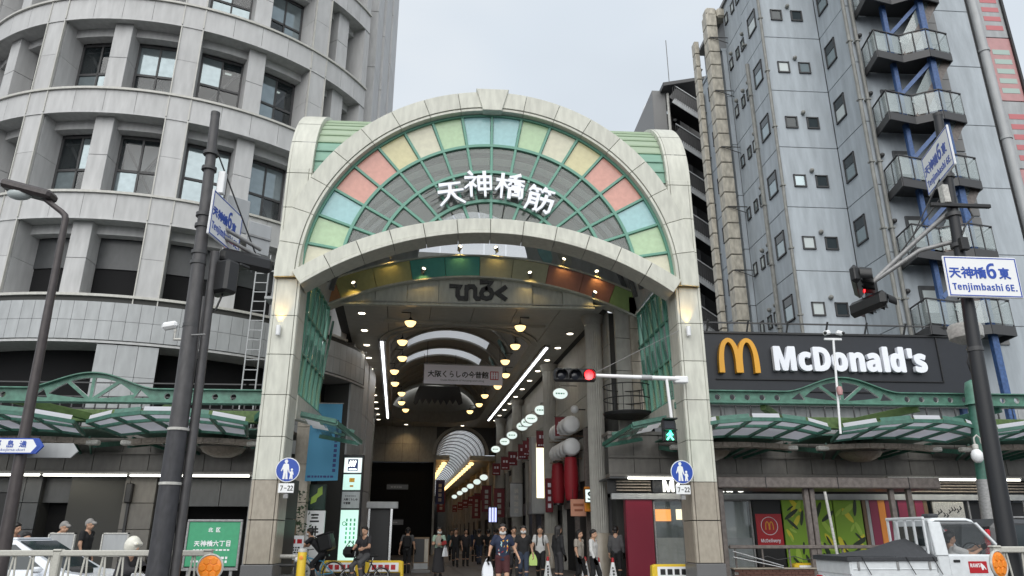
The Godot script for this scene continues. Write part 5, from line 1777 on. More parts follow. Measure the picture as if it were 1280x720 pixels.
# green arched girder with round holes and a spoked lens
func girder(t: Node3D, x0: float, x1: float, y0: float, y1: float, crest: float, half: float, rise: float, z: float, holes: Array) -> void:
	var web := CSGCombiner3D.new()
	web.name = "web"
	t.add_child(web, true)
	web.global_transform = Transform3D(Basis.IDENTITY, V(0, 0, z))
	var outer := CSGPolygon3D.new()
	outer.name = "outline"
	outer.depth = 0.08
	var top := PackedVector2Array()
	var n := 40
	top.append(Vector2(x1, y1))
	for i in n + 1:
		var u := 1.0 - 2.0 * i / n
		var e := (0.5 + 0.5 * cos(PI * clampf(u, -1, 1)))
		top.append(Vector2(crest + u * half, y1 + rise * pow(e, 0.85)))
	top.append(Vector2(x0, y1))
	var poly := PackedVector2Array([Vector2(x0, y0), Vector2(x1, y0)])
	poly.append_array(top)
	outer.polygon = poly
	outer.material = M["beam_green"]
	web.add_child(outer)
	# lens with three spokes fanning from the middle of its lower edge
	var lens := PackedVector2Array()
	var lw := half * 0.66
	var tip := y0 + (y1 - y0) * 0.62
	for i in 21:
		var u := -1.0 + i / 10.0
		var e := 0.5 + 0.5 * cos(PI * u * lw / half)
		lens.append(Vector2(crest + u * lw, lerpf(tip, y1 + rise * pow(e, 0.85) - 0.11, pow(1.0 - pow(absf(u), 6.0), 1.0))))
	for i in range(1, 20):
		var u := 1.0 - i / 10.0
		lens.append(Vector2(crest + u * lw, lerpf(y0 + 0.09, tip, u * u)))
	var cells := [lens]
	for a in [-52.0, 0.0, 52.0]:
		var d := Vector2(sin(deg_to_rad(a)), cos(deg_to_rad(a)))
		var o := Vector2(d.y, -d.x) * 0.045
		var c0 := Vector2(crest, y0 + 0.02)
		var spoke := PackedVector2Array([c0 + o, c0 - o, c0 - o + d * 2.0, c0 + o + d * 2.0])
		var left := []
		for cell in cells:
			left.append_array(Geometry2D.clip_polygons(cell, spoke))
		cells = left
	for p in cells:
		var cut := CSGPolygon3D.new()
		cut.name = "cut"
		cut.polygon = p
		cut.depth = 0.3
		cut.position.z = 0.1
		cut.operation = CSGShape3D.OPERATION_SUBTRACTION
		web.add_child(cut, true)
	for s in [-1.0, 1.0]:
		var cut := CSGPolygon3D.new()
		cut.name = "cut"
		var a: float = crest + s * half * 0.66
		var b: float = crest + s * half * 0.90
		cut.polygon = PackedVector2Array([Vector2(a, y0 + 0.1), Vector2(b, y0 + 0.12), Vector2((a * 2 + b) / 3, y1 - 0.02 + rise * 0.05)])
		cut.depth = 0.3
		cut.position.z = 0.1
		cut.operation = CSGShape3D.OPERATION_SUBTRACTION
		web.add_child(cut, true)
	for hx in holes:
		var cut := CSGCylinder3D.new()
		cut.name = "cut"
		cut.radius = 0.085
		cut.height = 0.4
		cut.sides = 16
		cut.rotation.x = PI / 2
		cut.position = V(hx, (y0 + y1) / 2, 0)
		cut.operation = CSGShape3D.OPERATION_SUBTRACTION
		web.add_child(cut, true)
	# flanges
	wpart(t, "bottom_flange", mb().bx(x0, x1, y0 - 0.03, y0, z + 0.12, z - 0.2, 0.006), "beam_green")
	var fl := mb()
	for i in top.size() - 1:
		var a := top[i]
		var b := top[i + 1]
		var d := (b - a).normalized()
		var nn := Vector2(d.y, -d.x)
		if nn.y < 0:
			nn = -nn
		fl.quad(V(a.x, a.y, z + 0.12), V(b.x, b.y, z + 0.12), V(b.x, b.y, z - 0.2), V(a.x, a.y, z - 0.2), V(0, -1, 0))
		fl.quad(V(a.x, a.y + 0.03, z + 0.12), V(b.x, b.y + 0.03, z + 0.12), V(b.x, b.y + 0.03, z - 0.2), V(a.x, a.y + 0.03, z - 0.2), V(nn.x, nn.y, 0))
		fl.quad(V(a.x, a.y, z + 0.12), V(b.x, b.y, z + 0.12), V(b.x, b.y + 0.03, z + 0.12), V(a.x, a.y + 0.03, z + 0.12), V(0, 0, 1))
	wpart(t, "top_flange", fl, "beam_green")

# one glazed canopy bay: fan of frosted panes between green ribs, curved gutter behind
func canopy_unit(t: Node3D, cx: float, w: float, zc := -21.0, hb := 4.5) -> void:
	var n := 5
	var pt := func(u: float, v: float) -> Vector3:   # v 0 at the front edge, 1 at the back
		var zf := 1.35 - 0.75 * u * u
		var zb := -0.95 + 0.25 * u * u
		var xx := u * w / 2 * lerpf(0.94, 0.80, v)
		return V(cx + xx, hb - 0.16 * u * u - 0.17 * v, zc + lerpf(zf, zb, v))
	var rows := [[0.05, 0.30], [0.37, 0.95]]
	for i in n:
		var u0 := -1.0 + 2.0 * i / n
		var u1 := u0 + 2.0 / n
		for r in rows:
			var m := mb()
			var e := 0.045
			var a: Vector3 = pt.call(u0 + e, r[0])
			var b: Vector3 = pt.call(u1 - e, r[0])
			var c: Vector3 = pt.call(u1 - e, r[1])
			var d: Vector3 = pt.call(u0 + e, r[1])
			m.quad(a, b, c, d, Vector3.DOWN)
			var up := V(0, 0.015, 0)
			m.quad(a + up, b + up, c + up, d + up, Vector3.UP)
			wpart(t, "canopy_pane", m, "canopy_pane")
		# rounded front fascia pane
		var f0: Vector3 = pt.call(u0 + 0.02, 0.0)
		var f1: Vector3 = pt.call(u1 - 0.02, 0.0)
		var fp := mb()
		for k in 3:
			var q0 := V(0, 0.02 + 0.05 * k, 0.03 - 0.02 * k)
			var q1 := V(0, 0.02 + 0.05 * (k + 1), 0.03 - 0.02 * (k + 1))
			fp.quad(f0 + q0, f1 + q0, f1 + q1, f0 + q1, V(0, 0.3, 1).normalized())
		wpart(t, "fascia_pane", fp, "canopy_pane" if i % 2 == 0 else "canopy_green")
	for i in n + 1:
		var u := -1.0 + 2.0 * i / n
		wpart(t, "rib", mb().bar(pt.call(u, -0.01), pt.call(u, 1.03), 0.075, 0.11, Vector3.UP, 0.01), "canopy_green")
	for v in [0.0, 0.37, 1.0]:
		for i in n:
			var u0 := -1.0 + 2.0 * i / n
			wpart(t, "purlin", mb().bar(pt.call(u0, v), pt.call(u0 + 2.0 / n, v), 0.09, 0.10), "canopy_green")
	# lit gutter, bowed in plan
	for i in 8:
		var u0 := -0.78 + 1.56 * i / 8
		var u1 := u0 + 1.56 / 8
		var f := func(u: float) -> Vector3: return V(cx + u * w / 2, hb - 0.42 - 0.08 * u * u, zc - 1.15 - 0.35 * u * u)
		wpart(t, "gutter", mb().bar(f.call(u0), f.call(u1), 0.28, 0.16, Vector3.UP, 0.01), "lit_trough")
	for s in [-0.8, 0.8]:
		wpart(t, "bracket", mb().bar(V(cx + s * w / 2, hb - 0.55, zc - 1.45), V(cx + s * w / 2, hb - 0.3, zc - 3.1), 0.12, 0.14), "canopy_green")
		wpart(t, "bracket_lamp", mb().bx(cx + s * w / 2 - 0.18, cx + s * w / 2 + 0.18, hb - 0.56, hb - 0.42, zc - 1.2, zc - 1.45, 0.03), "off_white")
	for i in 7:
		var u := -0.75 + 0.25 * i
		wpart(t, "rafter", mb().bar(V(cx + u * w * 0.28, hb - 0.62, zc - 3.1), V(cx + u * w / 2, hb - 0.35, zc - 1.3), 0.05, 0.08), "canopy_green")
	wpart(t, "rear_roof", mb().bx(cx - w * 0.44, cx + w * 0.44, hb - 0.14, hb - 0.1, zc - 0.9, zc - 3.1), "canopy_green")

func canopies() -> void:
	var l := thing("street_canopy", "green steel street canopy with frosted panes left of the gate", "canopy", at(-11, 4.5, -21.5), "glazed canopies beside the gate")
	girder(l, -18.5, -5.5, 4.93, 5.27, -10.25, 1.75, 0.44, -20.6, [-18, -17.4, -16.8, -12.6, -8.2, -7.75, -7.35, -6.9, -6.4])
	var r := thing("street_canopy", "green steel street canopy with frosted panes right of the gate", "canopy", at(13, 4.5, -21.5), "glazed canopies beside the gate")
	girder(r, 7.1, 21.5, 5.12, 5.44, 11.3, 1.75, 0.44, -20.6, [7.5, 7.95, 8.4, 8.85, 9.3, 13.3, 13.75, 14.2, 14.65, 15.1, 16.3, 16.75, 17.2])
	for cx in [-17.2, -12.6, -8.0]:
		canopy_unit(l, cx, 4.5)
	for cx in [8.5, 13.2, 17.9]:
		canopy_unit(r, cx, 4.6)
	# olive back beam and slanting struts
	for e in [[l, -18.5, -5.5], [r, 7.1, 21.5]]:
		wpart(e[0], "back_beam", mb().bx(e[1], e[2], 4.72, 5.05, -22.7, -22.85, 0.01), "olive")
		wpart(e[0], "back_beam_flange", mb().bx(e[1], e[2], 4.68, 4.72, -22.6, -22.95, 0.005), "olive")
	for e in [[l, -10.25], [r, 11.3]]:
		for s in [-1.0, 1.0]:
			wpart(e[0], "strut", mb().bar(V(e[1] + s * 2.4, 5.05, -20.75), V(e[1] + s * 0.9, 4.8, -22.6), 0.16, 0.22, Vector3.UP, 0.01), "olive")
			wpart(e[0], "strut", mb().bar(V(e[1] + s * 5.0, 5.05, -20.75), V(e[1] + s * 4.0, 4.8, -22.6), 0.14, 0.2, Vector3.UP, 0.01), "canopy_green")
	# canopies turning the corner into the covered street
	var cl := thing("corner_canopy", "short green glazed canopy tucked behind the left column of the gate", "canopy", at(-4.4, 4.4, -22.5), "corner canopies inside the gate")
	var cr := thing("corner_canopy", "short green glazed canopy tucked behind the right column of the gate", "canopy", at(5.6, 4.4, -22.5), "corner canopies inside the gate")
	for e in [[cl, -4.55, 1.0], [cr, 6.0, -1.0]]:
		var s: float = e[2]
		var x0: float = e[1]
		for i in 4:
			var z0 := -20.9 - i * 0.75
			var reach := 1.0 + 0.15 * i if i < 3 else 0.9
			for k in 2:
				var a: float = x0 + s * (0.08 + k * reach * 0.5)
				var b: float = x0 + s * (k + 1) * reach * 0.48
				var m := mb()
				m.quad(V(a, 4.62 - 0.1 * k, z0 - 0.05), V(b, 4.55 - 0.1 * k, z0 - 0.05), V(b, 4.42 - 0.1 * k, z0 - 0.7), V(a, 4.5 - 0.1 * k, z0 - 0.7), Vector3.DOWN)
				wpart(e[0], "canopy_pane", m, "canopy_pane" if i < 2 and k == 0 else "glass_grey")
			wpart(e[0], "rib", mb().bar(V(x0, 4.65, z0), V(x0 + s * reach, 4.42, z0 - 0.1), 0.08, 0.1), "canopy_green")
		wpart(e[0], "rib", mb().bar(V(x0, 4.45, -23.9), V(x0 + s * 1.3, 4.2, -23.7), 0.1, 0.12), "canopy_green")
		wpart(e[0], "edge", mb().bar(V(x0, 4.7, -20.85), V(x0 + s * 1.0, 4.5, -20.95), 0.09, 0.12), "canopy_green")
		wpart(e[0], "edge", mb().bar(V(x0 + s * 1.0, 4.46, -20.95), V(x0 + s * 1.4, 4.2, -23.4), 0.09, 0.12), "canopy_green")
	# dish lamps under the canopies
	for e in [[-7.35, "under the left canopy beside the gate column"], [8.0, "under the right canopy beside the gate column"], [13.1, "under the right canopy over the restaurant"]]:
		var d := thing("dish_lamp", "wide unlit beige dish lamp " + e[1], "lamp", at(e[0], 3.85, -23.3), "dish lamps under the canopies")
		part(d, "bowl", mb().lathe([Vector2(0, -0.16), Vector2(0.3, -0.13), Vector2(0.58, 0.0), Vector2(0.68, 0.14), Vector2(0.66, 0.14)], 28), "lit_trough")
		part(d, "rim", mb().lathe([Vector2(0.66, 0.12), Vector2(0.72, 0.14), Vector2(0.72, 0.18), Vector2(0.66, 0.18)], 28), "walltile_0")
		for k in 4:
			part(d, "hanger", mb().bar(V(0, 0.3, 0), V(sin(k * PI / 2) * 0.66, 0.16, cos(k * PI / 2) * 0.66), 0.03, 0.03), "canopy_green")
		part(d, "stem", mb().tube([V(0, 0.2, 0), V(0, 0.5, 0)], 0.05, 8), "canopy_green")

# a white plate with a blue border and blue characters over a latin line, lower left corner at the origin, facing +z
func name_plate(label: String, x: Transform3D, w: float, h: float) -> Node3D:
	var s := thing("street_name_sign", label, "sign", x, "blue and white crossing name signs")
	part(s, "plate", mb().bx(0, w, 0, h, -0.03, 0.0, 0.012), "white")
	var b := mb()
	var t := h * 0.03
	b.bx(t, w - t, t, t * 1.8, 0.0, 0.003); b.bx(t, w - t, h - t * 1.8, h - t, 0.0, 0.003)
	b.bx(t, t * 1.8, t * 1.8, h - t * 1.8, 0.0, 0.003); b.bx(w - t * 1.8, w - t, t * 1.8, h - t * 1.8, 0.0, 0.003)
	part(s, "border", b, "sign_blue")
	var k := mb()
	var ch := h * 0.40
	var x0 := w * 0.05
	var pitch := (w * 0.9 - ch) / 4.0
	for i in 3:
		glyph(k, "天神橋"[i], Vector2(x0 + pitch * i, h * 0.46), minf(ch, pitch * 0.97), h * 0.019, 0.0, 0.003)
	glyph(k, "東", Vector2(x0 + pitch * 4, h * 0.46), minf(ch, pitch * 0.97), h * 0.019, 0.0, 0.003)
	part(s, "lettering", k, "sign_blue")
	words(s, "6", w * 0.125, ch * 0.95, "sign_blue", s.global_transform * Transform3D(Basis.IDENTITY, V(x0 + pitch * 3 + w * 0.015, h * 0.46, 0.002)), true)
	words(s, "Tenjimbashi 6E.", w * 0.86, h * 0.22, "sign_blue", s.global_transform * Transform3D(Basis.IDENTITY, V(w * 0.07, h * 0.12, 0.002)), true)
	return s

func no_vehicle_sign(x: float, label: String) -> void:
	var s := thing("pedestrian_sign", label, "sign", at(x, 3.05, -19.72), "round blue walker signs on the gate columns")
	part(s, "rim", mb().lathe([Vector2(0, -0.02), Vector2(0.31, -0.02), Vector2(0.315, 0.0), Vector2(0.31, 0.012), Vector2(0, 0.012)], 36, Transform3D(Basis(Vector3.RIGHT, PI / 2), Vector3.ZERO)), "white")
	part(s, "disc", mb().lathe([Vector2(0.292, 0.0), Vector2(0.292, 0.016), Vector2(0, 0.016)], 36, Transform3D(Basis(Vector3.RIGHT, PI / 2), Vector3.ZERO)), "sign_blue")
	# grown-up with a hat holding a child's hand
	var m := mb()
	var z := 0.021
	var adult := P2([-0.12, 0.13, -0.10, 0.155, -0.03, 0.165, 0.02, 0.14, 0.04, 0.02, 0.06, -0.06, 0.035, -0.07, 0.005, 0.02, 0.0, -0.05, 0.02, -0.235, -0.035, -0.235, -0.045, -0.06, -0.06, -0.235, -0.115, -0.235, -0.1, -0.05, -0.115, 0.03, -0.155, -0.04, -0.17, -0.02, -0.14, 0.06])
	m.prism(adult, 0.014, z)
	var head := PackedVector2Array()
	for i in 14:
		head.append(Vector2(-0.05 + cos(TAU * i / 14) * 0.038, 0.205 + sin(TAU * i / 14) * 0.042))
	m.prism(head, 0.014, z)
	m.prism(P2([-0.10, 0.215, 0.0, 0.215, 0.0, 0.228, -0.10, 0.228]), 0.014, z + 0.001)
	m.prism(P2([-0.085, 0.228, -0.015, 0.228, -0.022, 0.262, -0.078, 0.262]), 0.014, z + 0.001)
	var child := P2([0.07, -0.05, 0.10, -0.03, 0.145, -0.04, 0.165, -0.12, 0.145, -0.125, 0.135, -0.1, 0.15, -0.235, 0.115, -0.235, 0.108, -0.16, 0.095, -0.235, 0.06, -0.235, 0.075, -0.12, 0.055, -0.075, 0.04, -0.085])
	m.prism(child, 0.014, z)
	head = PackedVector2Array()
	for i in 12:
		head.append(Vector2(0.11 + cos(TAU * i / 12) * 0.03, 0.005 + sin(TAU * i / 12) * 0.032))
	m.prism(head, 0.014, z)
	part(s, "pictogram", m, "white")
	var pl := part(s, "hours_plate", mb().bx(-0.20, 0.20, -0.58, -0.34, -0.02, 0.0, 0.01), "white")
	var t := words(s, "7", 0.07, 0.13, "black", s.global_transform * Transform3D(Basis.IDENTITY, V(-0.15, -0.525, 0.002)), true)
	part(pl, "dash", mb().bx(-0.05, 0.015, -0.47, -0.452, 0.0, 0.004), "black")
	words(s, "22", 0.14, 0.13, "black", s.global_transform * Transform3D(Basis.IDENTITY, V(0.035, -0.525, 0.002)), true)
	part(s, "bracket", mb().bx(-0.03, 0.03, -0.6, 0.28, -0.22, -0.03, 0.01), "steel")
	part(s, "clip", mb().bx(-0.06, 0.06, -0.72, -0.6, -0.12, -0.02, 0.01), "steel")

# three lenses in a row, red at the right; faces +z
func vehicle_signal(label: String, x: Transform3D, s := 1.0, called := "traffic_signal") -> Node3D:
	var t := thing(called, label, "traffic light", x)
	part(t, "housing", mb().bx(-0.62 * s, 0.62 * s, -0.2 * s, 0.2 * s, -0.14, 0.0, 0.06), "black")
	for i in 3:
		var cx := (-0.40 + 0.40 * i) * s
		part(t, "lens", mb().lathe([Vector2(0, 0.02), Vector2(0.1 * s, 0.016), Vector2(0.145 * s, 0.0)], 24, Transform3D(Basis(Vector3.RIGHT, PI / 2), V(cx, 0, 0.005))), "red_lamp" if i == 2 else "dark_lens")
		var vis := mb()
		for k in 18:
			var a0 := deg_to_rad(-125.0 + k * 250.0 / 18)
			var a1 := deg_to_rad(-125.0 + (k + 1) * 250.0 / 18)
			var f := func(a: float, r: float, z: float) -> Vector3: return V(cx + sin(a) * r, cos(a) * r - (0.04 if z > 0.1 else 0.0), z)
			var n0 := V(sin(a0), cos(a0), 0)
			var n1 := V(sin(a1), cos(a1), 0)
			vis.qs(f.call(a0, 0.175 * s, 0.0), f.call(a1, 0.175 * s, 0.0), f.call(a1, 0.17 * s, 0.22 * s), f.call(a0, 0.17 * s, 0.22 * s), n0, n1, n1, n0)
			vis.qs(f.call(a0, 0.165 * s, 0.0), f.call(a1, 0.165 * s, 0.0), f.call(a1, 0.16 * s, 0.22 * s), f.call(a0, 0.16 * s, 0.22 * s), -n0, -n1, -n1, -n0)
		part(t, "visor", vis, "black")
	return t

func street_poles() -> void:
	mat("dark_lens", [0.02, 0.022, 0.03], 0.12)
	# big leaning pole on the left with its conduit
	var p := thing("utility_pole", "thick grey steel pole with dark wrapped foot left of the gate", "pole", at(-3.6, -0.13, -9.58))
	wpart(p, "shaft", mb().tube([V(-3.6, -0.13, -9.58), V(-3.62, 3.2, -9.58), V(-3.68, 5.4, -9.58), V(-3.75, 7.35, -9.58)], [0.13, 0.112, 0.085, 0.063], 20), "pole_grey")
	wpart(p, "wrap", mb().tube([V(-3.6, 0.0, -9.58), V(-3.615, 2.72, -9.58)], [0.136, 0.122], 20), "pole_wrap")
	wpart(p, "cap", mb().lathe([Vector2(0.066, -0.03), Vector2(0.066, 0.03), Vector2(0.0, 0.05)], 16, at(-3.75, 7.36, -9.58)), "dark_grey")
	for y in [2.05, 2.72]:
		wpart(p, "pale_band", mb().lathe([Vector2(0.12, -0.02), Vector2(0.135, -0.015), Vector2(0.135, 0.015), Vector2(0.12, 0.02)], 20, at(-3.61, y, -9.58)), "off_white")
	for y in [4.1, 5.0, 5.15, 5.55, 5.72, 6.45, 6.7]:
		var xx := lerpf(-3.62, -3.75, (y - 3.2) / 4.2)
		wpart(p, "steel_band", mb().lathe([Vector2(0.07, -0.03), Vector2(0.105, -0.025), Vector2(0.105, 0.025), Vector2(0.07, 0.03)], 18, at(xx, y, -9.58)), "dark_grey")
	wpart(p, "conduit", mb().tube([V(-3.42, -0.13, -9.66), V(-3.45, 3.0, -9.66), V(-3.5, 5.2, -9.66)], 0.058, 10), "pole_grey")
	wpart(p, "control_box", mb().bx(-3.6, -3.5, 6.1, 6.45, -9.62, -9.72, 0.01), "white")
	wpart(p, "guy_wire", mb().tube([V(-3.72, 6.9, -9.58), V(-3.05, 5.3, -10.1)], 0.012, 5), "black")
	for k in 2:
		wpart(p, "signal_arm", mb().tube([V(-3.66, 5.55 + k * 0.14, -9.6), V(-3.02, 5.32 + k * 0.12, -10.15)], 0.03, 8), "steel")
	wpart(p, "hand_rung", mb().tube([V(-3.6, 3.95, -9.5), V(-3.4, 3.95, -9.45)], 0.01, 5), "steel")
	wpart(p, "cable_loop", mb().tube([V(-3.5, 4.95, -9.68), V(-3.38, 4.85, -9.7), V(-3.33, 4.6, -9.7), V(-3.4, 4.35, -9.7), V(-3.5, 4.3, -9.68)], 0.014, 6), "black")
	name_plate("white crossing name sign seen edge on at the left pole", Transform3D(Basis(Vector3.UP, deg_to_rad(82)), V(-3.5, 5.33, -9.3)), 0.95, 0.68)
	# backs of the two signs beyond and the dark signal heads
	var bk := thing("blank_sign", "plain grey backs of two sign boards beside the left pole", "sign", at(-3.4, 5.7, -10.1))
	part(bk, "board", mb().bx(0, 0.36, 0, 0.55, 0, 0.03, 0.01), "tile_1", Transform3D(Basis(Vector3.UP, deg_to_rad(40)), V(-0.2, 0.05, 0)))
	part(bk, "board", mb().bx(0, 0.36, 0, 0.5, 0, 0.03, 0.01), "tile_0", Transform3D(Basis(Vector3.UP, deg_to_rad(40)), V(0.1, -0.22, -0.22)))
	part(bk, "stiffener", mb().bx(0, 0.36, 0.25, 0.28, 0.03, 0.05), "steel", Transform3D(Basis(Vector3.UP, deg_to_rad(40)), V(0.1, -0.22, -0.22)))
	vehicle_signal("black traffic light seen from behind hanging from the left pole's arm", at(-3.2, 5.2, -10.05, 215), 0.62, "traffic_signal")
	var ps := thing("pedestrian_signal", "black two lamp walker signal on the left pole", "traffic light", at(-3.36, 4.83, -9.72, 150))
	part(ps, "housing", mb().bx(-0.19, 0.19, -0.24, 0.24, -0.12, 0.12, 0.04), "black")
	part(ps, "lens", mb().bx(-0.14, 0.14, 0.02, 0.2, 0.12, 0.13), "dark_lens")
	part(ps, "lens", mb().bx(-0.14, 0.14, -0.2, -0.02, 0.12, 0.13), "dark_lens")
	part(ps, "hood", mb().bx(-0.19, 0.19, 0.2, 0.24, 0.1, 0.28, 0.01), "black")
	# street lamp
	var l := thing("street_lamp", "brown street lamp with an angular head, leaning in from the far left", "street lamp", at(-7.1, -0.13, -12.53))
	wpart(l, "shaft", mb().tube([V(-7.06, -0.13, -12.53), V(-7.18, 3.3, -12.53), V(-7.27, 6.9, -12.53)], [0.115, 0.085, 0.055], 14), "pole_brown")
	wpart(l, "bent_arm", mb().tube([V(-7.27, 6.86, -12.53), V(-7.29, 6.95, -12.53), V(-7.36, 7.02, -12.53), V(-7.75, 7.3, -12.53)], [0.058, 0.056, 0.05, 0.045], 12), "pole_brown")
	var hd := wpart(l, "lamp_head", mb().box(V(0.95, 0.17, 0.34), Transform3D(Basis(Vector3(0, 0, 1), deg_to_rad(-14)), V(-8.02, 7.42, -12.53)), 0.05), "pole_brown")
	part(hd, "lamp_glass", mb().sphere(V(-8.16, 7.36, -12.53), V(0.23, 0.12, 0.13), 14, 8), "frosted_window")
	var sg := thing("street_direction_sign", "blue and white arrow plate with three characters on the street lamp", "sign", at(-7.42, 2.68, -12.36))
	part(sg, "rear_plate", mb().prism(P2([0.2, -0.02, 0.92, -0.02, 1.02, 0.09, 0.92, 0.22, 0.2, 0.22]), -0.45, -0.42, 0.005), "tile_1")
	part(sg, "plate", mb().prism(P2([-0.30, 0.0, 0.58, 0.0, 0.68, 0.125, 0.58, 0.25, -0.30, 0.25]), -0.03, 0.0, 0.006), "sign_blue")
	part(sg, "field", mb().prism(P2([-0.24, 0.02, 0.52, 0.02, 0.595, 0.125, 0.52, 0.23, -0.24, 0.23]), 0.0, 0.003), "white")
	part(sg, "tip", mb().prism(P2([0.50, 0.02, 0.54, 0.02, 0.615, 0.125, 0.54, 0.23, 0.50, 0.23, 0.575, 0.125]), 0.003, 0.006), "sign_blue")
	var ck := mb()
	for i in 3:
		glyph(ck, "都島通"[i], Vector2(-0.10 + 0.2 * i, 0.098), 0.115, 0.0065, 0.003, 0.006)
	part(sg, "lettering", ck, "sign_blue")
	words(sg, "Miyakojima-dori", 0.52, 0.05, "sign_blue", sg.global_transform * Transform3D(Basis.IDENTITY, V(-0.12, 0.033, 0.004)))
	part(sg, "clamp", mb().bx(0.12, 0.34, 0.08, 0.18, -0.4, -0.03, 0.01), "steel")
	# black pole on the right
	var q := thing("signal_pole", "black steel pole carrying signs and a signal arm at the right edge", "pole", at(7.12, -0.13, -9.52))
	wpart(q, "shaft", mb().tube([V(7.1, -0.13, -9.52), V(7.24, 3.0, -9.52), V(7.36, 5.2, -9.52), V(7.49, 7.8, -9.5)], [0.122, 0.106, 0.078, 0.066], 20), "pole_black")
	wpart(q, "cap", mb().lathe([Vector2(0.07, -0.03), Vector2(0.075, 0.02), Vector2(0, 0.04)], 16, at(7.49, 7.8, -9.5)), "dark_grey")
	for y in [3.95, 5.1, 5.55, 6.05, 6.7, 7.2]:
		wpart(q, "steel_band", mb().lathe([Vector2(0.07, -0.035), Vector2(0.105, -0.03), Vector2(0.105, 0.03), Vector2(0.07, 0.035)], 18, at(lerpf(7.24, 7.49, (y - 3.0) / 4.8), y, -9.52)), "dark_grey")
	wpart(q, "cross_arm", mb().bx(7.0, 7.95, 6.14, 6.2, -9.4, -9.46, 0.008), "black")
	for k in 2:
		wpart(q, "signal_arm", mb().tube([V(7.42, 6.15 - k * 0.5, -9.55), V(6.95, 5.75 - k * 0.18, -9.8), V(6.26, 5.12, -10.05)], 0.036, 8), "steel")
	wpart(q, "guy_wire", mb().tube([V(7.4, 6.5, -9.5), V(6.5, 5.3, -10.0)], 0.012, 5), "black")
	wpart(q, "guy_wire", mb().tube([V(7.45, 6.9, -9.5), V(6.85, 5.75, -9.8)], 0.01, 5), "black")
	wpart(q, "cable", mb().tube([V(7.6, 6.18, -9.45), V(7.66, 6.0, -9.45), V(7.5, 5.85, -9.45), V(7.42, 5.7, -9.45)], 0.014, 6), "black")
	wpart(q, "control_box", mb().bx(7.22, 7.32, 6.2, 6.5, -9.38, -9.5, 0.01), "off_white")
	wpart(q, "control_box", mb().bx(7.3, 7.42, 5.42, 5.62, -9.34, -9.42, 0.01), "black")
	name_plate("white crossing name sign facing the road low on the black pole", Transform3D(Basis(Vector3.UP, deg_to_rad(-3)) * Basis(Vector3(0, 0, 1), deg_to_rad(-1.5)), V(6.92, 4.67, -9.32)), 1.08, 0.63)
	name_plate("white crossing name sign turned aside near the black pole's top", Transform3D(Basis(Vector3.UP, deg_to_rad(-68)), V(7.44, 6.72, -10.1)) * Transform3D(Basis.IDENTITY, V(0, 0, 0)), 1.1, 0.68).transform = Transform3D(Basis(V(-0.26, 0, 1.0).normalized(), Vector3.UP, V(-1.0, 0, -0.26).normalized()), V(7.46, 6.62, -10.05))
	var v1 := vehicle_signal("black traffic light with glowing red lens on the right arm", at(6.10, 5.14, -10.05, 58), 0.74)
	var v2 := vehicle_signal("lower black signal head with hoods under the right arm", at(6.2, 4.76, -10.05, 100), 0.62)
	# grey post with a flood light drum
	var gp := thing("sensor_post", "grey rusty post with a white drum on top beside the black pole", "post", at(7.84, -0.13, -10.48))
	wpart(gp, "shaft", mb().tube([V(7.72, -0.13, -10.48), V(8.0, 4.3, -10.48)], [0.065, 0.055], 10), "pole_brown")
	wpart(gp, "drum", mb().lathe([Vector2(0, -0.1), Vector2(0.1, -0.1), Vector2(0.24, -0.02), Vector2(0.25, 0.14), Vector2(0.22, 0.2), Vector2(0, 0.21)], 18, at(7.88, 4.38, -10.42)), "off_white")
	wpart(gp, "cable", mb().tube([V(7.88, 4.25, -10.3), V(7.72, 3.95, -10.3), V(7.8, 3.7, -10.35), V(7.96, 3.75, -10.42)], 0.012, 5), "black")
	# green canopy post with a white lantern
	var gr := thing("canopy_post", "round green post with a domed cap under the right canopy", "post", at(15.0, 0, -20.1))
	wpart(gr, "shaft", mb().tube([V(14.8, 2.9, -20.1), V(15.05, 5.5, -20.1)], [0.17, 0.17], 16), "canopy_green")
	wpart(gr, "foot", mb().tube([V(14.62, 0, -20.1), V(14.8, 2.92, -20.1)], [0.19, 0.185], 16), "steel")
	wpart(gr, "cap", mb().lathe([Vector2(0.30, 5.05), Vector2(0.24, 5.2), Vector2(0.22, 5.5), Vector2(0.17, 5.72), Vector2(0, 5.8)], 18, at(15.05, 0, -20.1)), "beam_green")
	var wl := thing("globe_lamp", "white glass globe lamp hanging by the green canopy post", "lamp", at(14.55, 3.55, -19.8))
	part(wl, "globe", mb().sphere(V(0, 0, 0), V(0.16, 0.2, 0.16), 14, 10), "white")
	part(wl, "neck", mb().lathe([Vector2(0.07, 0.17), Vector2(0.08, 0.3), Vector2(0.05, 0.33)], 12), "off_white")
	part(wl, "hook", mb().tube([V(0, 0.3, 0), V(0, 0.5, 0), V(0.1, 0.58, 0), V(0.18, 0.5, 0), V(0.2, 0.35, 0)], 0.025, 6), "off_white")
	# camera pole before the roof sign
	var cp := thing("camera_pole", "thin white pole with two small cameras in front of the black roof sign", "camera", at(10.9, 5.4, -20.3))
	wpart(cp, "pole", mb().tube([V(10.92, 4.2, -20.3), V(11.12, 7.0, -20.3)], 0.035, 8), "white")
	wpart(cp, "cross_bar", mb().bx(10.84, 11.38, 6.98, 7.05, -20.27, -20.33, 0.01), "white")
	for s in [-0.2, 0.2]:
		var c := wpart(cp, "camera", mb().box(V(0.2, 0.13, 0.14), Transform3D(Basis(Vector3(0, 0, 1), -0.25 * signf(s)), V(11.12 + s, 7.2, -20.25)), 0.03), "white")
		part(c, "camera_lens", mb().sphere(V(11.12 + s * 1.4, 7.18, -20.18), V(0.05, 0.05, 0.05), 8, 6), "black")
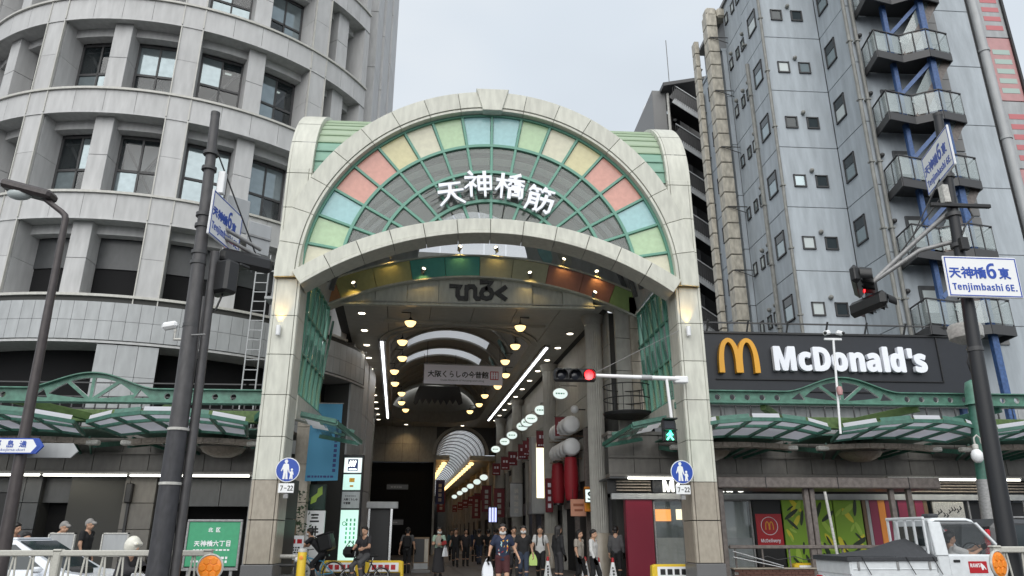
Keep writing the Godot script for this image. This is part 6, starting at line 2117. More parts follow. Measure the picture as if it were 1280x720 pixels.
	wpart(cp, "red_beacon", mb().lathe([Vector2(0.07, -0.12), Vector2(0.09, 0.0), Vector2(0.07, 0.12), Vector2(0, 0.14)], 12, at(11.0, 5.42, -20.15)), "poster_pink")
	# horizontal signal on an arm from the right column
	vehicle_signal("horizontal traffic light glowing red on an arm before the gate", at(3.1, 5.62, -19.4), 0.95)
	var arm := thing("signal_bracket", "white horizontal arm holding the traffic light to the right column", "bracket", at(6.3, 5.58, -19.6))
	wpart(arm, "tube", mb().tube([V(3.7, 5.64, -19.55), V(5.9, 5.60, -19.62), V(6.28, 5.58, -19.7)], [0.05, 0.065, 0.07], 10), "white")
	wpart(arm, "sleeve", mb().tube([V(5.0, 5.617, -19.6), V(5.3, 5.61, -19.6)], 0.075, 10), "tile_1")
	wpart(arm, "collar", mb().bx(5.95, 6.35, 5.48, 5.68, -19.6, -19.85, 0.03), "white")
	wpart(arm, "drop_tube", mb().tube([V(5.72, 5.58, -19.6), V(5.78, 4.5, -19.6)], 0.045, 8), "white")
	wpart(arm, "stay_wire", mb().tube([V(3.7, 5.72, -19.55), V(6.3, 7.1, -19.95)], 0.008, 4), "steel")
	var pg := thing("pedestrian_signal", "walker signal with a glowing green figure before the right column", "traffic light", at(5.66, 4.15, -19.5))
	part(pg, "housing", mb().bx(-0.19, 0.19, -0.33, 0.30, -0.12, 0.06, 0.05), "black")
	part(pg, "red_lens", mb().bx(-0.14, 0.14, 0.03, 0.26, 0.06, 0.075, 0.005), "dark_lens")
	part(pg, "green_field", mb().bx(-0.14, 0.14, -0.3, -0.03, 0.06, 0.07, 0.005), "black")
	var fig := mb()
	fig.prism(P2([-0.02, -0.07, 0.04, -0.07, 0.09, -0.14, 0.07, -0.16, 0.04, -0.12, 0.03, -0.17, 0.10, -0.27, 0.06, -0.285, -0.005, -0.19, -0.07, -0.285, -0.11, -0.265, -0.04, -0.17, -0.03, -0.12, -0.08, -0.16, -0.1, -0.14]), 0.07, 0.08)
	fig.sphere(V(0.01, -0.05, 0.076), V(0.03, 0.03, 0.01), 10, 6)
	part(pg, "green_figure", fig, "green_lamp")
	part(pg, "hood", mb().bx(-0.19, 0.19, 0.26, 0.30, 0.04, 0.26, 0.01), "black")
	part(pg, "hood", mb().bx(-0.19, 0.19, -0.03, 0.0, 0.04, 0.2, 0.01), "black")
	omni(V(5.66, 3.98, -19.3), Color(0.1, 1.0, 0.7), 0.05, 0.1)
	omni(V(3.5, 5.62, -19.1), Color(1.0, 0.05, 0.05), 0.06, 0.1)
	no_vehicle_sign(-4.5, "round blue walkers-only sign with hours plate on the left column")
	no_vehicle_sign(6.0, "round blue walkers-only sign with hours plate on the right column")
	# small wall camera on the round tower
	var wc := thing("wall_camera", "small white camera on a bracket beside the left pole", "camera", at(-5.05, 4.8, -12.35))
	wpart(wc, "body", mb().box(V(0.26, 0.13, 0.14), Transform3D(Basis(Vector3(0, 0, 1), 0.2), V(-5.05, 4.86, -12.35)), 0.04), "white")
	wpart(wc, "bracket", mb().tube([V(-4.95, 4.8, -12.35), V(-4.95, 4.62, -12.35), V(-4.55, 4.62, -12.35)], 0.025, 6), "off_white")
	wpart(wc, "post", mb().tube([V(-4.55, -0.13, -12.35), V(-4.55, 5.4, -12.35)], 0.03, 6), "pole_grey")

# a road guard: flat top rail on posts with slanting bars
func guard_fence(label: String, x0: float, z0: float, x1: float, z1: float, h: float, posts: Array) -> Node3D:
	var t := thing("guard_fence", label, "fence", at(x0, -0.13, z0), "pale road guard fences")
	var a := V(x0, 0, z0)
	var b := V(x1, 0, z1)
	var d := (b - a).normalized()
	wpart(t, "top_rail", mb().bar(a + V(0, h, 0), b + V(0, h, 0), 0.075, 0.075, Vector3.UP, 0.012), "fence_paint")
	wpart(t, "bottom_rail", mb().bar(a + V(0, 0.12, 0), b + V(0, 0.12, 0), 0.05, 0.05), "fence_paint")
	for f in posts:
		var p := a.lerp(b, f)
		var o := wpart(t, "post", mb().bar(p + V(0, -0.13, 0), p + V(0, h + 0.02, 0), 0.10, 0.10, V(1, 0, 0), 0.015), "fence_paint")
		part(o, "post_cap", mb().bar(p + V(0, h + 0.02, 0), p + V(0, h + 0.05, 0), 0.115, 0.115, V(1, 0, 0), 0.012), "fence_paint")
	var n := int(a.distance_to(b) / 0.115)
	for i in n:
		var p := a.lerp(b, (i + 0.5) / n)
		var s := 0.045 if i % 2 == 0 else -0.045
		wpart(t, "bar", mb().bar(p + V(0, 0.14, 0) - d * s, p + V(0, h - 0.03, 0) + d * s, 0.022, 0.012, V(0, 0, 1)), "fence_paint")
	return t

func reflector(label: String, p: Vector3, yaw: float) -> void:
	var t := thing("road_reflector", label, "reflector", Transform3D(Basis(Vector3.UP, deg_to_rad(yaw)), p), "round orange road reflectors")
	var rx := Transform3D(Basis(Vector3.RIGHT, PI / 2), Vector3.ZERO)
	part(t, "rim", mb().lathe([Vector2(0, -0.02), Vector2(0.165, -0.02), Vector2(0.17, 0.0), Vector2(0.155, 0.015), Vector2(0.145, 0.005)], 32, rx), "off_white")
	part(t, "disc", mb().lathe([Vector2(0.15, 0.0), Vector2(0.14, 0.008), Vector2(0, 0.012)], 32, rx), "reflector")
	for k in 7:
		var c := Vector2.ZERO if k == 0 else Vector2(cos(TAU * k / 6), sin(TAU * k / 6)) * 0.09
		var hx := PackedVector2Array()
		for i in 6:
			hx.append(c + Vector2(cos(TAU * i / 6 + PI / 6), sin(TAU * i / 6 + PI / 6)) * 0.047)
		part(t, "reflector_cell", mb().prism(hx, 0.008, 0.02, 0.006), "reflector")
	part(t, "post", mb().tube([V(0, -1.15, -0.06), V(0, 0.05, -0.06)], 0.03, 8), "steel")

func street_things() -> void:
	guard_fence("pale guard fence with slanting bars in front of the white car", -8.2, -10.6, -3.2, -10.25, 1.22, [0.0, 0.6, 0.99])
	guard_fence("pale guard fence end at the far right beside an orange reflector", 6.78, -9.25, 9.5, -9.15, 1.27, [0.0, 0.9])
	reflector("orange reflector at the left fence's end", V(-3.16, 1.05, -10.1), 0)
	reflector("orange reflector at the right fence's end before the white truck", V(6.72, 1.1, -9.15), 22)
	var kb := mb()
	struct("traffic_island", mb().bx(-9.0, -2.9, -0.13, 0.02, -10.0, -10.9, 0.03), "kerb", "low kerbed island under the left fence")
	struct("traffic_island", mb().bx(6.6, 11.0, -0.13, 0.02, -9.2, -10.9, 0.03), "kerb", "low kerbed island under the right fence")
	# green town map board
	var g := thing("map_board", "green neighbourhood board with white lettering left of the gate", "sign", at(-5.45, 0, -17.4, 4))
	part(g, "panel", mb().bx(-0.55, 0.55, 0.78, 1.72, -0.04, 0.0, 0.01), "sign_green")
	part(g, "frame", mb().bx(-0.59, 0.59, 1.72, 1.77, -0.06, 0.02, 0.01).bx(-0.59, -0.55, 0.74, 1.72, -0.06, 0.02).bx(0.55, 0.59, 0.74, 1.72, -0.06, 0.02).bx(-0.59, 0.59, 0.70, 0.76, -0.06, 0.02), "steel")
	for s in [-0.45, 0.45]:
		part(g, "leg", mb().bx(s - 0.03, s + 0.03, 0, 0.74, -0.06, 0.0), "steel")
	var wr := mb()
	line_of(wr, "北区", Vector2(-0.13, 1.50), 0.10, 0.16, 0.007, 0.0, 0.003)
	line_of(wr, "天神橋六丁目", Vector2(-0.40, 1.20), 0.125, 0.134, 0.008, 0.0, 0.003)
	tiny_print(wr, -0.40, 1.10, 0.40, 1.15, 1, 0.05, 0.003, rng)
	tiny_print(wr, -0.42, 0.86, -0.20, 0.92, 1, 0.05, 0.003, rng)
	tiny_print(wr, 0.12, 0.84, 0.42, 1.0, 2, 0.06, 0.003, rng)
	part(g, "lettering", wr, "white")
	# two blank grey boards on legs
	for e in [[-9.15, "left of the two blank grey boards standing on the pavement"], [-7.95, "right of the two blank grey boards standing on the pavement"]]:
		var b := thing("blank_board", e[1], "board", at(e[0], 0, -18.3), "blank grey boards on the pavement")
		part(b, "panel", mb().bx(-0.27, 0.27, 1.0, 1.46, -0.02, 0.02, 0.01), "tile_1")
		part(b, "frame", mb().bx(-0.30, 0.30, 1.46, 1.49, -0.03, 0.03).bx(-0.30, 0.30, 0.97, 1.0, -0.03, 0.03).bx(-0.30, -0.27, 0.97, 1.49, -0.03, 0.03).bx(0.27, 0.30, 0.97, 1.49, -0.03, 0.03), "off_white")
		for s in [-0.2, 0.2]:
			part(b, "leg", mb().bx(s - 0.02, s + 0.02, 0, 0.97, -0.02, 0.02), "off_white")
	# yellow bollard and low guard pipe
	var bo := thing("bollard", "yellow bollard with a round badge right of the left column", "bollard", at(-4.05, 0, -20.3))
	part(bo, "shaft", mb().lathe([Vector2(0, 0), Vector2(0.115, 0), Vector2(0.115, 1.06), Vector2(0.10, 1.1), Vector2(0, 1.1)], 20), "safety_yellow")
	part(bo, "badge", mb().lathe([Vector2(0.055, 0.0), Vector2(0.05, 0.02), Vector2(0.0, 0.025)], 16, Transform3D(Basis(Vector3.RIGHT, PI / 2), V(0, 0.88, 0.105))), "lit_stripe")
	part(bo, "cap", mb().lathe([Vector2(0.118, 1.02), Vector2(0.12, 1.05), Vector2(0.10, 1.105), Vector2(0, 1.11)], 20), "off_white")
	var gp := thing("guard_rail", "low white pipe rail between left column and yellow bollard", "rail", at(-4.65, 0, -20.75))
	part(gp, "top_pipe", mb().tube([V(-0.6, 0.9, 0), V(0.5, 0.9, 0)], 0.055, 10), "off_white")
	for y in [0.68, 0.42]:
		part(gp, "lower_pipe", mb().tube([V(-0.6, y, 0), V(0.5, y, 0)], 0.04, 8), "dark_grey")
	for s in [-0.45, 0.38]:
		part(gp, "post", mb().tube([V(s, 0, 0), V(s, 0.84, 0)], 0.05, 10), "dark_grey")
		part(gp, "saddle", mb().sphere(V(s, 0.82, 0.03), V(0.06, 0.07, 0.06), 10, 6), "white")
	# yellow and white barriers across the mouth of the street
	for e in [[-3.75, -25.1, "yellow and white barrier behind the delivery cyclist"], [-2.35, -24.9, "yellow and white barrier behind the resting cyclist"], [6.0, -21.3, "yellow plastic barrier under the restaurant window"], [10.4, -22.0, "yellow plastic barrier on the restaurant terrace"]]:
		var b := thing("barrier", e[2], "barrier", at(e[0], 0 if e[0] < 8 else 0.0, e[1]), "yellow plastic barriers")
		part(b, "body", mb().prism(P2([-0.62, 0.0, -0.55, 0.0, -0.5, 0.3, 0.5, 0.3, 0.55, 0.0, 0.62, 0.0, 0.6, 0.62, 0.5, 0.66, -0.5, 0.66, -0.6, 0.62]), -0.12, 0.12, 0.03), "safety_yellow")
		part(b, "panel", mb().bx(-0.46, 0.46, 0.33, 0.6, 0.12, 0.135, 0.01), "white")
		var pm := mb()
		for k in 4:
			pm.bx(-0.38 + k * 0.2, -0.24 + k * 0.2, 0.39, 0.54, 0.135, 0.14)
		part(b, "print", pm, "red" if e[0] < 5 else "black")
		for s in [-0.5, 0.5]:
			part(b, "foot", mb().bx(s - 0.06, s + 0.06, 0, 0.06, -0.3, 0.3, 0.02), "safety_yellow")
	# traffic cones by the right hand shops
	var n := 0
	for e in [[4.9, -24.6, "leftmost white cone before the shops"], [6.05, -24.2, "second white cone before the shops"], [6.25, -23.3, "white cone with red tip left of the round column"], [6.62, -23.0, "white cone with red tip nearest the round column"]]:
		var c := thing("traffic_cone", e[2], "cone", ARC * Transform3D(Basis.IDENTITY, A(e[0], 0, -e[1])), "cones before the shops")
		part(c, "body", mb().lathe([Vector2(0.17, 0.03), Vector2(0.155, 0.06), Vector2(0.045, 0.66), Vector2(0.035, 0.7)], 18), "white")
		part(c, "tip", mb().lathe([Vector2(0.05, 0.64), Vector2(0.035, 0.76), Vector2(0.0, 0.78)], 14), "red")
		part(c, "base", mb().bx(-0.2, 0.2, 0, 0.035, -0.2, 0.2, 0.01), "dark_grey")
		var pr := mb()
		tiny_print(pr, -0.05, 0.15, 0.05, 0.5, 4, 0.05, 0.16, rng)
		part(c, "print", pr, "black", Transform3D(Basis(Vector3.RIGHT, -0.18), V(0, 0.0, 0.03)))
	# bushes beside the left column
	var bush := thing("shrub", "dark leafy shrub between the left column and the white bank sign", "shrub", at(-5.1, 0, -24.0))
	var r2 := RandomNumberGenerator.new()
	r2.seed = 12
	part(bush, "stem", mb().tube([V(0, 0, 0), V(0.05, 1.2, 0), V(-0.05, 2.8, 0)], [0.05, 0.04, 0.02], 7), "mural_wood")
	for k in 5:
		var lf := mb()
		for i in 130:
			var p := V(r2.randfn(0, 0.2), 0.5 + k * 0.5 + r2.randf_range(-0.3, 0.3), r2.randfn(0, 0.2))
			var bs := Basis.from_euler(V(r2.randf() * TAU, r2.randf() * TAU, r2.randf() * TAU))
			var s := r2.randf_range(0.04, 0.075)
			lf.quad(p, p + bs * V(s * 0.5, s, 0), p + bs * V(0, s * 2.0, 0), p + bs * V(-s * 0.5, s, 0), bs * V(0, 0, 1))
		stuff(part(bush, "leaves", lf, "leaf_dark"))
	part(bush, "planter", mb().bx(-0.4, 0.4, 0, 0.4, -0.3, 0.3, 0.03), "dark_granite")

func arcade_signs() -> void:
	# hanging banner with the museum's name
	var b := thing("hanging_banner", "wide white banner with black characters and red seal hung in the hall", "banner", ARC * Transform3D(Basis.IDENTITY, A(2.55, 7.63, 31.0)))
	part(b, "cloth", mb().bx(-1.72, 1.72, 0, 0.86, -0.02, 0.0, 0.005), "banner_white")
	var k := mb()
	line_of(k, "大阪くらしの今昔館", Vector2(-1.56, 0.30), 0.29, 0.295, 0.020, 0.0, 0.004)
	part(b, "lettering", k, "black")
	var seal := part(b, "red_seal", mb().bx(1.17, 1.54, 0.24, 0.62, 0.0, 0.004), "red")
	var sp := mb()
	for i in 3:
		sp.bx(1.21 + i * 0.11, 1.29 + i * 0.11, 0.28, 0.58, 0.004, 0.006)
	sp.bx(1.2, 1.51, 0.42, 0.45, 0.004, 0.0065)
	part(seal, "seal_carving", sp, "banner_white")
	words(b, "Osaka Museum of Housing and Living", 1.9, 0.1, "black", b.global_transform * Transform3D(Basis.IDENTITY, V(-1.0, 0.12, 0.002)))
	for s in [-1.6, 1.6]:
		part(b, "cord", mb().tube([V(s, 0.86, 0), V(s, 1.9, 0)], 0.012, 5), "black")
	part(b, "top_bar", mb().tube([V(-1.74, 0.87, -0.01), V(1.74, 0.87, -0.01)], 0.025, 8), "steel")
	# dark ragged figure hung behind it
	var d := thing("hanging_figure", "black ragged silhouette hanging behind the white banner", "decoration", ARC * Transform3D(Basis.IDENTITY, A(1.75, 7.55, 36.0)))
	var out := PackedVector2Array([Vector2(-1.0, 0.95), Vector2(-1.15, 0.6), Vector2(-1.25, 0.1)])
	var r := RandomNumberGenerator.new()
	r.seed = 4
	for i in 15:
		out.append(Vector2(-1.1 + i * 0.15, 0.30 + (0.0 if i % 2 else -0.22 - r.randf() * 0.14)))
	out.append_array(PackedVector2Array([Vector2(1.2, 0.12), Vector2(1.12, 0.55), Vector2(1.0, 0.95)]))
	part(d, "silhouette", mb().prism(out, -0.06, 0.06, 0.02), "black")
	for s in [-0.8, 0.8]:
		part(d, "cord", mb().tube([V(s, 0.9, 0), V(s, 2.6, 0)], 0.012, 5), "black")
	# oval shop signs and red banners on the right
	var ds := [30.0, 34.4, 37.1, 38.4, 40.0, 43.8, 47.0, 51.5, 58.8, 64.0, 70.0, 76.0, 82.0, 90.0]
	var nth := ["nearest the gate", "second from the gate", "third from the gate", "fourth from the gate", "fifth from the gate", "sixth from the gate", "seventh from the gate", "eighth from the gate", "first within the white vault", "second within the white vault", "third within the white vault", "fourth within the white vault", "fifth within the white vault", "last and smallest"]
	for i in ds.size():
		var h := 7.15 if i < 8 else 5.75
		var o := thing("oval_sign", "white lit oval shop sign on the right wall, " + nth[i], "sign", ARC * Transform3D(Basis.IDENTITY, A(6.62, h, ds[i])), "white oval signs along the right wall")
		var el := PackedVector2Array()
		for q in 28:
			el.append(Vector2(cos(TAU * q / 28) * 0.34, sin(TAU * q / 28) * 0.25))
		part(o, "rim", mb().prism(el, -0.07, 0.07, 0.015), "off_white")
		var e2 := PackedVector2Array()
		for q in 28:
			e2.append(Vector2(cos(TAU * q / 28) * 0.315, sin(TAU * q / 28) * 0.225))
		part(o, "face", mb().prism(e2, 0.07, 0.078), "lit_white")
		if i < 8:
			var tp := mb()
			tiny_print(tp, -0.2, -0.04, 0.2, 0.05, 1, 0.07, 0.082, rng)
			part(o, "print", tp, "sign_green")
		part(o, "arm", mb().tube([V(0, 0.25, 0), V(0, 0.36, 0), V(0.75, 0.36, 0)], 0.02, 6), "dark_grey")
		if i < 14:
			var rb := thing("red_banner", "small red banner below an oval sign, " + nth[i], "banner", ARC * Transform3D(Basis.IDENTITY, A(6.72, h - 1.35, ds[i] + 0.3)), "red banners under the oval signs")
			part(rb, "cloth", mb().bx(-0.28, 0.28, -0.4, 0.4, -0.012, 0.012, 0.004), "deep_red")
			var m := mb()
			m.bx(-0.14, -0.04, 0.05, 0.2, 0.012, 0.016); m.bx(0.03, 0.15, 0.05, 0.2, 0.012, 0.016)
			tiny_print(m, -0.2, -0.32, 0.2, -0.22, 1, 0.08, 0.016, rng)
			part(rb, "print", m, "banner_white")
			part(rb, "arm", mb().tube([V(-0.3, 0.42, 0), V(0.65, 0.42, 0)], 0.015, 6), "dark_grey")
	# globe lamps on the wall
	for e in [[28.8, 6.3, "nearest"], [36.2, 6.2, "middle"], [43.0, 5.7, "farthest"]]:
		var g := thing("globe_lamp", "unlit white globe on the right wall of the hall, %s of three" % e[2], "lamp", ARC * Transform3D(Basis.IDENTITY, A(6.95, e[1], e[0])), "globes on the right wall")
		part(g, "globe", mb().sphere(Vector3.ZERO, V(0.17, 0.17, 0.17), 14, 10), "white")
		part(g, "bracket", mb().tube([V(0.1, 0, 0), V(0.45, 0, 0)], 0.03, 6), "dark_grey")
	# white ribbed paper rolls
	for e in [[5.72, "upper"], [4.82, "lower"]]:
		var w := thing("paper_lantern", "long white ribbed paper lantern lying along the wall, %s of two" % e[1], "lantern", ARC * Transform3D(Basis.IDENTITY, A(6.85, e[0], 30.4)), "white paper lanterns")
		for i in 5:
			part(w, "rib_section", mb().lathe([Vector2(0.0 if i == 0 else 0.30, -0.33), Vector2(0.27, -0.32), Vector2(0.34, -0.24), Vector2(0.37, 0.0), Vector2(0.34, 0.24), Vector2(0.27, 0.32), Vector2(0.0 if i == 4 else 0.30, 0.33)], 20, Transform3D(Basis(Vector3.RIGHT, PI / 2), V(0, 0, -1.4 + i * 0.66))), "white")
		for i in 3:
			part(w, "bracket", mb().tube([V(-0.4, -0.42, -1.2 + i * 1.1), V(0.6, -0.42, -1.2 + i * 1.1)], 0.02, 6), "mural_wood")
	# big red lanterns
	for e in [[29.3, "nearer"], [31.8, "farther"]]:
		var w := thing("red_lantern", "tall red lantern hanging under the white paper lanterns, %s of two" % e[1], "lantern", ARC * Transform3D(Basis.IDENTITY, A(6.85, 3.6, e[0])), "tall red lanterns")
		var pr := [Vector2(0, -0.88), Vector2(0.2, -0.88)]
		for i in 15:
			var f := i / 14.0
			pr.append(Vector2(0.235 + 0.05 * sin(PI * f) + (0.012 if i % 2 else 0.0), -0.82 + 1.6 * f))
		pr.append_array([Vector2(0.2, 0.84), Vector2(0, 0.84)])
		part(w, "body", mb().lathe(pr, 22), "lantern_red")
		part(w, "top_ring", mb().lathe([Vector2(0.16, 0.82), Vector2(0.22, 0.83), Vector2(0.22, 0.9), Vector2(0.16, 0.92), Vector2(0, 0.92)], 20), "black")
		part(w, "bottom_ring", mb().lathe([Vector2(0, -0.96), Vector2(0.22, -0.95), Vector2(0.22, -0.87), Vector2(0.16, -0.86)], 20), "black")
		part(w, "hook", mb().tube([V(0, 0.92, 0), V(0, 1.1, 0), V(0.6, 1.1, 0)], 0.02, 6), "black")
	# lit sign box, vertical red sign, small boards
	var lb := thing("sign_box", "tall white projecting sign box with one glowing cream face", "sign", ARC * Transform3D(Basis.IDENTITY, A(6.9, 2.4, 36.5)))
	part(lb, "box", mb().bx(-0.45, 0.5, 0, 3.7, -0.35, 0.35, 0.03), "tile_0")
	part(lb, "lit_face", mb().bx(-0.2, 0.25, 0.75, 3.4, 0.35, 0.37, 0.01), "lit_warm")
	part(lb, "frame", mb().bx(-0.47, 0.52, 3.68, 3.74, -0.37, 0.37, 0.01), "off_white")
	var rs := thing("vertical_sign", "narrow dark red vertical sign beside the round column", "sign", ARC * Transform3D(Basis.IDENTITY, A(6.8, 2.4, 33.6)))
	part(rs, "box", mb().bx(-0.16, 0.16, 0, 1.5, -0.1, 0.1, 0.02), "deep_red")
	var vm := mb()
	for i in 4:
		vm.bx(-0.07, 0.07, 0.2 + i * 0.3, 0.38 + i * 0.3, 0.1, 0.105)
	part(rs, "print", vm, "banner_white")
	var og := thing("lit_sign", "small glowing orange vertical sign by the nearest column", "sign", ARC * Transform3D(Basis.IDENTITY, A(7.0, 2.25, 27.3)))
	part(og, "box", mb().bx(-0.13, 0.13, 0, 0.9, -0.08, 0.08, 0.02), "lit_stripe")
	var om := mb()
	for i in 3:
		om.bx(-0.06, 0.06, 0.12 + i * 0.26, 0.3 + i * 0.26, 0.08, 0.085)
	part(og, "print", om, "arch_yellow")
	part(og, "bracket", mb().bx(0.13, 0.45, 0.4, 0.45, -0.02, 0.02), "black")
	var ls := thing("lit_sign", "small glowing white square sign beside the nearest column", "sign", ARC * Transform3D(Basis.IDENTITY, A(6.98, 2.55, 26.9)))
	part(ls, "box", mb().bx(-0.2, 0.2, 0, 0.5, -0.06, 0.06, 0.02), "black")
	part(ls, "lit_face", mb().bx(-0.18, 0.18, 0.03, 0.47, 0.06, 0.068), "lit_white")
	words(ls, "S", 0.2, 0.3, "black", ls.global_transform * Transform3D(Basis.IDENTITY, V(-0.1, 0.1, 0.07)), true)
	var pk := thing("shop_board", "pale orange board hanging below the red lanterns", "sign", ARC * Transform3D(Basis.IDENTITY, A(6.75, 2.1, 27.8)))
	part(pk, "board", mb().bx(-0.3, 0.3, 0, 0.62, -0.03, 0.03, 0.015), "board_orange")
	var pm := mb()
	pm.bx(-0.2, 0.2, 0.36, 0.46, 0.03, 0.034); pm.bx(-0.16, 0.16, 0.18, 0.26, 0.03, 0.034)
	part(pk, "print", pm, "rust_print")
	for s in [-0.2, 0.2]:
		part(pk, "chain", mb().tube([V(s, 0.62, 0), V(s, 1.0, 0)], 0.01, 4), "black")
	var scn := thing("lit_screen", "small bluish lit screen among the distant shop signs", "screen", ARC * Transform3D(Basis.IDENTITY, A(5.65, 2.1, 45.0)))
	part(scn, "case", mb().bx(-0.3, 0.3, 0, 0.95, -0.08, 0.0, 0.02), "black")
	for i in 3:
		part(scn, "lit_stripe", mb().bx(-0.24 + i * 0.17, -0.12 + i * 0.17, 0.06, 0.88, 0.0, 0.01), "lit_blue")
	part(scn, "stand", mb().bx(-0.04, 0.04, -2.1, 0.0, -0.06, -0.02), "black")
	# hanging flags and plates far in
	for e in [[3.2, 4.6, 59.0, "banner_navy", "navy banner hanging at the mouth of the white vault"], [3.7, 4.2, 66.0, "deep_red", "dark red banner hanging behind the navy one"], [3.1, 3.6, 73.0, "deep_red", "farthest dark red banner on the vault's left side"], [6.3, 3.9, 54.0, "deep_red", "dark red banner on the right just before the white vault"], [6.5, 3.4, 48.5, "deep_red", "dark red banner right of the bluish lit screen"], [6.6, 3.3, 42.0, "tile_0", "pale vertical banner between the columns on the right"], [6.4, 3.6, 62.0, "deep_red", "dark red banner on the right within the white vault"]]:
		var f := thing("vertical_banner", e[4], "banner", ARC * Transform3D(Basis.IDENTITY, A(e[0], e[1], e[2])), "banners deep in the street")
		part(f, "cloth", mb().bx(-0.35, 0.35, -0.9, 0.9, -0.02, 0.02, 0.005), e[3])
		var fm := mb()
		for i in 4:
			fm.bx(-0.12, 0.12, -0.7 + i * 0.36, -0.46 + i * 0.36, 0.02, 0.024)
		part(f, "print", fm, "off_white")
		part(f, "rod", mb().tube([V(-0.4, 0.92, 0), V(0.4, 0.92, 0)], 0.02, 6), "dark_grey")
	# left side: sign column, bank sign, blue banner, notice, entrance frame
	var st := thing("sign_column", "black column of four lit sign panels at the left of the street", "sign", at(-3.72, 0, -26.0))
	part(st, "case", mb().bx(-0.36, 0.36, 0.0, 4.1, -0.25, 0.0, 0.02), "black")
	var p1 := part(st, "lit_panel", mb().bx(-0.30, 0.30, 3.48, 3.98, 0.0, 0.02, 0.005), "lit_white")
	part(p1, "navy_square", mb().bx(-0.17, 0.17, 3.54, 3.93, 0.02, 0.026), "banner_navy")
	var mk := mb()
	for i in 3:
		mk.ribbon(PackedVector2Array([Vector2(-0.14 + i * 0.085, 3.68), Vector2(-0.075 + i * 0.085, 3.88)]), PackedFloat32Array([0.028, 0.028]), 0.026, 0.030 + i * 0.0005)
	mk.bx(-0.13, 0.13, 3.57, 3.61, 0.026, 0.03)
	part(p1, "white_emblem", mk, "lit_letter")
	var p2 := part(st, "lit_panel", mb().bx(-0.30, 0.30, 2.9, 3.42, 0.0, 0.02, 0.005), "lit_green")
	part(p2, "gold_emblem", mb().bx(-0.09, 0.09, 3.16, 3.3, 0.02, 0.024).bx(-0.06, 0.06, 3.0, 3.06, 0.02, 0.024), "arch_yellow")
	var p3 := part(st, "grey_panel", mb().bx(-0.30, 0.30, 2.3, 2.84, 0.0, 0.02, 0.005), "tile_0")
	var k3 := mb()
	line_of(k3, "大阪くらしの", Vector2(-0.24, 2.55), 0.075, 0.08, 0.007, 0.02, 0.023)
	line_of(k3, "今昔館", Vector2(-0.24, 2.43), 0.075, 0.08, 0.007, 0.02, 0.023)
	tiny_print(k3, -0.2, 2.68, 0.2, 2.72, 1, 0.04, 0.023, rng)
	part(p3, "lettering", k3, "black")
	var p4 := part(st, "lit_panel", mb().bx(-0.30, 0.30, 0.55, 2.24, 0.0, 0.02, 0.005), "lit_green")
	var k4 := mb()
	for c in 3:
		for i in 9:
			if c < 2 or i > 2:
				k4.bx(0.16 - c * 0.13, 0.21 - c * 0.13, 0.75 + i * 0.14, 0.84 + i * 0.14, 0.02, 0.023)
	part(p4, "lettering", k4, "sign_green")
	var rg := []
	for i in 17:
		rg.append(V(-0.16 + cos(TAU * i / 16) * 0.06, 1.8 + sin(TAU * i / 16) * 0.06, 0.022))
	part(p4, "round_mark", mb().tube(rg, 0.012, 5, false), "sign_green")
	omni(V(-3.72, 3.6, -25.6), Color(0.85, 0.95, 1.0), 0.06, 0.2)
	omni(V(-3.72, 1.5, -25.6), Color(0.6, 1.0, 0.85), 0.06, 0.2)
	var bs := thing("bank_sign", "vertical bank sign, dark top with a lime leaf over white with black characters", "sign", at(-4.75, 0, -25.3))
	part(bs, "dark_panel", mb().bx(-0.3, 0.3, 2.22, 3.04, -0.1, 0.0, 0.015), "bank_green")
	var lf := mb()
	lf.prism(P2([-0.18, 2.4, -0.16, 2.62, 0.02, 2.76, 0.03, 2.9, 0.17, 2.98, 0.19, 2.72, 0.03, 2.6, 0.0, 2.48]), 0.0, 0.005)
	part(bs, "lime_leaf", lf, "mural_lime")
	part(bs, "white_panel", mb().bx(-0.33, 0.33, 0.1, 2.2, -0.1, 0.0, 0.015), "white")
	for i in 2:
		var kk := mb()
		glyph(kk, "三井"[i], Vector2(-0.15, 1.82 - 0.4 * i), 0.3, 0.027, 0.0, 0.004)
		part(bs, "letter", kk, "black")
	var bb := thing("blue_banner", "tall translucent blue banner hung on the round tower's foot", "banner", at(-4.55, 3.1, -24.75))
	part(bb, "cloth", mb().prism(P2([-0.52, 0.0, 0.54, 0.03, 0.52, 2.55, -0.5, 2.55]), -0.012, 0.0, 0.0), "banner_blue")
	var bm := mb()
	for i in 11:
		bm.bx(0.34, 0.44, 1.9 - i * 0.16, 2.0 - i * 0.16, 0.0, 0.004)
	tiny_print(bm, -0.45, 0.1, 0.42, 0.2, 1, 0.07, 0.004, rng)
	part(bb, "print", bm, "banner_navy")
	part(bb, "top_rod", mb().tube([V(-0.56, 2.56, 0), V(0.56, 2.56, 0)], 0.02, 6), "steel")
	var no := thing("notice_board", "small white notice with red print beside the low pipe rail", "sign", at(-4.78, 0, -22.9))
	part(no, "board", mb().bx(-0.22, 0.22, 0.75, 1.42, -0.02, 0.0, 0.008), "white")
	var nm := mb()
	nm.bx(-0.16, -0.02, 1.2, 1.32, 0.0, 0.004); nm.bx(0.03, 0.17, 1.2, 1.32, 0.0, 0.004)
	part(no, "red_print", nm, "red")
	var nb := mb()
	tiny_print(nb, -0.17, 0.85, 0.17, 1.12, 4, 0.05, 0.004, rng)
	part(no, "black_print", nb, "black")
	part(no, "post", mb().bx(-0.02, 0.02, 0, 0.8, -0.05, -0.02), "steel")
	var en := thing("entrance_frame", "bright steel entrance frame at the left side of the street", "doorway", ARC * Transform3D(Basis.IDENTITY, A(-1.1, 0, 29.5)))
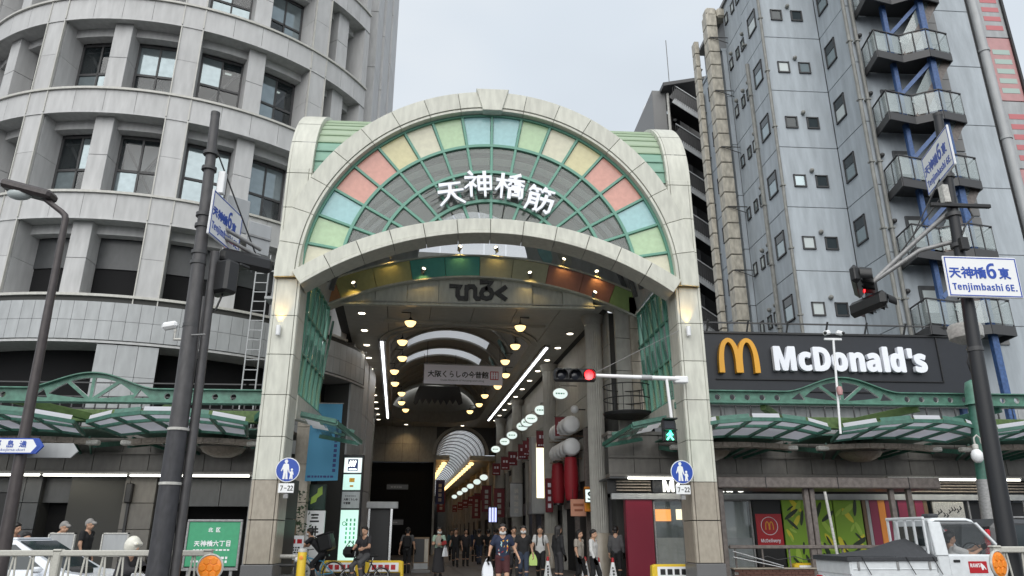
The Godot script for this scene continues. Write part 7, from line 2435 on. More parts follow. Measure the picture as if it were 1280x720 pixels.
	part(en, "lintel", mb().bx(-0.1, 1.1, 2.4, 2.65, -0.3, 0.1, 0.02), "tile_0")
	for s in [0.0, 0.85]:
		part(en, "post", mb().bx(s - 0.04, s + 0.06, 0, 2.4, -0.05, 0.05, 0.01), "chrome")
	part(en, "door", mb().bx(0.07, 0.82, 0.0, 2.4, -0.2, -0.17), "black")
	var a := thing("standing_board", "standing advertisement board with tan frame on the paving", "sign", ARC * Transform3D(Basis.IDENTITY, A(1.0, 0, 31.0)))
	part(a, "board", mb().bx(-0.32, 0.32, 0.25, 1.35, -0.04, 0.0, 0.012), "mural_wood")
	part(a, "poster", mb().bx(-0.27, 0.12, 0.4, 1.28, 0.0, 0.008), "black")
	part(a, "poster", mb().bx(0.13, 0.28, 0.4, 1.28, 0.0, 0.008), "duct")
	part(a, "foot", mb().bx(-0.38, 0.38, 0.0, 0.12, -0.2, 0.2, 0.02), "mid_grey")
	part(a, "lower_plate", mb().bx(-0.28, 0.28, 0.14, 0.36, 0.0, 0.01), "tile_1")
	for e in [[0.0, 4.05, "upper"], [-0.2, 2.0, "lower"]]:
		var np := thing("name_plate", "pale horizontal plate over the dark passage, %s of two" % e[2], "sign", ARC * Transform3D(Basis.IDENTITY, A(-0.1 + e[0], e[1], 46.0)), "plates over the dark passage")
		part(np, "plate", mb().bx(-0.65, 0.65, 0, 0.28, -0.03, 0.0, 0.01), "mid_grey")
		var npm := mb()
		tiny_print(npm, -0.4, 0.09, 0.3, 0.19, 1, 0.1, 0.004, rng)
		part(np, "print", npm, "off_white")
		part(np, "hanger", mb().bx(-0.65, 0.65, 0.28, 0.33, -0.05, 0.0), "black")
	# wire balcony inside the right of the gate
	var bal := thing("wire_balcony", "small round wire balcony beside the right column inside the gate", "balcony", at(5.65, 5.35, -24.2))
	part(bal, "floor", mb().lathe([Vector2(0, -0.12), Vector2(0.8, -0.12), Vector2(0.85, -0.04), Vector2(0.85, 0.0), Vector2(0, 0.0)], 28), "black")
	for y in [0.45, 0.9]:
		var rn := []
		for i in 29:
			rn.append(V(cos(TAU * i / 28) * 0.82, y, sin(TAU * i / 28) * 0.82))
		part(bal, "hoop", mb().tube(rn, 0.02, 6, false), "black")
	for i in 16:
		part(bal, "bar", mb().tube([V(cos(TAU * i / 16) * 0.82, 0, sin(TAU * i / 16) * 0.82), V(cos(TAU * i / 16) * 0.82, 0.9, sin(TAU * i / 16) * 0.82)], 0.012, 5), "black")

func wheel(p: Node3D, c: Vector3, r: float, w: float, axis_z := true) -> void:
	var x := Transform3D(Basis(Vector3.RIGHT, PI / 2), c)
	var o := part(p, "wheel", mb().lathe([Vector2(r * 0.62, -w / 2), Vector2(r * 0.93, -w / 2), Vector2(r, -w * 0.3), Vector2(r, w * 0.3), Vector2(r * 0.93, w / 2), Vector2(r * 0.62, w / 2)], 24, x), "black")
	part(o, "rim", mb().lathe([Vector2(0, w * 0.28), Vector2(r * 0.2, w * 0.34), Vector2(r * 0.5, w * 0.25), Vector2(r * 0.62, w * 0.45), Vector2(r * 0.64, w * 0.2)], 20, x), "steel")

func vehicles() -> void:
	mat("car_white", [0.72, 0.75, 0.80], 0.22).clearcoat_enabled = true
	mat("truck_white", [0.70, 0.73, 0.75], 0.3, 0.0, M["ceil_0"].albedo_texture, V(1, 1, 1)).clearcoat_enabled = true
	mat("car_black", [0.01, 0.01, 0.012], 0.15).clearcoat_enabled = true
	mat("tarp", [0.055, 0.058, 0.065], 0.75, 0.0, M["pole_grey"].albedo_texture, V(2, 2, 2))
	mat("tail_red", [0.5, 0.01, 0.02], 0.2)
	mat("plate_yellow", [0.75, 0.60, 0.05], 0.4)
	glass("car_glass", [0.015, 0.02, 0.022], 0.25)
	# white saloon on the far left, nose to the right
	var c := thing("parked_car", "white saloon car with dark windows behind the left fence", "car", at(-7.55, -0.13, -14.3))
	var body := P2([-2.2, 0.25, 2.02, 0.25, 2.08, 0.55, 1.95, 0.82, 0.95, 0.97, -1.6, 0.99, -2.2, 0.95, -2.25, 0.6])
	part(c, "body", mb().prism(body, -0.86, 0.86, 0.07), "car_white")
	# cabin: lofted from belt line to a narrower roof
	var belt := [V(0.95, 0.95, 0.78), V(-1.75, 0.97, 0.78)]
	var roof := [V(-0.05, 1.49, 0.58), V(-1.05, 1.50, 0.58)]
	var cab := mb()
	var q := func(v: Vector3, s: float) -> Vector3: return V(v.x, v.y, v.z * s)
	for s in [-1.0, 1.0]:
		cab.quad(q.call(belt[0], s), q.call(belt[1], s), q.call(roof[1], s), q.call(roof[0], s), V(0, 0.35, s).normalized())
	cab.quad(q.call(belt[0], -1), q.call(belt[0], 1), q.call(roof[0], 1), q.call(roof[0], -1), V(0.5, 0.8, 0).normalized())
	cab.quad(q.call(belt[1], -1), q.call(belt[1], 1), q.call(roof[1], 1), q.call(roof[1], -1), V(-0.6, 0.8, 0).normalized())
	cab.quad(q.call(roof[0], -1), q.call(roof[0], 1), q.call(roof[1], 1), q.call(roof[1], -1), Vector3.UP)
	cab.box(V(1.0, 0.04, 1.1), Transform3D(Basis.IDENTITY, V(-0.55, 1.51, 0)), 0.018)
	part(c, "cabin", cab, "car_white")
	var side := func(x0: float, x1: float, name_: String) -> void:
		for s in [-1.0, 1.0]:
			var m := mb()
			var f := func(x: float, t: float) -> Vector3:
				var lo := lerpf(0.95, -1.75, x)
				var hi := lerpf(-0.05, -1.05, x)
				return V(lerpf(lo, hi, t), lerpf(0.96, 1.49, t), (lerpf(0.78, 0.58, t) + 0.006) * s)
			m.quad(f.call(x0, 0.12), f.call(x1, 0.12), f.call(x1 - 0.0, 0.86), f.call(x0 + 0.0, 0.86), V(0, 0.35, s).normalized())
			part(c, name_, m, "dark_window")
	side.call(0.10, 0.50, "side_window")
	side.call(0.55, 0.88, "side_window")
	part(c, "windscreen", mb().bar(V(0.86, 1.005, 0), V(0.02, 1.47, 0), 1.16, 0.012, Vector3.UP), "dark_window")
	part(c, "mirror", mb().box(V(0.14, 0.1, 0.12), Transform3D(Basis.IDENTITY, V(0.55, 1.02, 0.9)), 0.03), "car_white")
	for s in [-1.0, 1.0]:
		wheel(c, V(1.35, 0.32, 0.72 * s), 0.32, 0.2)
		wheel(c, V(-1.35, 0.32, 0.72 * s), 0.32, 0.2)
		part(c, "headlight", mb().box(V(0.3, 0.12, 0.3), Transform3D(Basis(Vector3.UP, -0.3 * s), V(1.9, 0.70, 0.62 * s)), 0.04), "frosted_window")
		part(c, "handle", mb().bx(-0.75, -0.55, 0.85, 0.88, 0.86 * s, 0.89 * s, 0.01), "chrome")
	# small white pick-up, nose to the right
	var t := thing("pickup_truck", "small white pickup truck with grey tarpaulin and red door sticker", "truck", at(7.62, -0.13, -15.25))
	var zn := 0.70
	part(t, "chassis", mb().bx(0.1, 3.3, 0.35, 0.62, -0.45, 0.45, 0.02), "black")
	part(t, "bed_floor", mb().bx(0.02, 1.8, 0.78, 0.86, -zn, zn, 0.01), "truck_white")
	for s in [-1.0, 1.0]:
		var gate := part(t, "side_gate", mb().bx(0.03, 1.78, 0.84, 1.15, zn * s - 0.03, zn * s + 0.0, 0.012), "truck_white")
		for y in [0.93, 1.06]:
			part(gate, "gate_ridge", mb().bx(0.06, 1.75, y, y + 0.02, zn * s - 0.0, zn * s + 0.012 * s, 0.004), "truck_white")
		for x in [0.15, 0.95, 1.6]:
			part(gate, "latch", mb().bx(x, x + 0.05, 0.92, 1.08, zn * s, zn * s + 0.02 * s, 0.006), "steel")
	part(t, "tail_gate", mb().bx(0.0, 0.03, 0.84, 1.15, -zn, zn, 0.012), "truck_white")
	part(t, "rear_bumper", mb().bx(-0.03, 0.06, 0.62, 0.78, -zn, zn, 0.015), "truck_white")
	for s in [-0.52, 0.52]:
		part(t, "tail_light", mb().bx(-0.06, -0.02, 0.66, 0.78, s - 0.11, s + 0.11, 0.012), "tail_red")
	part(t, "number_plate", mb().bx(-0.055, -0.03, 0.60, 0.76, -0.16, 0.16, 0.006), "plate_yellow")
	# tarpaulin sloping up to the cab
	var ta := mb()
	var hs := [[0.0, 1.17, 1.17], [0.35, 1.20, 1.16], [0.9, 1.29, 1.165], [1.4, 1.45, 1.16], [1.66, 1.50, 1.17], [1.8, 1.30, 1.16]]
	var zz := [-0.72, -0.45, 0.0, 0.45, 0.72]
	var rr := RandomNumberGenerator.new()
	rr.seed = 3
	var rows := []
	for h in hs:
		var row := []
		for k in 5:
			var e: float = 1.0 - pow(absf(zz[k]) / 0.72, 2.0)
			row.append(V(h[0] - 0.02, lerpf(h[2], h[1], e) + rr.randf_range(-0.012, 0.012), zz[k]))
		rows.append(row)
	var tn := func(i: int, k: int) -> Vector3:
		var u: Vector3 = rows[mini(i + 1, 5)][k] - rows[maxi(i - 1, 0)][k]
		var w: Vector3 = rows[i][mini(k + 1, 4)] - rows[i][maxi(k - 1, 0)]
		return w.cross(u).normalized()
	for i in rows.size() - 1:
		for k in 4:
			var a: Vector3 = rows[i][k]
			var b: Vector3 = rows[i][k + 1]
			var d: Vector3 = rows[i + 1][k + 1]
			var e: Vector3 = rows[i + 1][k]
			ta.qs(a, b, d, e, tn.call(i, k), tn.call(i, k + 1), tn.call(i + 1, k + 1), tn.call(i + 1, k))
	ta.bx(-0.03, 1.8, 1.08, 1.165, 0.705, 0.73, 0.01).bx(-0.03, 1.8, 1.08, 1.165, -0.73, -0.705, 0.01).bx(-0.04, -0.02, 1.08, 1.17, -0.73, 0.73)
	part(t, "tarpaulin", ta, "tarp")
	for x in [0.25, 1.15, 1.7]:
		part(t, "lashing", mb().tube([V(x, 1.165, 0.735), V(x + 0.08, 0.98, 0.735), V(x + 0.15, 0.84, 0.735)], 0.008, 5), "black")
	part(t, "pole_in_bed", mb().tube([V(0.28, 1.0, -0.25), V(0.18, 2.45, -0.25)], 0.03, 8), "off_white")
	# cab
	var prof := P2([1.82, 0.55, 3.36, 0.55, 3.40, 0.95, 3.28, 1.18, 2.98, 1.62, 2.78, 1.84, 2.62, 1.90, 1.95, 1.90, 1.84, 1.84, 1.80, 1.2])
	# shell with window openings is built of door, pillars and roof
	part(t, "cab_lower", mb().prism(P2([1.82, 0.5, 3.34, 0.5, 3.40, 0.9, 3.28, 1.20, 1.80, 1.22]), -zn, zn, 0.04), "truck_white")
	part(t, "roof", mb().prism(P2([1.80, 1.78, 2.82, 1.78, 2.76, 1.86, 2.62, 1.90, 1.95, 1.90, 1.84, 1.86]), -0.62, 0.62, 0.05), "truck_white")
	for s in [-1.0, 1.0]:
		var z0: float = 0.69 * s
		var z1: float = 0.60 * s
		part(t, "front_pillar", mb().bar(V(3.26, 1.18, z0), V(2.80, 1.80, z1), 0.05, 0.07, V(0, 0, 1), 0.01), "truck_white")
		part(t, "rear_pillar", mb().bar(V(1.93, 1.18, z0), V(1.93, 1.82, z1), 0.06, 0.26, V(1, 0, 0), 0.015), "truck_white")
		var wm := mb()
		wm.quad(V(2.06, 1.22, z0 * 0.985), V(3.22, 1.22, z0 * 0.985), V(2.80, 1.80, z1 * 0.985), V(2.06, 1.80, z1 * 0.985), V(0, 0.15, s).normalized())
		part(t, "side_window", wm, "car_glass")
		var dr := part(t, "door", mb().prism(P2([2.05, 0.6, 3.05, 0.6, 3.18, 0.9, 3.2, 1.18, 2.05, 1.18]), 0.0, 0.012, 0.006, Transform3D(Basis.IDENTITY if s > 0 else Basis(Vector3.UP, PI).scaled(V(1, 1, 1)), V(0 if s > 0 else 5.2, 0, zn * s + 0.002 * s))), "truck_white")
		part(dr, "handle", mb().bx(2.12, 2.26, 1.06, 1.11, zn * s + 0.01 * s, zn * s + 0.035 * s, 0.01), "black")
		part(t, "mirror", mb().box(V(0.07, 0.2, 0.16), Transform3D(Basis.IDENTITY, V(3.10, 1.32, 0.80 * s)), 0.03), "black")
	var stk := part(t, "door_sticker", mb().bx(2.42, 2.80, 0.86, 1.08, zn + 0.014, zn + 0.02, 0.004), "red")
	var sm := mb()
	sm.prism(P2([2.68, 0.92, 2.71, 0.92, 2.72, 0.97, 2.75, 0.93, 2.77, 0.93, 2.74, 0.99, 2.70, 1.03, 2.67, 1.05, 2.66, 1.0]), zn + 0.02, zn + 0.024)
	part(stk, "animal_mark", sm, "white")
	letters(stk, "RAWS", 0.2, 0.07, 0.004, "white", t.global_transform * Transform3D(Basis.IDENTITY, V(2.45, 0.97, zn + 0.022)), true, "print")
	part(t, "windscreen", mb().bar(V(3.28, 1.22, 0), V(2.82, 1.80, 0), 1.16, 0.012, Vector3.UP), "car_glass")
	part(t, "rear_wall", mb().bx(1.80, 1.84, 1.18, 1.86, -0.62, 0.62, 0.01), "truck_white")
	part(t, "rear_window", mb().bx(1.785, 1.80, 1.36, 1.74, -0.45, 0.45, 0.01), "dark_window")
	# guard frame behind the cab
	var gf := part(t, "guard_frame", mb().bx(1.66, 1.72, 1.86, 1.92, -0.66, 0.66, 0.012), "truck_white")
	for z in [-0.63, -0.3, 0.0, 0.3, 0.63]:
		part(gf, "guard_bar", mb().bx(1.67, 1.71, 1.15, 1.87, z - 0.02, z + 0.02), "truck_white")
	part(gf, "guard_bar", mb().bx(1.67, 1.71, 1.28, 1.32, -0.63, 0.63), "truck_white")
	part(t, "roof_vent", mb().box(V(0.22, 0.08, 0.3), Transform3D(Basis.IDENTITY, V(2.2, 1.95, 0.1)), 0.03), "tarp")
	part(t, "steering_wheel", mb().tube(range(17).map(func(i): return V(2.82 + 0.08 * cos(TAU * i / 16) , 1.27 + 0.15 * sin(TAU * i / 16), 0.32 + 0.16 * cos(TAU * i / 16))), 0.014, 6, false), "black")
	part(t, "seat", mb().bx(1.95, 2.1, 0.8, 1.5, 0.08, 0.55, 0.04), "dark_grey")
	for s in [-1.0, 1.0]:
		wheel(t, V(0.75, 0.28, 0.58 * s), 0.28, 0.16)
		wheel(t, V(2.72, 0.28, 0.58 * s), 0.28, 0.16)
		part(t, "mudguard", mb().prism(sector(Vector2(2.72, 0.28), 0.31, 0.37, -95, 95, 14), zn * s - 0.06, zn * s + 0.012), "black")
		part(t, "headlight", mb().box(V(0.06, 0.16, 0.24), Transform3D(Basis.IDENTITY, V(3.37, 0.86, 0.5 * s)), 0.02), "frosted_window")
	# black people carrier behind it
	var v := thing("black_van", "black van with red tail lamp behind the white pickup's cab", "van", at(11.75, -0.13, -16.95))
	part(v, "body", mb().prism(P2([-0.05, 0.3, 4.2, 0.3, 4.25, 0.9, 3.4, 1.15, 2.5, 1.85, 0.35, 1.92, 0.1, 1.75, -0.05, 1.2]), -0.85, 0.85, 0.09), "car_black")
	for s in [-1.0, 1.0]:
		part(v, "side_window", mb().prism(P2([0.35, 1.2, 2.95, 1.2, 2.45, 1.76, 0.45, 1.78]), 0.0, 0.01, 0.0, Transform3D(Basis.IDENTITY, V(0, 0, 0.85 * s))), "dark_window")
		wheel(v, V(0.85, 0.33, 0.74 * s), 0.33, 0.2)
		wheel(v, V(3.3, 0.33, 0.74 * s), 0.33, 0.2)
		part(v, "tail_lamp", mb().box(V(0.08, 0.55, 0.14), Transform3D(Basis(Vector3(0, 0, 1), -0.15), V(0.0, 1.42, 0.74 * s)), 0.03), "tail_red")
	part(v, "rear_window", mb().bar(V(-0.03, 1.25, 0), V(0.08, 1.72, 0), 1.3, 0.02, V(1, 0, 0)), "dark_window")
	part(v, "rear_wiper", mb().bar(V(-0.05, 1.26, 0.0), V(-0.01, 1.4, 0.35), 0.015, 0.015), "tile_0")
	part(v, "roof_rail", mb().bx(0.4, 2.3, 1.93, 1.97, 0.62, 0.66, 0.01), "steel")
	bicycle("blue framed bicycle under the delivery rider", at(-4.3, 0, -24.0, 172), "bike_blue", 0.34)
	bicycle("small black bicycle under the cyclist in the grey shirt", at(-2.75, 0, -23.2, 200), "black", 0.26)
	# scooter, mostly behind the fence
	var sc := thing("scooter", "dark motor scooter with red parts behind the left fence", "scooter", at(-5.75, -0.13, -14.0))
	part(sc, "body", mb().prism(P2([-0.75, 0.45, -0.2, 0.4, -0.1, 0.28, 0.3, 0.28, 0.38, 0.9, 0.46, 0.95, 0.6, 0.5, 0.5, 0.4, 0.3, 0.2, -0.6, 0.25]), -0.15, 0.15, 0.04), "black")
	part(sc, "seat", mb().bx(-0.7, -0.1, 0.68, 0.8, -0.14, 0.14, 0.05), "dark_grey")
	part(sc, "tail_box", mb().bx(-1.05, -0.68, 0.75, 1.05, -0.18, 0.18, 0.04), "black")
	part(sc, "red_cover", mb().bx(-0.55, -0.2, 0.4, 0.66, -0.17, 0.17, 0.04), "red")
	part(sc, "handlebar", mb().tube([V(0.32, 1.0, -0.32), V(0.4, 1.02, 0), V(0.32, 1.0, 0.32)], 0.02, 6), "black")
	part(sc, "mirror", mb().box(V(0.03, 0.09, 0.13), Transform3D(Basis.IDENTITY, V(0.4, 1.2, 0.3)), 0.02), "black")
	for x in [-0.6, 0.62]:
		wheel(sc, V(x, 0.22, 0), 0.22, 0.1)

func bicycle(label: String, x: Transform3D, frame: String, r: float) -> Node3D:
	var b := thing("bicycle", label, "bicycle", x)
	var rx := Transform3D(Basis(Vector3.RIGHT, PI / 2), Vector3.ZERO)
	for c in [V(-0.5, r, 0), V(0.5, r, 0)]:
		var ring := []
		for i in 33:
			ring.append(c + V(cos(TAU * i / 32) * (r - 0.02), sin(TAU * i / 32) * (r - 0.02), 0))
		var w := part(b, "wheel", mb().tube(ring, 0.02, 8, false), "black")
		ring = []
		for i in 33:
			ring.append(c + V(cos(TAU * i / 32) * (r - 0.045), sin(TAU * i / 32) * (r - 0.045), 0))
		part(w, "rim", mb().tube(ring, 0.009, 6, false), "chrome")
		var sp := mb()
		for i in 14:
			var a := TAU * i / 14
			sp.bar(c + V(cos(a) * 0.02, sin(a) * 0.02, 0.02 if i % 2 else -0.02), c + V(cos(a + 0.25) * (r - 0.05), sin(a + 0.25) * (r - 0.05), 0), 0.003, 0.003)
		stuff(part(w, "spokes", sp, "chrome"))
	var bb := V(-0.05, 0.28, 0)
	var st := V(-0.2, 0.72, 0)
	var hd := V(0.34, 0.78, 0)
	for e in [[bb, st], [bb, hd], [st + V(0.02, -0.06, 0), hd], [bb, V(-0.5, r, 0)], [st + V(0.03, -0.1, 0), V(-0.5, r, 0)], [hd + V(-0.02, 0.08, 0), V(0.5, r, 0)]]:
		part(b, "frame_tube", mb().tube([e[0], e[1]], 0.02, 8), frame)
	part(b, "saddle", mb().box(V(0.26, 0.06, 0.15), Transform3D(Basis.IDENTITY, st + V(-0.03, 0.12, 0)), 0.025), "black")
	part(b, "seat_post", mb().tube([st, st + V(-0.03, 0.12, 0)], 0.014, 6), "chrome")
	part(b, "handlebar", mb().tube([hd + V(-0.1, 0.24, -0.26), hd + V(0.0, 0.22, -0.08), hd + V(0.0, 0.22, 0.08), hd + V(-0.1, 0.24, 0.26)], 0.013, 6), "black")
	part(b, "stem", mb().tube([hd, hd + V(-0.01, 0.22, 0)], 0.016, 6), "chrome")
	part(b, "crank", mb().lathe([Vector2(0, -0.01), Vector2(0.09, -0.01), Vector2(0.09, 0.01), Vector2(0, 0.01)], 20, Transform3D(Basis(Vector3.RIGHT, PI / 2), bb)).bar(bb + V(0, 0, 0.06), bb + V(0.12, -0.12, 0.06), 0.02, 0.012).bar(bb + V(0, 0, -0.06), bb + V(-0.12, 0.12, -0.06), 0.02, 0.012), "steel")
	for s in [1.0, -1.0]:
		part(b, "pedal", mb().bx(bb.x + 0.12 * s - 0.05, bb.x + 0.12 * s + 0.05, bb.y - 0.13 * s, bb.y - 0.11 * s, 0.06 * s, 0.16 * s, 0.005), "black")
	part(b, "mudguard", mb().prism(sector(Vector2(-0.5, r), r + 0.015, r + 0.025, -100, 60, 14), -0.03, 0.03), "dark_grey")
	return b

# a body as one surface: tapered capsules joined smoothly, meshed as surface nets
class Field:
	var o := Vector3.ZERO
	var cell := 0.02
	var nx := 0
	var ny := 0
	var nz := 0
	var s := PackedFloat32Array()
	var k := 55.0
	func _init(lo: Vector3, hi: Vector3, c: float, kk := 55.0) -> void:
		o = lo
		cell = c
		k = kk
		nx = int((hi.x - lo.x) / c) + 2
		ny = int((hi.y - lo.y) / c) + 2
		nz = int((hi.z - lo.z) / c) + 2
		s.resize(nx * ny * nz)
	# flat: bit 1 cuts square at a, bit 2 at b
	func cap(a: Vector3, b: Vector3, ra: float, rb: float, flat := 0) -> void:
		var m := maxf(ra, rb) + 4.0 / k
		var i0 := clampi(int((minf(a.x, b.x) - m - o.x) / cell), 0, nx - 1)
		var i1 := clampi(int((maxf(a.x, b.x) + m - o.x) / cell) + 1, 0, nx - 1)
		var j0 := clampi(int((minf(a.y, b.y) - m - o.y) / cell), 0, ny - 1)
		var j1 := clampi(int((maxf(a.y, b.y) + m - o.y) / cell) + 1, 0, ny - 1)
		var k0 := clampi(int((minf(a.z, b.z) - m - o.z) / cell), 0, nz - 1)
		var k1 := clampi(int((maxf(a.z, b.z) + m - o.z) / cell) + 1, 0, nz - 1)
		var ab := b - a
		var l2 := maxf(ab.length_squared(), 1e-9)
		var ln := sqrt(l2)
		for kk in range(k0, k1 + 1):
			for j in range(j0, j1 + 1):
				var base := (kk * ny + j) * nx
				for i in range(i0, i1 + 1):
					var p := o + Vector3(i, j, kk) * cell - a
					var t := p.dot(ab) / l2
					var tc := clampf(t, 0.0, 1.0)
					var d := (p - ab * tc).length() - lerpf(ra, rb, tc)
					if flat & 1:
						d = maxf(d, -t * ln)
					if flat & 2:
						d = maxf(d, (t - 1.0) * ln)
					if d < 0.12:
						s[base + i] += exp(-k * d)
	func val(i: int, j: int, kk: int) -> float:
		return -log(maxf(s[(kk * ny + j) * nx + i], 1e-12)) / k
	func mesh_into(st: MB, x := Transform3D.IDENTITY) -> void:
		var id := PackedInt32Array()
		id.resize(nx * ny * nz)
		id.fill(-1)
		var vs := PackedVector3Array()
		var ns := PackedVector3Array()
		var sxy := nx * ny
		for kk in nz - 1:
			for j in ny - 1:
				var b := (kk * ny + j) * nx
				for i in nx - 1:
					var q := b + i
					var c := 0
					if s[q] > 1.0: c += 1
					if s[q + 1] > 1.0: c += 1
					if s[q + nx] > 1.0: c += 1
					if s[q + nx + 1] > 1.0: c += 1
					if s[q + sxy] > 1.0: c += 1
					if s[q + sxy + 1] > 1.0: c += 1
					if s[q + sxy + nx] > 1.0: c += 1
					if s[q + sxy + nx + 1] > 1.0: c += 1
					if c == 0 or c == 8:
						continue
					var f := [val(i, j, kk), val(i + 1, j, kk), val(i, j + 1, kk), val(i + 1, j + 1, kk), val(i, j, kk + 1), val(i + 1, j, kk + 1), val(i, j + 1, kk + 1), val(i + 1, j + 1, kk + 1)]
					var sum := Vector3.ZERO
					var n := 0
					for e in [[0, 1], [2, 3], [4, 5], [6, 7], [0, 2], [1, 3], [4, 6], [5, 7], [0, 4], [1, 5], [2, 6], [3, 7]]:
						var fa: float = f[e[0]]
						var fb: float = f[e[1]]
						if (fa < 0.0) != (fb < 0.0):
							var t := fa / (fa - fb)
							var pa := Vector3(e[0] & 1, (e[0] >> 1) & 1, e[0] >> 2)
							var pb := Vector3(e[1] & 1, (e[1] >> 1) & 1, e[1] >> 2)
							sum += pa.lerp(pb, t)
							n += 1
					var g := Vector3(f[1] + f[3] + f[5] + f[7] - f[0] - f[2] - f[4] - f[6], f[2] + f[3] + f[6] + f[7] - f[0] - f[1] - f[4] - f[5], f[4] + f[5] + f[6] + f[7] - f[0] - f[1] - f[2] - f[3])
					id[q] = vs.size()
					vs.append(x * (o + (Vector3(i, j, kk) + sum / n) * cell))
					ns.append((x.basis * g).normalized())
		for kk in range(1, nz - 1):
			for j in range(1, ny - 1):
				for i in range(1, nx - 1):
					var q := (kk * ny + j) * nx + i
					var a := s[q] > 1.0
					for e in [[1, nx, sxy], [nx, 1, sxy], [sxy, 1, nx]]:
						if a == (s[q + e[0]] > 1.0):
							continue
						var v0 := id[q]
						var v1 := id[q - e[1]]
						var v2 := id[q - e[1] - e[2]]
						var v3 := id[q - e[2]]
						if v0 < 0 or v1 < 0 or v2 < 0 or v3 < 0:
							continue
						st.t3(vs[v0], vs[v1], vs[v2], ns[v0], ns[v1], ns[v2])
						st.t3(vs[v0], vs[v2], vs[v3], ns[v0], ns[v2], ns[v3])

var HEAD: MB
var HAIR := {}
var HAND: MB
var MASK: MB
var EYES: MB

func head_parts() -> void:
	HEAD = mb()
	var f := Field.new(V(-0.13, -0.17, -0.14), V(0.13, 0.17, 0.16), 0.0085, 90.0)
	f.cap(V(0, 0.035, -0.022), V(0, 0.05, 0.0), 0.083, 0.083)
	f.cap(V(0, -0.045, 0.018), V(0, 0.01, 0.028), 0.052, 0.058)
	f.cap(V(0, -0.082, 0.04), V(0, -0.06, 0.03), 0.026, 0.036)
	f.cap(V(-0.035, -0.055, 0.0), V(0.035, -0.055, 0.0), 0.04, 0.04)
	f.cap(V(0, 0.012, 0.088), V(0, -0.026, 0.104), 0.007, 0.012)
	f.cap(V(-0.012, -0.03, 0.092), V(0.012, -0.03, 0.092), 0.009, 0.009)
	f.cap(V(-0.02, -0.058, 0.078), V(0.02, -0.058, 0.078), 0.009, 0.009)
	for s in [-1.0, 1.0]:
		f.cap(V(0.083 * s, 0.012, -0.012), V(0.079 * s, -0.022, -0.006), 0.016, 0.012)
		f.cap(V(0.018 * s, 0.026, 0.083), V(0.042 * s, 0.028, 0.074), 0.008, 0.008)
	f.cap(V(0, -0.16, -0.022), V(0, -0.07, -0.02), 0.054, 0.05)
	f.mesh_into(HEAD)
	EYES = mb()
	for s in [-1.0, 1.0]:
		EYES.sphere(V(0.031 * s, 0.009, 0.0815), V(0.013, 0.006, 0.006), 8, 5)
		EYES.box(V(0.032, 0.006, 0.008), Transform3D(Basis(Vector3(0, 0, 1), -0.1 * s), V(0.032 * s, 0.034, 0.086)))
	for kind in ["short", "long", "cap", "helmet"]:
		var h := mb()
		var g := Field.new(V(-0.17, -0.30, -0.19), V(0.17, 0.2, 0.2), 0.0115, 80.0)
		if kind == "helmet":
			g.cap(V(0, 0.05, -0.02), V(0, 0.075, -0.01), 0.125, 0.12, 0)
			g.cap(V(0, 0.0, -0.03), V(0, 0.04, -0.02), 0.12, 0.12)
			g.cap(V(-0.07, 0.055, 0.1), V(0.07, 0.055, 0.1), 0.03, 0.03)
		elif kind == "cap":
			g.cap(V(0, 0.05, -0.025), V(0, 0.07, -0.01), 0.093, 0.092)
			g.cap(V(0, 0.045, 0.06), V(0, 0.04, 0.14), 0.05, 0.04)
			for s in [-1.0, 1.0]:
				g.cap(V(0.06 * s, 0.0, -0.045), V(0.055 * s, 0.04, -0.03), 0.032, 0.035)
		else:
			g.cap(V(0, 0.05, -0.035), V(0, 0.068, -0.012), 0.09, 0.088)
			g.cap(V(-0.05, 0.088, 0.045), V(0.045, 0.092, 0.05), 0.033, 0.03)
			for s in [-1.0, 1.0]:
				g.cap(V(0.068 * s, 0.02, -0.02), V(0.066 * s, 0.06, 0.0), 0.026, 0.03)
			g.cap(V(-0.03, -0.05, -0.065), V(0.03, -0.05, -0.065), 0.035, 0.035)
			if kind == "long":
				g.cap(V(0, -0.22, -0.075), V(0, 0.0, -0.06), 0.06, 0.075)
				for s in [-1.0, 1.0]:
					g.cap(V(0.07 * s, -0.16, -0.02), V(0.076 * s, 0.03, -0.02), 0.024, 0.03)
		g.mesh_into(h)
		HAIR[kind] = h
	MASK = mb()
	var m := Field.new(V(-0.12, -0.14, -0.05), V(0.12, 0.05, 0.16), 0.0085, 90.0)
	m.cap(V(-0.04, -0.05, 0.05), V(0.04, -0.05, 0.05), 0.048, 0.048)
	m.cap(V(0, -0.02, 0.085), V(0, -0.07, 0.08), 0.024, 0.024)
	m.mesh_into(MASK)
	HAND = mb()
	# wrist at the origin, fingers down -y, palm towards +z, thumb on +x
	var hd := Field.new(V(-0.07, -0.22, -0.04), V(0.09, 0.03, 0.08), 0.0065, 160.0)
	hd.cap(V(0, 0.02, 0), V(0, -0.02, 0), 0.026, 0.026)
	for i in 4:
		var x := -0.03 + 0.02 * i
		hd.cap(V(x * 0.7, -0.02, 0), V(x, -0.085, 0.0), 0.014, 0.012)
		var l: float = [0.062, 0.078, 0.084, 0.074][i]
		var a := V(x, -0.09, 0.0)
		var b := a + V(x * 0.1, -l * 0.5, 0.012)
		var c := b + V(0, -l * 0.34, 0.022)
		var d := c + V(0, -l * 0.14, 0.022)
		hd.cap(a, b, 0.0095, 0.0088)
		hd.cap(b, c, 0.0088, 0.008)
		hd.cap(c, d, 0.008, 0.007)
	hd.cap(V(0.02, -0.025, 0.006), V(0.045, -0.055, 0.02), 0.014, 0.0115)
	hd.cap(V(0.045, -0.055, 0.02), V(0.05, -0.09, 0.034), 0.0115, 0.009)
	hd.mesh_into(HAND)

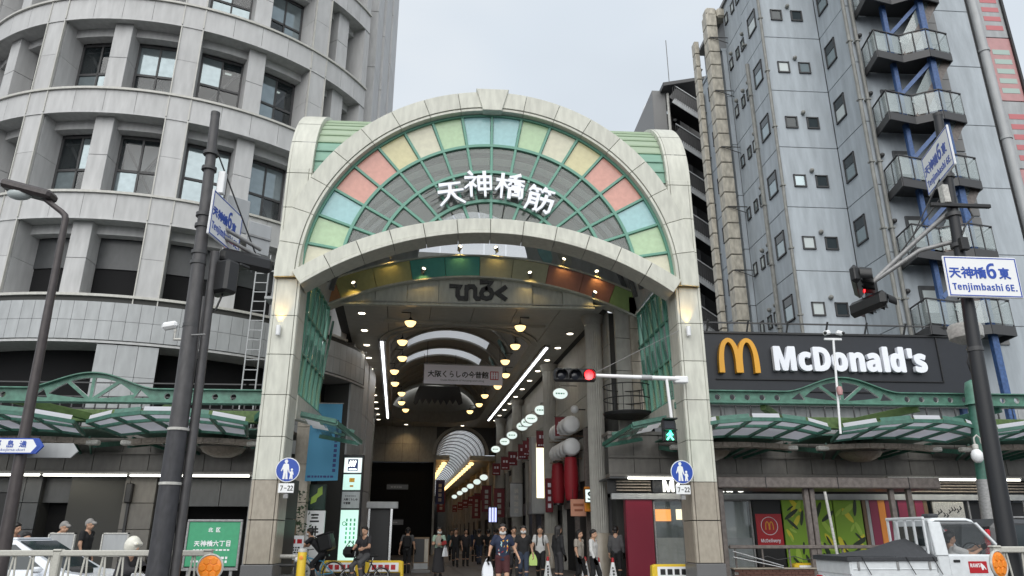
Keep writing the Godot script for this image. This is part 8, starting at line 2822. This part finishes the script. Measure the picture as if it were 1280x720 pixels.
# joints of a standing figure 1.7 m tall facing +z; ov replaces joints by name
func joints(ov: Dictionary) -> Dictionary:
	var j := {"pelvis": V(0, 0.93, 0), "chest": V(0, 1.26, 0.0), "neck": V(0, 1.43, -0.01), "head": V(0, 1.575, 0.015)}
	for e in [["l", 1.0], ["r", -1.0]]:
		j["sh_" + e[0]] = V(0.175 * e[1], 1.385, -0.01)
		j["el_" + e[0]] = V(0.225 * e[1], 1.10, -0.02)
		j["wr_" + e[0]] = V(0.245 * e[1], 0.86, 0.05)
		j["hip_" + e[0]] = V(0.088 * e[1], 0.88, 0)
		j["kn_" + e[0]] = V(0.098 * e[1], 0.49, 0.02)
		j["an_" + e[0]] = V(0.10 * e[1], 0.085, -0.02)
	for k in ov:
		j[k] = ov[k]
	return j

func bounds(j: Dictionary, m: float) -> Array:
	var lo := V(9, 9, 9)
	var hi := V(-9, -9, -9)
	for k in j:
		lo = lo.min(j[k])
		hi = hi.max(j[k])
	return [lo - V(m, m, m), hi + V(m, m, m)]

func foot_dir(j: Dictionary, e: String, yaw := 0.0) -> Vector3:
	return V(0.04 if e == "l" else -0.04, 0, 1).normalized()

var FIG_CELL := 0.024

# build the meshes of one pose: body, top, bottoms, shoes
func figure(j: Dictionary, o: Dictionary) -> Dictionary:
	var out := {}
	var cell: float = o.get("cell", FIG_CELL)
	var g: float = o.get("girth", 1.0)
	var bb := bounds(j, 0.2)
	var body := Field.new(bb[0], bb[1], cell, 55.0)
	var up: Vector3 = (j.chest - j.pelvis).normalized()
	var across: Vector3 = (j.sh_l - j.sh_r).normalized()
	for s in [-1.0, 1.0]:
		body.cap(j.pelvis + across * 0.06 * s * g, j.pelvis.lerp(j.chest, 0.45) + across * 0.045 * s * g, 0.088 * g, 0.085 * g)
		body.cap(j.pelvis.lerp(j.chest, 0.5) + across * 0.05 * s * g, j.chest + across * 0.075 * s * g, 0.085 * g, 0.092 * g)
		body.cap(j.chest + across * 0.07 * s, j.neck + across * 0.05 * s - up * 0.04, 0.08 * g, 0.05)
	body.cap(j.neck - up * 0.02, j.head - V(0, 0.05, 0.02), 0.055, 0.05)
	for e in ["l", "r"]:
		body.cap(j["sh_" + e], j["el_" + e], 0.05 * g, 0.038)
		body.cap(j["el_" + e], j["wr_" + e], 0.038, 0.026)
		body.cap(j["hip_" + e], j["kn_" + e], 0.078 * g, 0.052)
		body.cap(j["kn_" + e], j["kn_" + e].lerp(j["an_" + e], 0.35), 0.052, 0.054)
		body.cap(j["kn_" + e].lerp(j["an_" + e], 0.35), j["an_" + e], 0.054, 0.036)
		var fd: Vector3 = o.get("feet", V(0, 0, 1))
		body.cap(j["an_" + e] - V(0, 0.045, 0), j["an_" + e] + fd * 0.15 - V(0, 0.055, 0), 0.036, 0.028)
	var m := mb()
	body.mesh_into(m)
	# head and hands on finer grids
	var look: Basis = o.get("look", Basis.IDENTITY)
	var hx := Transform3D(look, j.head)
	m.add(HEAD, hx)
	for e in [["l", 1.0], ["r", -1.0]]:
		var d: Vector3 = (j["wr_" + e[0]] - j["el_" + e[0]]).normalized()
		var palm: Vector3 = -across * e[1]
		if o.has("palm_" + e[0]):
			palm = o["palm_" + e[0]]
		palm = (palm - d * palm.dot(d)).normalized()
		var side := (-d).cross(palm).normalized() * 1.0
		# thumb forward: flip for one hand
		var b := Basis(side, -d, palm)
		if e[1] < 0:
			b = Basis(-side, -d, palm)
		m.add(HAND, Transform3D(b, j["wr_" + e[0]]))
	out.body = m
	out.head_at = hx
	# top
	var sl: float = o.get("sleeve", 0.55)      # 0.55 short, 2 long
	var top := Field.new(bb[0], bb[1], cell, 60.0)
	var hem: Vector3 = j.pelvis - up * o.get("hem", 0.06)
	for s in [-1.0, 1.0]:
		top.cap(hem + across * 0.065 * s * g, j.pelvis.lerp(j.chest, 0.5) + across * 0.055 * s * g, 0.105 * g, 0.098 * g, 1)
		top.cap(j.pelvis.lerp(j.chest, 0.45) + across * 0.055 * s * g, j.chest + across * 0.08 * s * g, 0.098 * g, 0.103 * g)
		top.cap(j.chest + across * 0.075 * s, j.neck + across * 0.055 * s - up * 0.045, 0.09 * g, 0.056)
	for e in ["l", "r"]:
		var a: Vector3 = j["sh_" + e]
		var b: Vector3 = j["el_" + e]
		if sl < 1.0:
			top.cap(a, a.lerp(b, sl + 0.1), 0.066 * g, 0.062, 2)
		else:
			top.cap(a, b, 0.065 * g, 0.052)
			top.cap(b, b.lerp(j["wr_" + e], 0.92), 0.052, 0.042, 2)
	m = mb()
	top.mesh_into(m)
	out.top = m
	# bottoms: trousers, shorts or skirt
	var kind: String = o.get("legs", "trousers")
	var bot := Field.new(bb[0], bb[1], cell, 60.0)
	for s in [-1.0, 1.0]:
		bot.cap(j.pelvis + across * 0.065 * s * g - up * 0.02, j.pelvis + across * 0.055 * s * g + up * 0.07, 0.10 * g, 0.093 * g, 2)
	if kind == "skirt":
		var low: Vector3 = (j.an_l + j.an_r) / 2.0 + V(0, 0.08, 0)
		for s in [-1.0, 1.0]:
			bot.cap(low + V(0.09 * s, 0, 0), j.pelvis + across * 0.05 * s, 0.15, 0.10, 1)
		bot.cap(low, j.pelvis, 0.17, 0.11, 1)
	else:
		for e in ["l", "r"]:
			if kind == "shorts":
				bot.cap(j["hip_" + e], j["hip_" + e].lerp(j["kn_" + e], 0.9), 0.098 * g, 0.085, 2)
			else:
				bot.cap(j["hip_" + e], j["kn_" + e], 0.092 * g, 0.068)
				bot.cap(j["kn_" + e], j["kn_" + e].lerp(j["an_" + e], 1.06), 0.068, 0.057, 2)
	m = mb()
	bot.mesh_into(m)
	out.bottom = m
	var sh := Field.new(bb[0], bb[1], minf(cell, 0.018), 70.0)
	var fd2: Vector3 = o.get("feet", V(0, 0, 1))
	for e in ["l", "r"]:
		var an: Vector3 = j["an_" + e]
		sh.cap(an - V(0, 0.04, 0) - fd2 * 0.03, an + fd2 * 0.16 - V(0, 0.05, 0), 0.042, 0.036)
		sh.cap(an - V(0, 0.02, 0), an + V(0, 0.035, 0), 0.046, 0.044)
	m = mb()
	sh.mesh_into(m)
	out.shoes = m
	return out

# a person node from a figure; c holds material names
func person(label: String, f: Dictionary, x: Transform3D, c: Dictionary, group := "") -> Node3D:
	var p := thing("person", label, "person", x, group)
	part(p, "body", f.body, c.get("skin", "skin"))
	part(p, c.get("top_name", "shirt"), f.top, c.get("top", "cloth_black"))
	part(p, c.get("bottom_name", "trousers"), f.bottom, c.get("bottom", "cloth_black"))
	part(p, "shoes", f.shoes, c.get("shoes", "cloth_black"))
	var hk: String = c.get("hair", "short")
	part(p, {"cap": "cap", "helmet": "helmet"}.get(hk, "hair"), HAIR[hk], c.get("hair_colour", "hair_black"), f.head_at)
	if c.get("eyes", true):
		part(p, "eyes", EYES, "hair_black", f.head_at)
	if c.has("mask"):
		part(p, "face_mask", MASK, "cloth_white", f.head_at * Transform3D(Basis.IDENTITY, V(0, -0.035 if c.mask == "chin" else 0.0, -0.02 if c.mask == "chin" else 0.0)))
	return p

func bag(label: String, x: Transform3D, m: String, w := 0.24, h := 0.34, category := "bag") -> Node3D:
	var b := thing("carrier_bag", label, category, x)
	var t := mb()
	var rows := []
	for i in 6:
		var f := i / 5.0
		var hw := w / 2 * (0.85 + 0.25 * sin(PI * (0.15 + 0.6 * f))) * (1.0 - 0.45 * pow(f, 3))
		var hd := 0.06 * (1.0 - 0.75 * f)
		rows.append([V(-hw, -h + h * f, hd), V(hw, -h + h * f, hd), V(hw, -h + h * f, -hd), V(-hw, -h + h * f, -hd)])
	for i in 5:
		for k in 4:
			var a: Vector3 = rows[i][k]
			var b2: Vector3 = rows[i][(k + 1) % 4]
			var d: Vector3 = rows[i + 1][(k + 1) % 4]
			var e: Vector3 = rows[i + 1][k]
			var nn := (b2 - a).cross(e - a).normalized()
			if nn.dot(a + b2) < 0 and k != 3:
				nn = -nn
			t.quad(a, b2, d, e, nn)
	t.quad(rows[0][0], rows[0][1], rows[0][2], rows[0][3], Vector3.DOWN)
	part(b, "sack", t, m)
	part(b, "handle", mb().tube([V(-0.05, -0.01, 0), V(-0.04, 0.05, 0), V(0, 0.085, 0), V(0.04, 0.05, 0), V(0.05, -0.01, 0)], 0.009, 6), m)
	return b

func people() -> void:
	mat("skin", [0.46, 0.27, 0.18], 0.55).subsurf_scatter_enabled = true
	mat("hair_black", [0.012, 0.010, 0.010], 0.55)
	mat("hair_grey", [0.22, 0.21, 0.2], 0.6)
	var weave := noise_tex(0.35, 0.75, 1.0, 21, 2)
	for e in [["black", [0.014, 0.014, 0.016]], ["navy", [0.018, 0.028, 0.065]], ["white", [0.68, 0.68, 0.67]], ["jeans", [0.035, 0.05, 0.085]], ["maroon", [0.07, 0.015, 0.018]], ["grey", [0.10, 0.10, 0.105]], ["charcoal", [0.035, 0.033, 0.037]], ["mint", [0.42, 0.58, 0.46]], ["beige", [0.42, 0.38, 0.33]], ["pink", [0.45, 0.20, 0.17]], ["red", [0.35, 0.03, 0.03]], ["teal", [0.05, 0.11, 0.12]]]:
		mat("cloth_" + e[0], e[1], 0.85, 0.0, weave, V(6, 6, 6))
	mat("bag_white", [0.78, 0.80, 0.84], 0.35)
	mat("bag_lime", [0.55, 0.75, 0.22], 0.4)
	mat("helmet_white", [0.72, 0.70, 0.62], 0.2)
	head_parts()
	# poses
	var walk_a := joints({"kn_l": V(0.09, 0.5, 0.13), "an_l": V(0.09, 0.1, 0.20), "kn_r": V(-0.09, 0.48, 0.0), "an_r": V(-0.09, 0.12, -0.24), "el_l": V(0.25, 1.11, -0.12), "wr_l": V(0.30, 0.87, -0.04), "el_r": V(-0.25, 1.12, 0.02), "wr_r": V(-0.29, 0.88, 0.13)})
	var wide := joints({"kn_l": V(0.10, 0.5, 0.10), "an_l": V(0.10, 0.1, 0.14), "kn_r": V(-0.10, 0.48, 0.02), "an_r": V(-0.10, 0.1, -0.18), "el_l": V(0.30, 1.14, -0.04), "wr_l": V(0.40, 0.92, 0.04), "el_r": V(-0.30, 1.14, -0.02), "wr_r": V(-0.36, 0.90, 0.06)})
	var stand := joints({})
	var f_wide := figure(wide, {"legs": "shorts", "sleeve": 0.72, "hem": 0.10, "girth": 1.06, "cell": 0.02})
	var f_walk := figure(walk_a, {"sleeve": 0.6})
	var f_long := figure(walk_a, {"sleeve": 2.0, "hem": 0.12})
	var f_stand := figure(stand, {"sleeve": 2.0})
	# the man in the printed T-shirt
	var p := person("man in navy printed T-shirt and maroon shorts, mask under chin, walking out", f_wide, at(1.12, 0, -19.5, 3), {"top": "cloth_navy", "bottom": "cloth_maroon", "bottom_name": "shorts", "shoes": "cloth_grey", "mask": "chin"})
	var prn := mb()
	var rr := RandomNumberGenerator.new()
	rr.seed = 14
	var cols := ["arch_yellow", "cloth_white", "cloth_red", "pane_blue"]
	for k in 4:
		var pm := mb()
		for i in 7:
			var cx := rr.randf_range(-0.11, 0.11)
			var cy := rr.randf_range(0.98, 1.30)
			var q := PackedVector2Array()
			for s in 7:
				q.append(Vector2(cx, cy) + Vector2(cos(TAU * s / 7), sin(TAU * s / 7)) * rr.randf_range(0.014, 0.04))
			pm.prism(q, 0.060, 0.1115 + 0.0005 * k + absf(cx) * -0.05, 0.0)
		stuff(part(p, "shirt_print", pm, cols[k]))
	part(p, "glasses", mb().box(V(0.052, 0.03, 0.006), at(-0.033, 0.012, 0.094)).box(V(0.052, 0.03, 0.006), at(0.033, 0.012, 0.094)).bx(-0.01, 0.01, 0.014, 0.02, 0.095, 0.1).bx(-0.085, -0.08, 0.012, 0.018, -0.01, 0.09).bx(0.08, 0.085, 0.012, 0.018, -0.01, 0.09), "black", f_wide.head_at)
	part(p, "shorts_mark", mb().bx(0.09, 0.14, 0.60, 0.66, 0.098, 0.104), "cloth_white")
	bag("white plastic carrier bag in the T-shirt man's hand", at(0.74, 0.80, -19.42, 20), "bag_white", 0.26, 0.38)
	# behind him
	person("man in black shirt and dark jeans with a white face mask", f_walk, at(2.03, 0, -23.9, -4), {"top": "cloth_black", "bottom": "cloth_jeans", "mask": "on"})
	var w := person("man in white T-shirt and black trousers with dark backpack straps", f_walk, at(2.72, 0, -25.4, -10), {"top": "cloth_white", "bottom": "cloth_black"})
	for s in [-1.0, 1.0]:
		part(w, "strap", mb().tube([V(0.09 * s, 1.47, 0.0), V(0.10 * s, 1.40, 0.10), V(0.10 * s, 1.22, 0.125), V(0.12 * s, 1.10, 0.09)], 0.02, 6), "cloth_black")
	part(w, "backpack", mb().box(V(0.3, 0.42, 0.16), at(0, 1.2, -0.2), 0.06), "cloth_black")
	bag("lime green bag held by the man in the white T-shirt", at(2.45, 0.83, -25.2, 10), "bag_lime", 0.26, 0.34)
	person("person in black clothes standing by the shop cones", f_stand, at(3.0, 0, -22.9, 120), {"top": "cloth_black", "bottom": "cloth_charcoal", "hair": "long", "eyes": false})
	person("person in loose white shirt walking past the cones", f_long, at(4.05, -0.12, -22.8, 60), {"top": "cloth_white", "bottom": "cloth_black"})
	person("person in black beside the one in the white shirt", f_walk, at(3.75, -0.12, -23.6, 50), {"top": "cloth_beige", "bottom": "cloth_black", "hair": "long"})
	person("person in dark grey in the doorway behind the round column", f_stand, at(5.2, 0, -25.0, 160), {"top": "cloth_grey", "bottom": "cloth_black", "eyes": false})
	# woman hugging her shopping
	var hug := joints({"el_l": V(0.23, 1.12, 0.05), "wr_l": V(0.05, 1.12, 0.22), "el_r": V(-0.23, 1.12, 0.05), "wr_r": V(-0.06, 1.20, 0.22)})
	var wo := person("woman in mint top and long dark skirt hugging her shopping", figure(hug, {"legs": "skirt", "sleeve": 0.6, "girth": 0.9, "palm_l": V(0, 0, -1), "palm_r": V(0, 0, -1)}), at(-0.72, 0, -28.1, 15), {"top": "cloth_mint", "bottom": "cloth_charcoal", "bottom_name": "skirt", "hair": "long", "mask": "on"})
	var pk := thing("shopping_parcel", "cream and red parcel hugged by the woman in the long skirt", "parcel", at(-0.66, 1.18, -27.9, 15))
	part(pk, "cream_bundle", mb().sphere(V(-0.06, 0.04, 0.0), V(0.14, 0.2, 0.10), 14, 10), "cloth_beige")
	part(pk, "red_pack", mb().box(V(0.2, 0.15, 0.12), Transform3D(Basis(Vector3(0, 0, 1), 0.3), V(0.12, -0.02, 0.04)), 0.03), "cloth_red")
	bag("white bag on the arm of the woman in the long skirt", at(-0.48, 1.0, -27.95, 60), "bag_white", 0.22, 0.3)
	# walking away with a pack
	var bp := person("person with a black backpack walking into the street at left", f_walk, at(-2.0, 0, -30.2, 178), {"top": "cloth_grey", "bottom": "cloth_black", "eyes": false})
	part(bp, "backpack", mb().box(V(0.32, 0.46, 0.18), at(0, 1.18, -0.2), 0.07), "cloth_black")
	# the crowd farther in: dark figures, each one a person
	var crowd := [[-0.13, -36.1, 0, f_walk, "cloth_black", "cloth_black"], [0.35, -37.1, 10, f_stand, "cloth_charcoal", "cloth_black"], [1.05, -39.0, 170, f_walk, "cloth_black", "cloth_jeans"], [1.55, -40.0, 180, f_long, "cloth_black", "cloth_grey"], [1.95, -27.0, 5, f_long, "cloth_grey", "cloth_charcoal"], [0.9, -43.0, 175, f_stand, "cloth_navy", "cloth_black"], [1.7, -35.0, 178, f_walk, "cloth_black", "cloth_black"], [-0.4, -44.0, 0, f_long, "cloth_teal", "cloth_black"], [2.5, -47.0, 4, f_walk, "cloth_charcoal", "cloth_jeans"], [2.4, -38.0, 180, f_stand, "cloth_black", "cloth_charcoal"], [0.5, -50.0, 0, f_walk, "cloth_navy", "cloth_black"]]
	var says := ["leading the dark group, left of the T-shirt man", "close behind the leader of the dark group", "walking away in dark jeans within the dark group", "in long sleeves and grey trousers within the dark group", "in grey directly behind the T-shirt man's shoulder", "in a navy top deep in the street", "nearest of those walking away, beside the T-shirt man", "in a teal top far down the left side", "in jeans far down the right side", "standing black figure right of the dark group", "farthest walker, navy top"]
	for i in crowd.size():
		var e = crowd[i]
		person("pedestrian " + says[i], e[3], at(e[0], 0, e[1], e[2]), {"top": e[4], "bottom": e[5], "eyes": false, "hair": "long" if i % 4 == 1 else "short"}, "pedestrians deep in the covered street")
	# delivery rider bending over the bars, big square pack
	var ride := joints({"pelvis": V(0, 0.92, -0.15), "chest": V(0, 1.2, 0.12), "neck": V(0, 1.36, 0.25), "head": V(0, 1.50, 0.32), "sh_l": V(0.17, 1.32, 0.22), "sh_r": V(-0.17, 1.32, 0.22), "el_l": V(0.24, 1.13, 0.42), "wr_l": V(0.24, 1.08, 0.62), "el_r": V(-0.24, 1.13, 0.42), "wr_r": V(-0.24, 1.08, 0.62), "hip_l": V(0.09, 0.88, -0.13), "kn_l": V(0.11, 0.60, 0.14), "an_l": V(0.11, 0.18, 0.05), "hip_r": V(-0.09, 0.88, -0.13), "kn_r": V(-0.11, 0.52, 0.05), "an_r": V(-0.13, 0.09, -0.05)})
	var dl := person("delivery rider in black leaning over a blue bicycle", figure(ride, {"sleeve": 0.6, "palm_l": V(0, -1, 0), "palm_r": V(0, -1, 0)}), at(-4.3, 0, -24.0, -98), {"top": "cloth_black", "bottom": "cloth_black", "mask": "on"})
	var sack := thing("delivery_pack", "big square black delivery pack on the rider's back", "backpack", Transform3D(Basis(Vector3.UP, deg_to_rad(-98)), V(-4.3, 0, -24.0)) * Transform3D(Basis(Vector3.RIGHT, 0.3), V(0, 1.22, -0.22)))
	part(sack, "box", mb().box(V(0.5, 0.5, 0.42), I, 0.05), "black")
	part(sack, "flap", mb().box(V(0.5, 0.04, 0.44), at(0, 0.25, 0), 0.015), "cloth_charcoal")
	part(sack, "pale_stripe", mb().bx(-0.255, -0.251, 0.02, 0.06, -0.2, 0.1), "tile_0")
	# cyclist sitting upright
	var sit := joints({"pelvis": V(0, 0.88, -0.12), "chest": V(0, 1.22, -0.08), "neck": V(0, 1.40, -0.06), "head": V(0, 1.545, -0.03), "sh_l": V(0.18, 1.36, -0.06), "sh_r": V(-0.18, 1.36, -0.06), "el_l": V(0.26, 1.10, 0.06), "wr_l": V(0.25, 1.06, 0.30), "el_r": V(-0.26, 1.10, 0.06), "wr_r": V(-0.18, 1.0, 0.28), "hip_l": V(0.10, 0.84, -0.08), "kn_l": V(0.16, 0.66, 0.34), "an_l": V(0.15, 0.26, 0.22), "hip_r": V(-0.10, 0.84, -0.08), "kn_r": V(-0.17, 0.56, 0.28), "an_r": V(-0.19, 0.09, 0.16)})
	var cy := person("man in charcoal T-shirt and grey trousers sitting on a small bicycle", figure(sit, {"sleeve": 0.62, "cell": 0.02}), at(-2.85, 0, -23.2, -30), {"top": "cloth_charcoal", "bottom": "cloth_grey"})
	var sb := thing("shoulder_bag", "black bag behind the cyclist in the charcoal T-shirt", "bag", at(-3.25, 0.95, -23.4, -20))
	part(sb, "sack", mb().box(V(0.45, 0.32, 0.3), I, 0.1), "cloth_black")
	part(sb, "strap", mb().tube([V(-0.2, 0.1, 0), V(0, 0.32, 0.05), V(0.2, 0.12, 0)], 0.014, 6), "black")
	# helmeted scooter rider behind the left fence
	var scr := joints({"pelvis": V(0, 0.78, -0.2), "chest": V(0, 1.06, -0.12), "neck": V(0, 1.22, -0.08), "head": V(0, 1.355, -0.04), "sh_l": V(0.18, 1.18, -0.08), "sh_r": V(-0.18, 1.18, -0.08), "el_l": V(0.26, 0.98, 0.1), "wr_l": V(0.26, 1.0, 0.33), "el_r": V(-0.26, 0.98, 0.1), "wr_r": V(-0.26, 1.0, 0.33), "hip_l": V(0.10, 0.74, -0.16), "kn_l": V(0.14, 0.62, 0.26), "an_l": V(0.13, 0.36, 0.2), "hip_r": V(-0.10, 0.74, -0.16), "kn_r": V(-0.14, 0.62, 0.26), "an_r": V(-0.13, 0.36, 0.2)})
	var hr := person("scooter rider in dark jacket and cream helmet behind the fence", figure(scr, {"sleeve": 2.0}), at(-5.72, -0.12, -14.0, 78), {"top": "cloth_charcoal", "bottom": "cloth_black", "hair": "helmet", "hair_colour": "helmet_white"})
	# driver of the pick-up
	var drv := joints({"pelvis": V(0, 0.9, -0.15), "chest": V(0, 1.2, -0.16), "neck": V(0, 1.36, -0.15), "head": V(0, 1.50, -0.12), "sh_l": V(0.18, 1.30, -0.15), "sh_r": V(-0.18, 1.30, -0.15), "el_l": V(0.22, 1.22, 0.15), "wr_l": V(0.12, 1.30, 0.42), "el_r": V(-0.22, 1.20, 0.15), "wr_r": V(-0.16, 1.32, 0.42), "hip_l": V(0.10, 0.88, -0.1), "kn_l": V(0.13, 0.98, 0.30), "an_l": V(0.13, 0.68, 0.42), "hip_r": V(-0.10, 0.88, -0.1), "kn_r": V(-0.13, 0.98, 0.30), "an_r": V(-0.13, 0.68, 0.42)})
	person("driver in a white T-shirt at the pickup truck's wheel", figure(drv, {"sleeve": 0.6}), at(10.14, -0.13, -14.93, 90), {"top": "cloth_white", "bottom": "cloth_charcoal"})
	# people by the dark shops on the left
	var bend := joints({"pelvis": V(0, 0.92, -0.1), "chest": V(0, 1.2, 0.08), "neck": V(0, 1.36, 0.2), "head": V(0, 1.48, 0.28), "sh_l": V(0.17, 1.32, 0.15), "sh_r": V(-0.17, 1.32, 0.15), "el_l": V(0.22, 1.08, 0.22), "wr_l": V(0.18, 0.9, 0.38), "el_r": V(-0.22, 1.08, 0.22), "wr_r": V(-0.18, 0.92, 0.40)})
	person("stooping man in pale shirt and grey cap by the dark shop", figure(bend, {"sleeve": 2.0}), at(-9.65, 0.12, -18.9, 70), {"top": "cloth_beige", "bottom": "cloth_charcoal", "hair": "cap", "hair_colour": "hair_grey"})
	person("man in black with grey cap behind the stooping man", f_walk, at(-9.2, 0.1, -19.6, 80), {"top": "cloth_black", "bottom": "cloth_black", "hair": "cap", "hair_colour": "hair_grey"})
	person("woman in pink top at the far left by the dark shop", f_walk, at(-10.5, 0, -18.8, 90), {"top": "cloth_pink", "bottom": "cloth_black", "hair": "long"})
	person("person in teal bending low between shop and white car", figure(bend, {"sleeve": 0.6}), at(-9.95, -0.12, -18.0, 60), {"top": "cloth_teal", "bottom": "cloth_black"})
